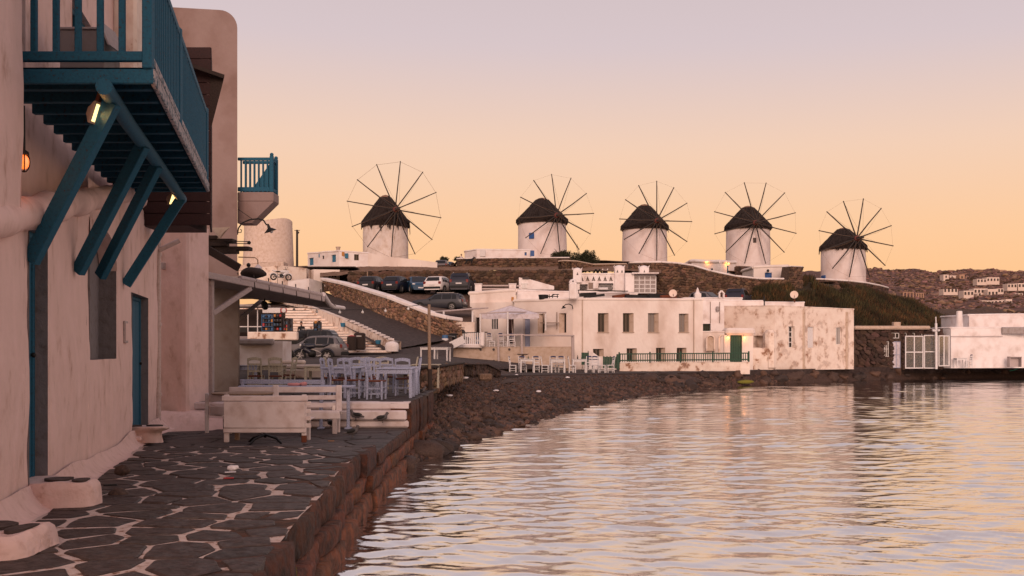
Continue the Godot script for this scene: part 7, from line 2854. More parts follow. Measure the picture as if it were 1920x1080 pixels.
func terrace_furniture() -> void:
	# upper terrace: lilac blue tables and chairs
	var Y := 1.365
	var g := "blue tables and chairs on the upper terrace"
	var bt := make_table("", M.blue_paint, g, 0.95, 0.85)
	var f := []
	var words := ["front left blue table with a chair drawn up at its right", "front right blue table at the open corner of the upper terrace", "blue table behind the front left one, against the green tables", "blue table behind the front right one, nearest the wooden pole"]
	var tb := [[640, 26.6], [742, 26.0], [662, 28.3], [752, 27.7]]
	for i in 4:
		place(bt, f, G(tb[i][0], Y, tb[i][1]), 0.05 * (i - 1), words[i])
	var ch := make_chair("", M.blue_paint, M.rush, g)
	f = []
	var cs := [[666, 25.6, 1.35, "pale blue chair with rush seat standing alone before the front left table"], [706, 25.0, 1.45, "pale blue chair nearest the white steps, its rush seat turned to the sea"], [700, 27.2, 3.3, "blue chair facing the house between the two front tables"], [757, 27.0, 3.1, "blue chair tucked under the front right table"], [620, 27.8, 1.5, "blue chair at the left end of the tables beside the green table"], [690, 29.0, 0.2, "blue chair behind the tables facing the viewer, left one"], [728, 28.8, 3.0, "blue chair behind the tables turned to the square"], [772, 28.4, -1.4, "blue chair at the sea end of the upper terrace"], [648, 27.6, 3.2, "blue chair tucked behind the front left table, back to the square"], [668, 29.6, 0.1, "blue chair in the hindmost row before the green tables"], [636, 25.9, 1.5, "blue chair at the left end of the front left table"]]
	for c in cs:
		place(ch, f, G(c[0], Y, c[1]), c[2], c[3])
	# yellow green set behind and at the left
	g = "yellow green tables and chairs on the upper terrace"
	var gt := make_table("", M.green_paint, g, 0.9, 0.8)
	f = []
	for t in [[603, 29.3, "yellow green table at the left end of the blue tables"], [660, 30.6, "yellow green table half hidden behind the blue tables"], [745, 31.0, "yellow green table behind the blue tables near the wooden pole"], [800, 32.6, "yellow green table standing behind the rough wall by the wooden pole"], [505, 30.5, "yellow green table in the left group behind the blue bench"]]:
		place(gt, f, G(t[0], Y, t[1]), 0.0, t[2])
	var gc := make_chair("", M.green_paint, M.rush, g)
	f = []
	for t in [[624, 30.2, 1.6, "yellow green chair pushed in at the left green table"], [683, 31.3, 0.0, "yellow green chair behind the blue tables, back to the square"], [716, 31.4, 0.1, "yellow green chair beside the hindmost green table"], [768, 31.6, -1.5, "yellow green chair next to the wooden pole"], [480, 29.6, 3.2, "yellow green chair next to the grey-blue table, back to the viewer"], [520, 29.5, 3.1, "yellow green chair at the right end of the left group"], [538, 30.6, 4.6, "yellow green chair side-on by the white block wall"]]:
		place(gc, f, G(t[0], Y, t[1]), t[2], t[3])
	dup(bt, G(459, Y, 30.4), 0.0, "grey-blue table in the left group beside the grey house wall")
	# bench with a plain back board, its back to the viewer
	var y := 0.905
	var d := 18.45
	var s := d / F
	var b := thing("board_back_bench", "white bench seen from behind with one plain back board and rusty right leg", "bench", G(497, y, d))
	var x0 := (419.0 - 960) * s
	var x1 := (574.0 - 960) * s
	var q := func(called: String, c: Vector3, sz: Vector3, m: Material, bev := 0.008) -> void:
		var mb := MB.new()
		mb.cube(c, sz, bev)
		part(b, called, mb, m)
	var H := func(py: float) -> float: return EYE + (655 - py) * s
	q.call("back_board", V((x0 + x1) / 2, (H.call(753) + H.call(802)) / 2, -d + 0.03), V(x1 - x0 - 0.03, H.call(753) - H.call(802), 0.03), M.bench, 0.006)
	q.call("top_rail", V((x0 + x1) / 2, H.call(747), -d), V(x1 - x0 + 0.06, 0.10, 0.06), M.bench, 0.012)
	q.call("bottom_rail", V((x0 + x1) / 2, H.call(807), -d), V(x1 - x0, 0.085, 0.06), M.bench, 0.01)
	q.call("leg", V(x0 + 0.045, (H.call(740) + y) / 2, -d - 0.045), V(0.085, H.call(740) - y, 0.075), M.bench, 0.01)
	q.call("leg", V(x1 - 0.045, (H.call(740) + y + 0.12) / 2, -d - 0.045), V(0.085, H.call(740) - y - 0.12, 0.075), M.bench, 0.01)
	q.call("rusty_foot", V(x1 - 0.045, y + 0.06, -d - 0.045), V(0.09, 0.13, 0.08), M.rust, 0.01)
	for x in [x0 + 0.12, x1 - 0.06]:
		q.call("leg", V(x, y + 0.2, -d - 0.48), V(0.08, 0.4, 0.08), M.pole_wood if x < x0 + 0.2 else M.bench, 0.01)
	for i in 4:
		q.call("seat_slat", V((x0 + x1) / 2 + 0.03, y + 0.42, -d - 0.12 - i * 0.105), V(x1 - x0 + 0.08, 0.03, 0.09), M.bench, 0.006)
	for i in 4:
		q.call("back_slat", V((x0 + x1) / 2 + 0.06, lerpf(H.call(757), H.call(798), i / 3.0), -d - 0.02), V(x1 - x0 + 0.05, 0.08, 0.025), M.bench, 0.006)
	# slatted bench beyond it
	slat_bench("white slatted bench facing the sea wall behind the board-backed bench", 430.0, 642.0, 22.4, 0.765, [518.0, 636.0])
	# end bench at the left
	var e := thing("end_bench", "short white slatted bench end standing against the house wall at the left", "bench", G(404, 0.76, 21))
	for k in [[386, 748, 426, 744], [386, 768, 426, 771]]:
		var m := MB.new()
		m.bar(P(k[0], k[1], 21.2), P(k[2], k[3], 20.6), 0.03, 0.16, 0.006)
		part(e, "back_slat", m, M.bench)
	for px in [388.0, 424.0]:
		var m := MB.new()
		m.bar(P(px, 812, 21), P(px, 737, 21), 0.07, 0.07, 0.01)
		part(e, "leg", m, M.bench)
	for i in 3:
		var m := MB.new()
		m.bar(P(388, 777 - i * 3.5, 21.4 + i * 0.13), P(420, 779 - i * 3.5, 20.9 + i * 0.13), 0.1, 0.03)
		part(e, "seat_slat", m, M.bench)
	# tables: round one with iron foot, long pale blue one
	var rt := thing("round_table", "round brown wooden table on a black iron foot between the white benches", "table", G(480, 0.765, 20.7))
	var m := MB.new()
	m.lathe(G(455, 1.66, 21.2), [[0.62, 0], [0.64, 0.02], [0.63, 0.04], [0.01, 0.042]], 28)
	part(rt, "tabletop", m, M.pole_wood)
	var leg := MB.new()
	var c := G(497, 0.765, 19.9)
	leg.tube([c + V(0, 0.12, 0), V(c.x - 0.3, 1.65, c.z - 1.0)], 0.03, 8)
	for a in 4:
		var an := TAU * a / 4.0 + 0.5
		leg.tube([c + V(0, 0.16, 0), c + V(cos(an) * 0.3, 0.09, sin(an) * 0.3), c + V(cos(an) * 0.42, 0.0, sin(an) * 0.42)], 0.022, 6)
	part(rt, "iron_foot", leg, M.iron)
	var lt := thing("long_table", "long narrow pale blue table behind the slatted bench", "table", G(560, 0.765, 23.3))
	m = MB.new()
	var ya := EYE + (655 - 724.5) * 23.4 / F
	m.bar(G(452, ya, 23.4), G(664, ya, 23.4), 0.55, 0.04, 0.008)
	part(lt, "tabletop", m, M.blue_paint)
	for px in [470.0, 602.0, 653.0]:
		var l := MB.new()
		l.bar(G(px, 0.77, 23.35), G(px, ya, 23.35), 0.07, 0.07, 0.008)
		l.cube(G(px, 0.785, 23.35), V(0.14, 0.04, 0.3), 0.01)
		part(lt, "leg", l, M.blue_paint)
	var bb := thing("blue_bench", "pale blue bench whose back rail shows behind the long table", "bench", G(530, 1.36, 24.7))
	for k in [[715.5, 0.11], [733.0, 0.07]]:
		m = MB.new()
		m.bar(P(450, k[0], 24.7), P(609, k[0] + 1, 24.7), 0.035, k[1], 0.008)
		part(bb, "back_rail", m, M.blue_paint)
	for px in [455.0, 605.0]:
		m = MB.new()
		m.bar(G(px, 1.36, 24.65), P(px, 711, 24.65), 0.06, 0.06)
		part(bb, "leg", m, M.blue_paint)
	m = MB.new()
	m.bar(P(450, 744, 24.9), P(609, 744, 24.9), 0.35, 0.03)
	part(bb, "seat", m, M.blue_paint)
	# cloth left on the long table, cup on the bench
	m = MB.new()
	m.ball(P(552, 721, 23.3), V(0.16, 0.05, 0.12), Basis(), 12, 7, nz, 0.5)
	m.ball(P(569, 720, 23.3), V(0.09, 0.06, 0.09), Basis(), 10, 7, nz, 0.6)
	solo("crumpled_cloth", "crumpled pink cloth lying on the long pale blue table", "cloth", m, M.pink_cloth)
	m = MB.new()
	m.lathe(P(625.5, 769, 22.3), [[0.035, 0], [0.045, 0.1], [0.04, 0.1]], 12)
	solo("paper_cup", "small pale cup standing on the right end of the slatted bench", "cup", m, M.cream)

func slat_bench(label: String, p0: float, p1: float, d: float, y: float, posts: Array) -> void:
	var s := d / F
	var o := thing("slatted_bench", label, "bench", G((p0 + p1) / 2, y, d))
	var H := func(py: float) -> float: return EYE + (655 - py) * s
	for k in [[731, 0.125], [746, 0.10], [760.5, 0.10]]:
		var m := MB.new()
		m.bar(V((p0 - 960) * s, H.call(k[0]), -d), V((p1 - 960) * s - 0.04, H.call(k[0]) + 0.01, -d), 0.03, k[1], 0.008)
		part(o, "back_slat", m, M.bench)
	for px in posts:
		var m := MB.new()
		m.bar(V((px - 960) * s, y + (0.35 if px < 600 else 0.4), -d + 0.045), V((px - 960) * s, H.call(722), -d + 0.045), 0.13, 0.06, 0.02)
		part(o, "post", m, M.bench)
	var ap := MB.new()
	ap.bar(V((p0 - 960) * s, H.call(777), -d + 0.46), V((p1 + 2 - 960) * s, H.call(777), -d + 0.46), 0.04, 0.14, 0.01)
	part(o, "seat_edge", ap, M.bench)
	for i in 3:
		var m := MB.new()
		m.bar(V((p0 - 960) * s, H.call(770), -d + 0.1 + i * 0.14), V((p1 - 960) * s, H.call(770), -d + 0.1 + i * 0.14), 0.12, 0.03, 0.006)
		part(o, "seat_slat", m, M.bench)
	for px in [p0 + 10, p1 - 8]:
		for z in [0.05, 0.42]:
			var m := MB.new()
			m.bar(V((px - 960) * s, y, -d + z), V((px - 960) * s, y + 0.4, -d + z), 0.1, 0.1, 0.012)
			part(o, "leg", m, M.pale_wood if z > 0.1 else M.bench)

func square() -> void:
	# white block wall and rounded white steps at the left of the square
	plain_wall("block_wall", "plain white block wall with a lower coping between the terrace and the parked cars", [[[446, 712, 40], [446, 640, 40]], [[530, 710, 40], [530, 639.5, 40]]], 1.6, M.white)
	var cp := MB.new()
	cp.bar(P(446, 641, 39.9), P(513, 641, 39.9), 0.5, 0.24, 0.06)
	solo("coping", "rounded grey-white coping along the top of the block wall", "coping", cp, M.grey_panel)
	for k in [[530, 571, 679.5, 39.0, "short"], [530, 606, 688.0, 37.4, "middle"]]:
		var m := MB.new()
		m.bar(P(k[0], k[2], k[3]), P(k[1], k[2], k[3]), 0.6, 0.18, 0.06)
		solo("white_step", "%s worn whitewashed step beside the parked motorcycle" % ("upper short" if k[4] == "short" else "lower long"), "step", m, M.peeling)
	plain_wall("step_wall", "low whitewashed stone wall under the steps behind the blue bench", [[[526, 716, 35.6], [526, 694, 35.6]], [[610, 716, 35.4], [610, 694, 35.4]]], 1.0, M.peeling)
	# rough sea wall at the right of the terrace
	stone_wall("stone_wall", "low crumbling rough wall between the upper terrace and the beach", [[P(784, 742, 31), P(784, 692, 31)], [P(812, 738, 32), P(812, 690, 32)], [P(838, 724, 34), P(838, 686, 34)], [P(866, 712, 38), P(866, 682, 38)]], 0.5, 0.3, M.mortar_dark, M.stone, 1.2, 0.07)
	stone_wall("stone_wall", "long low earth-brown kerb wall below the terrace front", [[P(868, 704, 43), P(868, 684, 43)], [P(910, 702, 50), P(910, 684, 50)], [P(936, 703, 55), P(936, 697, 55)]], 0.5, 0.3, M.soil, M.dark_stone, 1.3, 0.06)
	var lb := MB.new()
	lb.cube(P(910, 707, 44), V(0.55, 0.3, 0.4), 0.06, 0.3)
	solo("stone_block", "loose pale squared block lying at the top of the beach", "stone block", lb, M.stone)
	# stairs climbing beside the ramp, with their white parapet
	var st := MB.new()
	var o := struct("stairs", st_base(), M.frame_wood)
	for k in 17:
		var t := k / 16.0
		var py := lerpf(657.0, 578.0, t)
		var d := lerpf(60.5, 82.0, t)
		var xr := lerpf(733.0, 596.0, t)
		var xl := lerpf(560.0, 440.0, t)
		var m := MB.new()
		m.bar(P(xl, py, d) - V(0, 0.08, 0.5), P(xr, py, d) - V(0, 0.08, 0.5), 1.35, 0.175, 0.03)
		part(o, "step", m, M.peeling)
	var line := [[740, 640, 656, 60.6], [729, 639, 654, 61.2], [700, 624, 641, 64.5], [650, 602, 626, 70.0], [642, 598, 622, 71.0], [607, 584, 605, 77.0], [560, 568, 588, 86.0], [520, 556, 578, 95.0]]
	var pw := thing("stair_parapet", "rough whitewashed parapet between the wide stairs and the ramp road", "wall", P(650, 626, 70))
	var pm := MB.new()
	for i in line.size() - 1:
		var a = line[i + 1]
		var b = line[i]
		var out := V(-0.5, 0, 0.8)
		facade(pm, P(a[0], a[2], a[3]), P(b[0], b[2], b[3]), minf(P(a[0], a[2], a[3]).y, P(b[0], b[2], b[3]).y) - 0.4, P(a[0], a[1], a[3]).y, P(b[0], b[1], b[3]).y, [], 0.5, 0.10)
		var k := V(0.35, 0, -0.35)
		pm.face([P(a[0], a[1], a[3]), P(b[0], b[1], b[3]), P(b[0], b[1], b[3]) + k, P(a[0], a[1], a[3]) + k], Vector3.UP)
		pm.face([P(a[0], a[1], a[3]) + k, P(b[0], b[1], b[3]) + k, P(b[0], b[2], b[3]) + k, P(a[0], a[2], a[3]) + k], Vector3.RIGHT)
	part(pw, "body", pm, M.peeling)
	var en := MB.new()
	en.lathe(P(735, 659, 60.5), [[0.38, 0], [0.42, 0.3], [0.36, 0.52], [0.1, 0.6]], 14)
	part(pw, "end_post", en, M.white)
	for i in 20:
		var t := i / 19.0
		var m := MB.new()
		m.cube(P(lerpf(652, 728, t), lerpf(602, 637.5, t), lerpf(69.7, 61.2, t)) + V(0.15, 0.05, -0.15), V(0.3, 0.1, 0.3), 0.03, 0.7)
		part(pw, "cap_stone", m, M.white if i % 2 else M.grey_panel)
	for k in [[643, 613, 70.5, "teal flower pot on the stair parapet half way up"], [709, 646, 63, "teal flower pot at the foot of the stair parapet"]]:
		var m := MB.new()
		m.lathe(P(k[0], k[1], k[2]), [[0.13, 0], [0.19, 0.28], [0.16, 0.28]], 12)
		solo("flower_pot", k[3], "flower pot", m, M.blue_door)
	kiosk()
	# bins
	for k in [[659.5, 657.5, 59.0, 17.5, 27, "rounded dark brown litter bin with a red-edged lid beside the steps"], [674.5, 656, 59.6, 20.0, 32, "taller square dark brown litter bin with a grey slot beside the steps"]]:
		var s: float = k[2] / F
		var o2 := thing("litter_bin", k[5], "litter bin", P(k[0], k[1], k[2]))
		var at := P(k[0], k[1], k[2])
		var m := MB.new()
		if k[4] < 30:
			m.lathe(at, [[k[3] * s * 0.48, 0], [k[3] * s * 0.5, k[4] * s * 0.9], [k[3] * s * 0.44, k[4] * s]], 18)
		else:
			m.cube(at + V(0, k[4] * s * 0.5, 0), V(k[3] * s, k[4] * s, k[3] * s), 0.08)
		part(o2, "body", m, M.brown_wood)
		m = MB.new()
		if k[4] < 30:
			m.lathe(at + V(0, k[4] * s * 0.98, 0), [[k[3] * s * 0.4, 0], [k[3] * s * 0.42, 0.03], [k[3] * s * 0.1, 0.08]], 14)
			part(o2, "lid", m, M.sign_red)
		else:
			m.cube(at + V(0, k[4] * s * 0.8, k[3] * s * 0.5 + 0.01), V(k[3] * s * 0.5, 0.09, 0.04), 0.02)
			part(o2, "slot", m, M.rim_metal)
	# wooden pole with string lights from the terrace roof
	var po := MB.new()
	po.tube([P(806, 738, 31.2), P(805, 655, 31.2), P(804.5, 571, 31.2)], 0.055, 8, 0.045)
	var pn := solo("wooden_pole", "slim pale wooden pole standing at the corner of the upper terrace", "pole", po, M.pole_wood)
	var lw := MB.new()
	lw.tube([P(806, 738, 31.15), P(806, 692, 31.15)], 0.07, 8)
	part(pn, "dark_foot", lw, M.brown_wood)
	var sl := thing("string_lights", "thin wire with small unlit white bulbs from the terrace roof to the wooden pole", "string lights", P(640, 577, 31))
	var wire := MB.new()
	var pts := []
	for i in 25:
		var t := i / 24.0
		pts.append(P(lerpf(488, 805, t), lerpf(572, 574, t) + 12.0 * sin(PI * t) - 4, lerpf(29.5, 31.2, t)))
	wire.tube(pts, 0.009, 5)
	part(sl, "wire", wire, M.iron)
	for i in 6:
		var t := 0.2 + i * 0.135
		var m := MB.new()
		var q := pick(pts, t)
		m.tube([q, q - V(0, 0.05, 0)], 0.012, 5)
		m.ball(q - V(0, 0.08, 0), Vector3.ONE * 0.042)
		part(sl, "bulb", m, M.lamp_clear)
	# small white tables by the scooter
	var wt := make_table("", M.white_paint, "white tables and chairs along the promenade", 0.85, 0.75, 0.8)
	var f := []
	for k in [[802, 1.92, 55, 0.1, "white table nearest the wooden pole on the sloping square"], [829, 1.92, 56, -0.2, "white table half hidden behind another on the sloping square"]]:
		place(wt, f, G(k[0], k[1], k[2]), k[3], k[4])
	# promenade row
	for k in [[989, 67.0, 1.18, "left white table of the promenade row with a green bottle on it"], [1046, 67.0, 1.15, "middle white table of the promenade row"], [1086, 67.4, 1.15, "right white table of the promenade row with bottles on it"]]:
		dup(wt, G(k[0], 1.03, k[1]), 0.0, k[3], "", k[2])
	dup(wt, G(1800, 1.0, 87.6), 0.0, "small white table standing against the white house at the right", "", 1.05)
	var wc := make_chair("", M.white_paint, M.white_paint, "white tables and chairs along the promenade", M.navy)
	f = []
	for k in [[962, 67.0, 1.4, "white chair at the left end of the promenade row, side-on"], [1005, 67.8, 0.0, "white chair with wide navy back slat behind the left promenade table"], [1022, 67.0, 1.5, "white chair side-on between the left and middle promenade tables"], [1053, 67.9, 0.1, "white chair behind the middle promenade table"], [1073, 66.9, 1.6, "white chair between the middle and right promenade tables"], [1106, 67.9, 0.0, "white chair with navy slats behind the right promenade table"], [1129, 67.2, 1.4, "white chair standing beside the right promenade table"], [980, 67.9, 0.2, "white chair behind the left promenade table, back to the terrace wall"], [1036, 67.8, -0.2, "white chair behind the middle promenade table near its left leg"], [1118, 67.9, 0.3, "white chair with navy slats before the white stair cheek"], [1144, 67.5, -1.4, "white chair at the right end of the promenade row before the green gate"], [1816, 87.6, -1.5, "single white chair beside the small table at the white house"]]:
		place(wc, f, G(k[0], 1.03, k[1]), k[2], k[3], 1.12)
	for k in [[920, 74.0, 0.5, "white chair on the raised terrace behind the railing"], [942, 74.6, 2.6, "white chair on the raised terrace under the canopy"], [960, 75.2, 0.1, "white chair on the raised terrace by the house wall"]]:
		dup(wc, G(k[0], 2.68, k[1]), k[2], k[3], "", 1.1)
	for k in [[990.5, 675.5, 66.9, "green"], [1083, 674, 67.2, "brown_wood"], [1091, 674.5, 67.1, "green"]]:
		var m := MB.new()
		m.lathe(P(k[0], k[1], k[2]) + V(0, -0.03, 0), [[0.045, 0], [0.045, 0.18], [0.018, 0.25], [0.018, 0.32]], 10)
		solo("bottle", {"990": "green bottle on the left promenade table", "1083": "brown bottle on the right promenade table", "1091": "green bottle on the right promenade table"}[str(int(k[0]))], "bottle", m, M[k[3]])
	var pt := thing("bar_table", "small dark round standing table before the terrace wall", "table", P(980, 690, 70))
	var m2 := MB.new()
	m2.lathe(P(980, 665.5, 70), [[0.28, 0], [0.42, 0.05], [0.4, 0.08]], 16)
	part(pt, "top", m2, M.frame_wood)
	m2 = MB.new()
	m2.tube([P(980, 692, 70), P(980, 665, 70)], 0.08, 8)
	part(pt, "leg", m2, M.frame_wood)

func st_base() -> MB:
	var mb := MB.new()
	mb.sheet([PackedVector3Array([P(440, 662, 60), P(735, 662, 60)]), PackedVector3Array([P(430, 588, 84), P(596, 588, 84)])])
	return mb

func kiosk() -> void:
	var d := 63.0
	var s := d / F
	var o := thing("kiosk", "open kiosk with a grey awning, dark goods shelves and a white name board", "kiosk", P(490, 628, d))
	var add := func(called: String, a: Vector3, sz: Vector3, m: Material, bev := 0.01) -> void:
		var mb := MB.new()
		mb.cube(a, sz, bev)
		part(o, called, mb, m)
	add.call("back_wall", P(490, 605, d + 1.6), V(92 * s, 52 * s, 0.1), M.brown_wood)
	add.call("counter", P(465, 618, d + 0.4), V(56 * s, 10 * s, 0.5), M.iron)
	add.call("awning", P(470, 574, d - 0.3), V(66 * s, 5 * s, 1.4), M.grey_panel, 0.05)
	add.call("name_board", P(509, 582, d - 0.6), V(33 * s, 9.5 * s, 0.08), M.white_paint)
	add.call("price_board", P(532, 582, d - 0.62), V(11 * s, 7.5 * s, 0.1), M.sign_red)
	var ov := MB.new()
	ov.lathe(P(532, 582, d - 0.70), [[0.13, 0.0], [0.13, 0.03], [0.01, 0.031]], 16, Vector3.BACK)
	part(o, "white_oval", ov, M.white_paint)
	for px in [465.0, 483.0]:
		add.call("post", P(px, 604, d - 0.4), V(0.06, 52 * s, 0.06), M.white_paint)
	add.call("rail", P(470, 612.5, d - 0.4), V(46 * s, 0.06, 0.05), M.white_paint)
	var r := RandomNumberGenerator.new()
	r.seed = 3
	var cols := ["sea_blue", "orange", "brown_wood", "brown_wood", "car_navy", "car_navy", "car_azure", "sign_red"]
	for k in [[492, 513, 590, 621, "blue goods stand under the white name board of the kiosk", "sea_blue"], [513, 529, 588, 621, "brown goods shelf with orange packets at the kiosk", "brown_wood"], [532, 540, 597, 621, "left narrow postcard rack beside the kiosk", "car_navy"], [541, 548, 597, 621, "right narrow postcard rack beside the kiosk", "car_navy"], [589, 602, 604, 621, "small postcard rack standing alone before the steps", "car_navy"]]:
		var rk := thing("display_rack", k[4], "rack", P((k[0] + k[1]) / 2.0, k[3], d - 0.7))
		var a := P((k[0] + k[1]) / 2.0, k[3], d - 0.7)
		var w: float = (k[1] - k[0]) * s
		var h: float = (k[3] - k[2]) * s
		var fm := MB.new()
		fm.cube(a + V(0, h / 2, -0.15), V(w, h, 0.06), 0.01)
		fm.cube(a + V(-w / 2, h / 2, 0), V(0.04, h, 0.3), 0.01)
		fm.cube(a + V(w / 2, h / 2, 0), V(0.04, h, 0.3), 0.01)
		part(rk, "frame", fm, M[k[5]])
		for j in 4:
			var sh := MB.new()
			sh.cube(a + V(0, h * (j + 0.1) / 4.0, 0), V(w, 0.025, 0.3))
			part(rk, "shelf", sh, M[k[5]])
			var n := maxi(2, int(w / 0.16))
			for i in n:
				var g := MB.new()
				g.cube(a + V(w * ((i + 0.5) / n - 0.5), h * (j + 0.1) / 4.0 + 0.11, 0.04), V(w / n * 0.7, r.randf_range(0.12, 0.2), 0.12), 0.01)
				part(rk, "packet", g, M[cols[r.randi() % cols.size()]])
	var lw := MB.new()
	lw.cube(P(512, 630, d - 2.0), V(90 * s, 15 * s, 0.5), 0.05)
	solo("low_wall", "low rough white wall before the kiosk behind the parked cars", "wall", lw, M.peeling)
	# the person behind the cars
	person("person standing behind the parked cars in a black short-sleeved shirt, arms folded", P(565, 652, d + 4.5), 0.0, 1.72, M.black_cloth, M.black_cloth, true)
	person("person in a pale top and red trousers walking on the hill by the second windmill", P(865, 503, 119), 0.6, 1.65, M.pale_cloth, M.red_cloth, false)

func person(label: String, at: Vector3, yaw: float, h: float, top: Material, legs: Material, folded: bool) -> void:
	var o := thing("person", label, "person", at, "", yaw)
	var s := h / 1.75
	var c := func(a: Vector3, b: Vector3, ra: float, rb: float) -> Array: return [a * s, b * s, ra * s, rb * s]
	var st := 0.0 if folded else 0.16
	# continuous body: legs and hips, trunk, arms, neck, head
	var body := [
		c.call(V(0.09, 0.90, 0), V(0.10, 0.50, st), 0.085, 0.055), c.call(V(0.10, 0.50, st), V(0.10, 0.08, st * 0.4), 0.055, 0.04), c.call(V(0.10, 0.05, st * 0.4), V(0.11, 0.03, st * 0.4 + 0.14), 0.04, 0.03),
		c.call(V(-0.09, 0.90, 0), V(-0.10, 0.50, -st * 0.5), 0.085, 0.055), c.call(V(-0.10, 0.50, -st * 0.5), V(-0.10, 0.08, -st * 1.6), 0.055, 0.04), c.call(V(-0.10, 0.05, -st * 1.6), V(-0.11, 0.03, -st * 1.6 + 0.14), 0.04, 0.03),
		c.call(V(-0.07, 0.95, 0), V(0.07, 0.95, 0), 0.10, 0.10), c.call(V(0, 1.0, 0), V(0, 1.30, 0.01), 0.12, 0.13), c.call(V(-0.14, 1.38, 0), V(0.14, 1.38, 0), 0.075, 0.075), c.call(V(0, 1.40, 0), V(0, 1.53, 0.02), 0.05, 0.05)]
	var skin := [c.call(V(0, 1.50, 0.01), V(0, 1.56, 0.02), 0.048, 0.05), c.call(V(0, 1.60, 0.025), V(0, 1.69, 0.0), 0.072, 0.082), c.call(V(0, 1.595, 0.10), V(0, 1.625, 0.095), 0.018, 0.012)]
	if folded:
		for sx in [-1.0, 1.0]:
			body.append(c.call(V(sx * 0.19, 1.36, 0), V(sx * 0.23, 1.12, 0.02), 0.052, 0.045))
			skin.append(c.call(V(sx * 0.23, 1.12, 0.02), V(-sx * 0.05, 1.10 + sx * 0.02, 0.19), 0.04, 0.03))
			for fi in 4:
				skin.append(c.call(V(-sx * 0.05, 1.10 + sx * 0.02 + fi * 0.018 - 0.027, 0.19), V(-sx * 0.13, 1.10 + sx * 0.02 + fi * 0.018 - 0.027, 0.165), 0.009, 0.008))
			skin.append(c.call(V(-sx * 0.04, 1.13 + sx * 0.02, 0.19), V(-sx * 0.08, 1.165 + sx * 0.02, 0.19), 0.01, 0.009))
	else:
		for sx in [-1.0, 1.0]:
			body.append(c.call(V(sx * 0.19, 1.36, 0), V(sx * 0.24, 1.10, -sx * 0.05), 0.05, 0.042))
			skin.append(c.call(V(sx * 0.24, 1.10, -sx * 0.05), V(sx * 0.25, 0.86, sx * 0.05), 0.038, 0.028))
			for fi in 4:
				skin.append(c.call(V(sx * 0.25, 0.84, sx * 0.05 + fi * 0.018 - 0.027), V(sx * 0.25, 0.76, sx * 0.06 + fi * 0.018 - 0.027), 0.009, 0.008))
			skin.append(c.call(V(sx * 0.25, 0.85, sx * 0.05 + 0.03), V(sx * 0.24, 0.79, sx * 0.05 + 0.06), 0.01, 0.009))
	var mb := MB.new()
	blob(body.slice(7) , 0.022, 0.015, mb)
	part(o, "shirt", mb, top, true)
	mb = MB.new()
	blob(body.slice(0, 7), 0.022, 0.015, mb)
	part(o, "trousers", mb, legs, true)
	mb = MB.new()
	blob(skin, 0.011, 0.006, mb)
	for sx in [-1, 1]:
		mb.ball(V(sx * 0.03, 1.655, 0.088) * s, Vector3.ONE * 0.011 * s)
		mb.ball(V(sx * 0.083, 1.635, 0.005) * s, V(0.012, 0.03, 0.02) * s)
	part(o, "skin", mb, M.skin, true)
	mb = MB.new()
	blob([c.call(V(0, 1.70, -0.02), V(0, 1.72, 0.02), 0.085, 0.075)], 0.014, 0.008, mb)
	part(o, "hair", mb, M.hair, true)

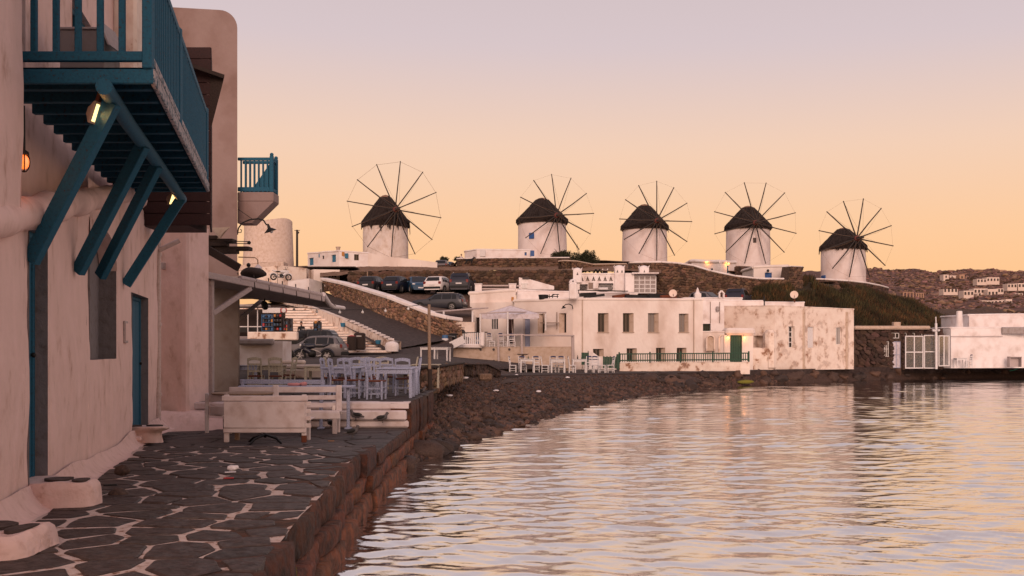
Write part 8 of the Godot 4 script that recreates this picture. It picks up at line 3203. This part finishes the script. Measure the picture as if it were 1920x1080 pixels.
func make_car(label: String, paint: Material, at: Vector3, yaw: float, l: float, h: float, w: float, kind: String) -> Node3D:
	var o := thing("parked_car", label, "car", at, "", yaw)
	# stations from tail (0) to nose (1): place, top height, belt height, share of half width
	var st := [[0.0, 0.50, 0.50, 0.86], [0.012, 0.60, 0.58, 0.93], [0.05, 0.68, 0.62, 0.97], [0.10, 0.90, 0.63, 0.99], [0.17, 0.98, 0.63, 1.0], [0.32, 1.0, 0.62, 1.0], [0.46, 0.985, 0.61, 1.0], [0.53, 0.94, 0.605, 1.0], [0.60, 0.80, 0.60, 1.0], [0.68, 0.64, 0.60, 1.0], [0.80, 0.61, 0.575, 0.99], [0.91, 0.56, 0.53, 0.95], [0.975, 0.49, 0.47, 0.87], [1.0, 0.40, 0.39, 0.78]]
	if kind == "suv":
		st = [[0.0, 0.48, 0.48, 0.88], [0.01, 0.60, 0.58, 0.95], [0.035, 0.70, 0.62, 0.98], [0.075, 0.93, 0.63, 0.99], [0.12, 0.98, 0.63, 1.0], [0.30, 1.0, 0.625, 1.0], [0.47, 0.985, 0.62, 1.0], [0.54, 0.94, 0.615, 1.0], [0.61, 0.81, 0.61, 1.0], [0.69, 0.66, 0.61, 1.0], [0.82, 0.63, 0.59, 0.99], [0.93, 0.58, 0.55, 0.95], [0.98, 0.50, 0.48, 0.88], [1.0, 0.40, 0.39, 0.80]]
	var hw := w / 2
	var rows := []
	var sides := []
	for q in st:
		var x: float = (q[0] - 0.5) * l
		var half: float = hw * q[3]
		var yt: float = q[1] * h
		var yb: float = minf(q[2] * h, yt - 0.02)
		var rf: float = half * (0.78 if yt > q[2] * h + 0.12 else 0.90)
		var line := PackedVector3Array()
		var pr := [[half * 0.86, 0.20], [half * 0.97, 0.30], [half, (0.30 + yb) / 2], [half * 0.97, yb], [lerpf(half * 0.97, rf, 0.9), lerpf(yb, yt, 0.86)], [rf * 0.86, yt - 0.012], [0.0, yt]]
		for p in pr:
			line.append(V(x, p[1], p[0]))
		for k in range(pr.size() - 2, -1, -1):
			line.append(V(x, pr[k][1], -pr[k][0]))
		rows.append(line)
		sides.append([x, half * 0.97, yb, lerpf(half * 0.97, rf, 0.9), lerpf(yb, yt, 0.86), rf * 0.86, yt])
	var mb := MB.new()
	mb.sheet(rows, Vector3.UP)
	mb.face(Array(rows[0]), Vector3.LEFT)
	mb.face(Array(rows[-1]), Vector3.RIGHT)
	var bd := part(o, "body", mb, paint, true)
	# glass: side lights between the pillars, windscreen, rear window
	var at_ := func(t: float) -> Array:
		for i in st.size() - 1:
			if t <= st[i + 1][0]:
				var k: float = (t - st[i][0]) / (st[i + 1][0] - st[i][0])
				var r := []
				for j in 7:
					r.append(lerpf(sides[i][j], sides[i + 1][j], k))
				return r
		return sides[-1]
	for sz in [-1.0, 1.0]:
		for seg in [[0.115, 0.20, 0.13, 0.20], [0.215, 0.385, 0.215, 0.385], [0.405, 0.60, 0.405, 0.535]]:
			var a: Array = at_.call(seg[0])
			var b: Array = at_.call(seg[1])
			var c: Array = at_.call(seg[3])
			var e: Array = at_.call(seg[2])
			var g := MB.new()
			var oz := 0.012
			g.face([V(a[0], a[2] + 0.035, sz * (a[1] + oz)), V(b[0], b[2] + 0.035, sz * (b[1] + oz)), V(c[0], lerpf(c[2], c[4], 0.93), sz * (lerpf(c[1], c[3], 0.93) + oz)), V(e[0], lerpf(e[2], e[4], 0.93), sz * (lerpf(e[1], e[3], 0.93) + oz))], V(0, 0.2, sz))
			part(o, "side_window", g, M.car_glass, true)
	for k in [[0.69, 0.53, 1.0, "windscreen"], [0.05, 0.105, -1.0, "rear_window"]]:
		var a: Array = at_.call(k[0])
		var b: Array = at_.call(k[1])
		var n := V(k[2] * 0.02, 0.02, 0)
		var g := MB.new()
		g.face([V(a[0], a[6], a[5] * 0.95) + n, V(a[0], a[6], -a[5] * 0.95) + n, V(b[0], b[6], -b[5] * 0.93) + n, V(b[0], b[6], b[5] * 0.93) + n], V(k[2], 1, 0))
		part(o, k[3], g, M.car_glass, true)
	var wr := 0.20 * h if kind != "suv" else 0.215 * h
	for sx in [-0.30, 0.31]:
		for sz in [-1.0, 1.0]:
			var m := MB.new()
			var cc := V(sx * l, wr, sz * (hw - 0.16))
			m.lathe(cc, [[wr * 0.95, 0], [wr, 0.03], [wr, 0.15], [wr * 0.93, 0.185], [wr * 0.62, 0.185]], 22, V(0, 0, sz))
			var wn := part(o, "wheel", m, M.rubber, true)
			m = MB.new()
			m.lathe(cc + V(0, 0, sz * 0.165), [[wr * 0.64, 0.0], [wr * 0.62, 0.022], [wr * 0.25, 0.01], [0.01, 0.02]], 16, V(0, 0, sz))
			for i in 5:
				var an := TAU * i / 5.0
				m.bar(cc + V(0, 0, sz * 0.19), cc + V(cos(an) * wr * 0.58, sin(an) * wr * 0.58, sz * 0.19), 0.05, 0.03)
			part(wn, "rim", m, M.rim_metal, true)
			m = MB.new()
			var arc := []
			for i in 11:
				var an := PI * i / 10.0
				arc.append(V(sx * l + cos(an) * (wr + 0.05), wr + sin(an) * (wr + 0.05), sz * (hw - 0.012)))
			m.tube(arc, 0.045, 6)
			part(o, "wheel_arch", m, M.rubber, true)
	for sz in [-1.0, 1.0]:
		var m := MB.new()
		m.ball(V(l * 0.462, h * 0.455, sz * hw * 0.70), V(0.16, 0.075, 0.16))
		part(o, "headlight", m, M.lamp_clear, true)
		m = MB.new()
		m.cube(V(-l * 0.487, h * 0.56, sz * hw * 0.80), V(0.12, h * 0.17, 0.22), 0.04)
		part(o, "tail_light", m, M.lamp_red, true)
		m = MB.new()
		m.ball(V(l * 0.12, h * 0.645, sz * (hw + 0.08)), V(0.07, 0.07, 0.10))
		part(o, "mirror", m, paint, true)
		if kind == "suv":
			m = MB.new()
			m.bar(V(-l * 0.33, h * 1.01, sz * hw * 0.66), V(l * 0.0, h * 1.01, sz * hw * 0.66), 0.04, 0.05)
			part(o, "roof_rail", m, M.rim_metal, true)
	var gr := MB.new()
	gr.cube(V(l * 0.487, h * 0.34, 0), V(0.08, 0.14, w * 0.5), 0.02)
	part(o, "grille", gr, M.iron, true)
	var bm := MB.new()
	bm.cube(V(-l * 0.492, h * 0.27, 0), V(0.14, 0.2, w * 0.9), 0.05)
	bm.cube(V(l * 0.48, h * 0.2, 0), V(0.14, 0.13, w * 0.86), 0.05)
	part(o, "bumper", bm, M.rubber, true)
	for sx in [-1.0, 1.0]:
		var m := MB.new()
		m.cube(V(sx * (l * 0.5 + 0.022), h * (0.44 if sx < 0 else 0.25), 0), V(0.02, 0.11, 0.5), 0.004)
		part(o, "number_plate", m, M.white_paint, true)
	return o

func make_bike(label: String, at: Vector3, yaw: float, paint: Material, scooter: bool) -> Node3D:
	var o := thing("scooter" if scooter else "motorcycle", label, "scooter" if scooter else "motorcycle", at, "", yaw)
	var r := 0.24 if scooter else 0.31
	var wb := 0.62 if scooter else 0.70
	for sx in [-1.0, 1.0]:
		var m := MB.new()
		var ring := []
		for i in 25:
			var a := TAU * i / 24.0
			ring.append(V(sx * wb + cos(a) * (r - 0.06), r + sin(a) * (r - 0.06), 0))
		m.tube(ring, 0.065, 8)
		var wn := part(o, "wheel", m, M.rubber, true)
		m = MB.new()
		for i in 6:
			var a := TAU * i / 6.0
			m.bar(V(sx * wb, r, 0), V(sx * wb + cos(a) * (r - 0.1), r + sin(a) * (r - 0.1), 0), 0.03, 0.04)
		m.lathe(V(sx * wb, r, -0.06), [[0.07, 0], [0.07, 0.12]], 10, V(0, 0, 1))
		part(wn, "rim", m, M.rim_metal, true)
		m = MB.new()
		var arc := []
		for i in 9:
			var a := lerpf(0.5, 2.7, i / 8.0)
			arc.append(V(sx * wb + cos(a) * (r + 0.05), r + sin(a) * (r + 0.05), 0))
		m.tube(arc, 0.06, 6)
		part(o, "mudguard", m, paint, true)
	var m := MB.new()
	m.tube([V(wb, r, 0.07), V(wb - 0.22, 0.95, 0.07)], 0.028, 8)
	m.tube([V(wb, r, -0.07), V(wb - 0.22, 0.95, -0.07)], 0.028, 8)
	part(o, "fork", m, M.rim_metal, true)
	m = MB.new()
	m.tube([V(wb - 0.38, 1.06, 0.34), V(wb - 0.26, 1.02, 0.2), V(wb - 0.2, 1.0, 0), V(wb - 0.26, 1.02, -0.2), V(wb - 0.38, 1.06, -0.34)], 0.018, 8)
	part(o, "handlebar", m, M.iron, true)
	for sz in [-1.0, 1.0]:
		m = MB.new()
		m.tube([V(wb - 0.24, 1.02, sz * 0.24), V(wb - 0.22, 1.2, sz * 0.3)], 0.01, 5)
		m.ball(V(wb - 0.22, 1.22, sz * 0.31), V(0.02, 0.05, 0.07))
		part(o, "mirror", m, M.iron, true)
	if scooter:
		m = MB.new()
		blob([[V(wb - 0.2, 0.95, 0), V(wb - 0.12, 0.45, 0), 0.11, 0.13], [V(wb - 0.15, 0.3, 0), V(0.0, 0.27, 0), 0.10, 0.10], [V(0.0, 0.28, 0), V(-0.2, 0.5, 0), 0.1, 0.14], [V(-0.2, 0.58, 0), V(-0.65, 0.62, 0), 0.15, 0.12]], 0.03, 0.03, m)
		part(o, "body", m, paint, true)
	else:
		m = MB.new()
		blob([[V(0.32, 0.80, 0), V(-0.02, 0.82, 0), 0.14, 0.11], [V(0.52, 0.86, 0), V(0.62, 0.66, 0), 0.12, 0.10], [V(0.40, 0.62, 0), V(0.05, 0.42, 0), 0.13, 0.13], [V(-0.5, 0.82, 0), V(-0.8, 0.92, 0), 0.09, 0.05]], 0.03, 0.03, m)
		part(o, "fairing", m, paint, true)
		m = MB.new()
		m.ball(V(0.08, 0.42, 0), V(0.24, 0.2, 0.17), Basis(), 10, 7, nz, 0.2)
		part(o, "engine", m, M.iron, true)
		m = MB.new()
		m.tube([V(0.2, 0.38, 0.14), V(0.0, 0.26, 0.15), V(-0.3, 0.3, 0.16), V(-0.72, 0.48, 0.17)], 0.045, 8, 0.055)
		part(o, "exhaust", m, M.rim_metal, true)
		m = MB.new()
		m.bar(V(0.3, 0.75, 0.1), V(-0.3, 0.52, 0.1), 0.05, 0.07, 0.01)
		m.bar(V(-0.3, 0.5, 0.1), V(-wb, r, 0.1), 0.05, 0.07, 0.01)
		part(o, "frame", m, M.rim_metal, true)
	m = MB.new()
	m.ball(V(-0.28, 0.80 if not scooter else 0.76, 0), V(0.36, 0.07, 0.13))
	part(o, "seat", m, M.rubber, true)
	m = MB.new()
	m.ball(V(wb - 0.02, 0.86, 0), V(0.06, 0.08, 0.09))
	part(o, "headlight", m, M.lamp_clear, true)
	return o

func vehicles() -> void:
	make_car("black estate car with roof rails behind the silver hatchback", M.car_black, G(571, 2.35, 65.0), PI - 0.12, 4.5, 1.52, 1.78, "suv")
	make_car("silver grey hatchback parked beside the motorcycle at the foot of the steps", M.car_silver, G(586, 2.02, 57.0), PI - 0.10, 3.75, 1.36, 1.62, "hatch")
	make_car("slate grey sport utility car alone in the car park above the ramp wall", M.car_slate, G(823, EYE + (655 - 583) * 82 / F, 82), PI - 0.20, 4.35, 1.42, 1.8, "suv")
	var y := func(px: float, d: float, py: float) -> float: return EYE + (655 - py) * d / F
	make_car("dark blue car in the shade at the left of the parked row", M.car_navy, G(748, y.call(748, 89, 550), 89), 1.25, 4.0, 1.45, 1.7, "hatch")
	make_car("bright blue van-like car facing forward in the parked row", M.car_azure, G(784, y.call(784, 88.5, 550), 88.5), -PI / 2 + 0.22, 4.0, 1.5, 1.75, "hatch")
	make_car("white hatchback seen from behind in the parked row", M.car_pearl, G(826, y.call(826, 88, 550), 88), 1.25, 3.9, 1.42, 1.72, "hatch")
	make_car("dark blue tall car seen from behind at the right of the parked row", M.car_navy, G(868, y.call(868, 88, 550), 88), 1.45, 4.3, 1.68, 1.78, "suv")
	make_car("black car nearly lost in shade by the timber shed", M.car_black, G(702, y.call(702, 89, 550), 89), 1.3, 4.0, 1.45, 1.7, "hatch")
	make_car("silver car on the upper road behind the pointed white chimney", M.car_silver, G(1328, y.call(1328, 93, 577), 93), -0.75, 3.7, 1.5, 1.7, "hatch")
	make_car("dark sport utility car on the upper road below the great rubble wall", M.car_navy, G(1385, y.call(1385, 93, 577), 93), 1.15, 4.2, 1.7, 1.85, "suv")
	make_car("small car seen from behind on the hilltop between the two left windmills", M.car_silver, G(830, y.call(830, 128, 511), 128), 1.5, 3.8, 1.5, 1.7, "hatch")
	make_car("blue car half hidden behind the stone wall on the hilltop", M.car_azure, G(843, y.call(843, 132, 511), 132), 1.2, 3.8, 1.35, 1.7, "hatch")
	make_bike("dark blue motorcycle leaning before the silver hatchback", P(588, 678, 53.5), PI + 0.1, M.car_navy, false)
	var b := make_bike("dark scooter parked by the banded pot at the terrace end", G(858, EYE + (655 - 647) * 71 / F, 71), 0.2, M.car_black, true)
	make_bike("black motorcycle standing in the shade beside the timber shed", G(680, y.call(680, 88.5, 549), 88.5), 0.4, M.car_black, false)
	make_bike("white and black motorcycle on the hill road above the terrace roof", P(527, 526, 93), 0.5, M.white_paint, false)

func small_things() -> void:
	for k in [[622, 803, 22.7, 2.6, "plump pigeon beside the right leg of the slatted bench"], [661, 820, 21.0, 0.4, "pigeon walking on the lower paving in front of the benches"], [717, 793, 24.0 * 0.97, 0.2, "pigeon at the foot of the white steps"], [667, 788, 23.5, 3.0, "pale bird beside the foot of the long table"], [790, 741, 29.0, 0.1, "dark bird on the sea wall below the wooden pole"]]:
		pigeon(k[4], P(k[0], k[1], k[2]), k[3])
	pigeon("small bird perched on the roof of the dark red boarded bay", P(366, 126, 19.8), 1.0)
	# litter on the paving
	var m := MB.new()
	m.ball(G(437, 0.95, 14.1), V(0.08, 0.035, 0.05), Basis(), 14, 9, nz, 0.7)
	m.cube(G(432, 0.918, 13.9), V(0.15, 0.006, 0.07), 0.0, 0.3)
	solo("plastic_bag", "crumpled clear plastic bag lying on the white joint of the paving", "plastic bag", m, M.litter)
	m = MB.new()
	m.cube(G(429, 0.912, 13.3), V(0.13, 0.015, 0.05), 0.004, 0.2)
	solo("red_wrapper", "small red wrapper lying next to the plastic bag on the paving", "wrapper", m, M.sign_red)
	m = MB.new()
	m.cube(G(621, 0.775, 20.2), V(0.12, 0.01, 0.03), 0.0, 0.1)
	solo("yellow_scrap", "thin yellow scrap on the dark lower paving", "scrap", m, M.orange)
	for k in [[229, 882, 13.3, 0.07, "small dark round stone lying by the wall foot nearer the second step"], [219, 929, 11.9, 0.085, "small brown stone lying on the paving below the long wall"]]:
		m = MB.new()
		m.ball(P(k[0], k[1], k[2]) , V(k[3] * 1.5, k[3], k[3]), Basis(), 12, 7, nz, 0.3)
		solo("loose_stone", k[4], "stone", m, M.rock)
	m = MB.new()
	m.cube(P(207, 910, 12.6), V(0.16, 0.03, 0.06), 0.008, 0.3)
	solo("iron_scrap", "flat dark scrap by the foot of the pink wall", "scrap", m, M.iron)
	m = MB.new()
	for i in 6:
		m.ball(beach_point([842, 872, 968, 1064, 1010, 930][i], [0.7, 0.93, 0.97, 0.85, 0.5, 0.6][i]) + V(0, 0.08, 0), V(0.13, 0.05, 0.07), Basis(), 8, 6, nz, 0.4)
	var l := solo("paper_litter", "scraps of white paper strewn over the top of the beach", "litter", m, M.litter)
	l.set_meta("kind", "stuff")
	var wd := MB.new()
	wd.ball(P(1398, 716, 72.4), V(0.55, 0.14, 0.25), Basis(), 12, 7, nz, 0.4)
	solo("weed_clump", "yellow green weed clump on the rocks at the water's edge", "weed", wd, M.algae)
	# dog on the hill wall walk
	var dg := thing("dog", "small dark dog walking on the hill path behind the person in red trousers", "dog", P(880, 496.5, 112.5))
	var db := MB.new()
	var s := 1.25
	var caps := [[V(-0.28, 0.42, 0), V(0.22, 0.43, 0), 0.10, 0.13], [V(0.25, 0.48, 0), V(0.40, 0.62, 0), 0.08, 0.06], [V(0.42, 0.64, 0), V(0.56, 0.60, 0), 0.07, 0.035], [V(0.40, 0.70, 0.04), V(0.37, 0.77, 0.06), 0.02, 0.01], [V(0.40, 0.70, -0.04), V(0.37, 0.77, -0.06), 0.02, 0.01], [V(-0.33, 0.46, 0), V(-0.55, 0.56, 0), 0.03, 0.018],
		[V(0.2, 0.38, 0.07), V(0.24, 0.2, 0.07), 0.05, 0.03], [V(0.24, 0.2, 0.07), V(0.22, 0.03, 0.07), 0.03, 0.025], [V(0.2, 0.38, -0.07), V(0.16, 0.2, -0.07), 0.05, 0.03], [V(0.16, 0.2, -0.07), V(0.12, 0.03, -0.07), 0.03, 0.025],
		[V(-0.27, 0.38, 0.07), V(-0.2, 0.26, 0.07), 0.07, 0.04], [V(-0.2, 0.26, 0.07), V(-0.32, 0.16, 0.07), 0.035, 0.028], [V(-0.32, 0.16, 0.07), V(-0.30, 0.03, 0.07), 0.028, 0.025], [V(-0.27, 0.38, -0.07), V(-0.26, 0.26, -0.07), 0.07, 0.04], [V(-0.26, 0.26, -0.07), V(-0.4, 0.16, -0.07), 0.035, 0.028], [V(-0.4, 0.16, -0.07), V(-0.38, 0.03, -0.07), 0.028, 0.025]]
	for c in caps:
		for k in 4:
			c[k] = c[k] * s
	blob(caps, 0.025, 0.02, db)
	part(dg, "body", db, M.black_cloth, true)

func pigeon(label: String, at: Vector3, yaw: float) -> void:
	var o := thing("pigeon", label, "bird", at, "", yaw)
	var m := MB.new()
	blob([[V(-0.06, 0.11, 0), V(0.05, 0.13, 0), 0.055, 0.06], [V(0.07, 0.15, 0), V(0.10, 0.21, 0), 0.04, 0.028], [V(0.105, 0.225, 0), V(0.115, 0.225, 0), 0.03, 0.026], [V(0.13, 0.22, 0), V(0.155, 0.212, 0), 0.009, 0.004], [V(-0.08, 0.11, 0), V(-0.19, 0.085, 0), 0.035, 0.02], [V(0.0, 0.09, 0.025), V(0.0, 0.01, 0.025), 0.008, 0.006], [V(0.0, 0.09, -0.025), V(0.0, 0.01, -0.025), 0.008, 0.006], [V(-0.01, 0.008, 0.025), V(0.03, 0.008, 0.025), 0.006, 0.005], [V(-0.01, 0.008, -0.025), V(0.03, 0.008, -0.025), 0.006, 0.005]], 0.009, 0.006, m)
	part(o, "body", m, M.bird, true)
	for sz in [-1.0, 1.0]:
		var w := MB.new()
		w.ball(V(-0.04, 0.135, sz * 0.052), V(0.10, 0.04, 0.014), Basis(Vector3.BACK, 0.15))
		part(o, "wing", w, M.iron, true)
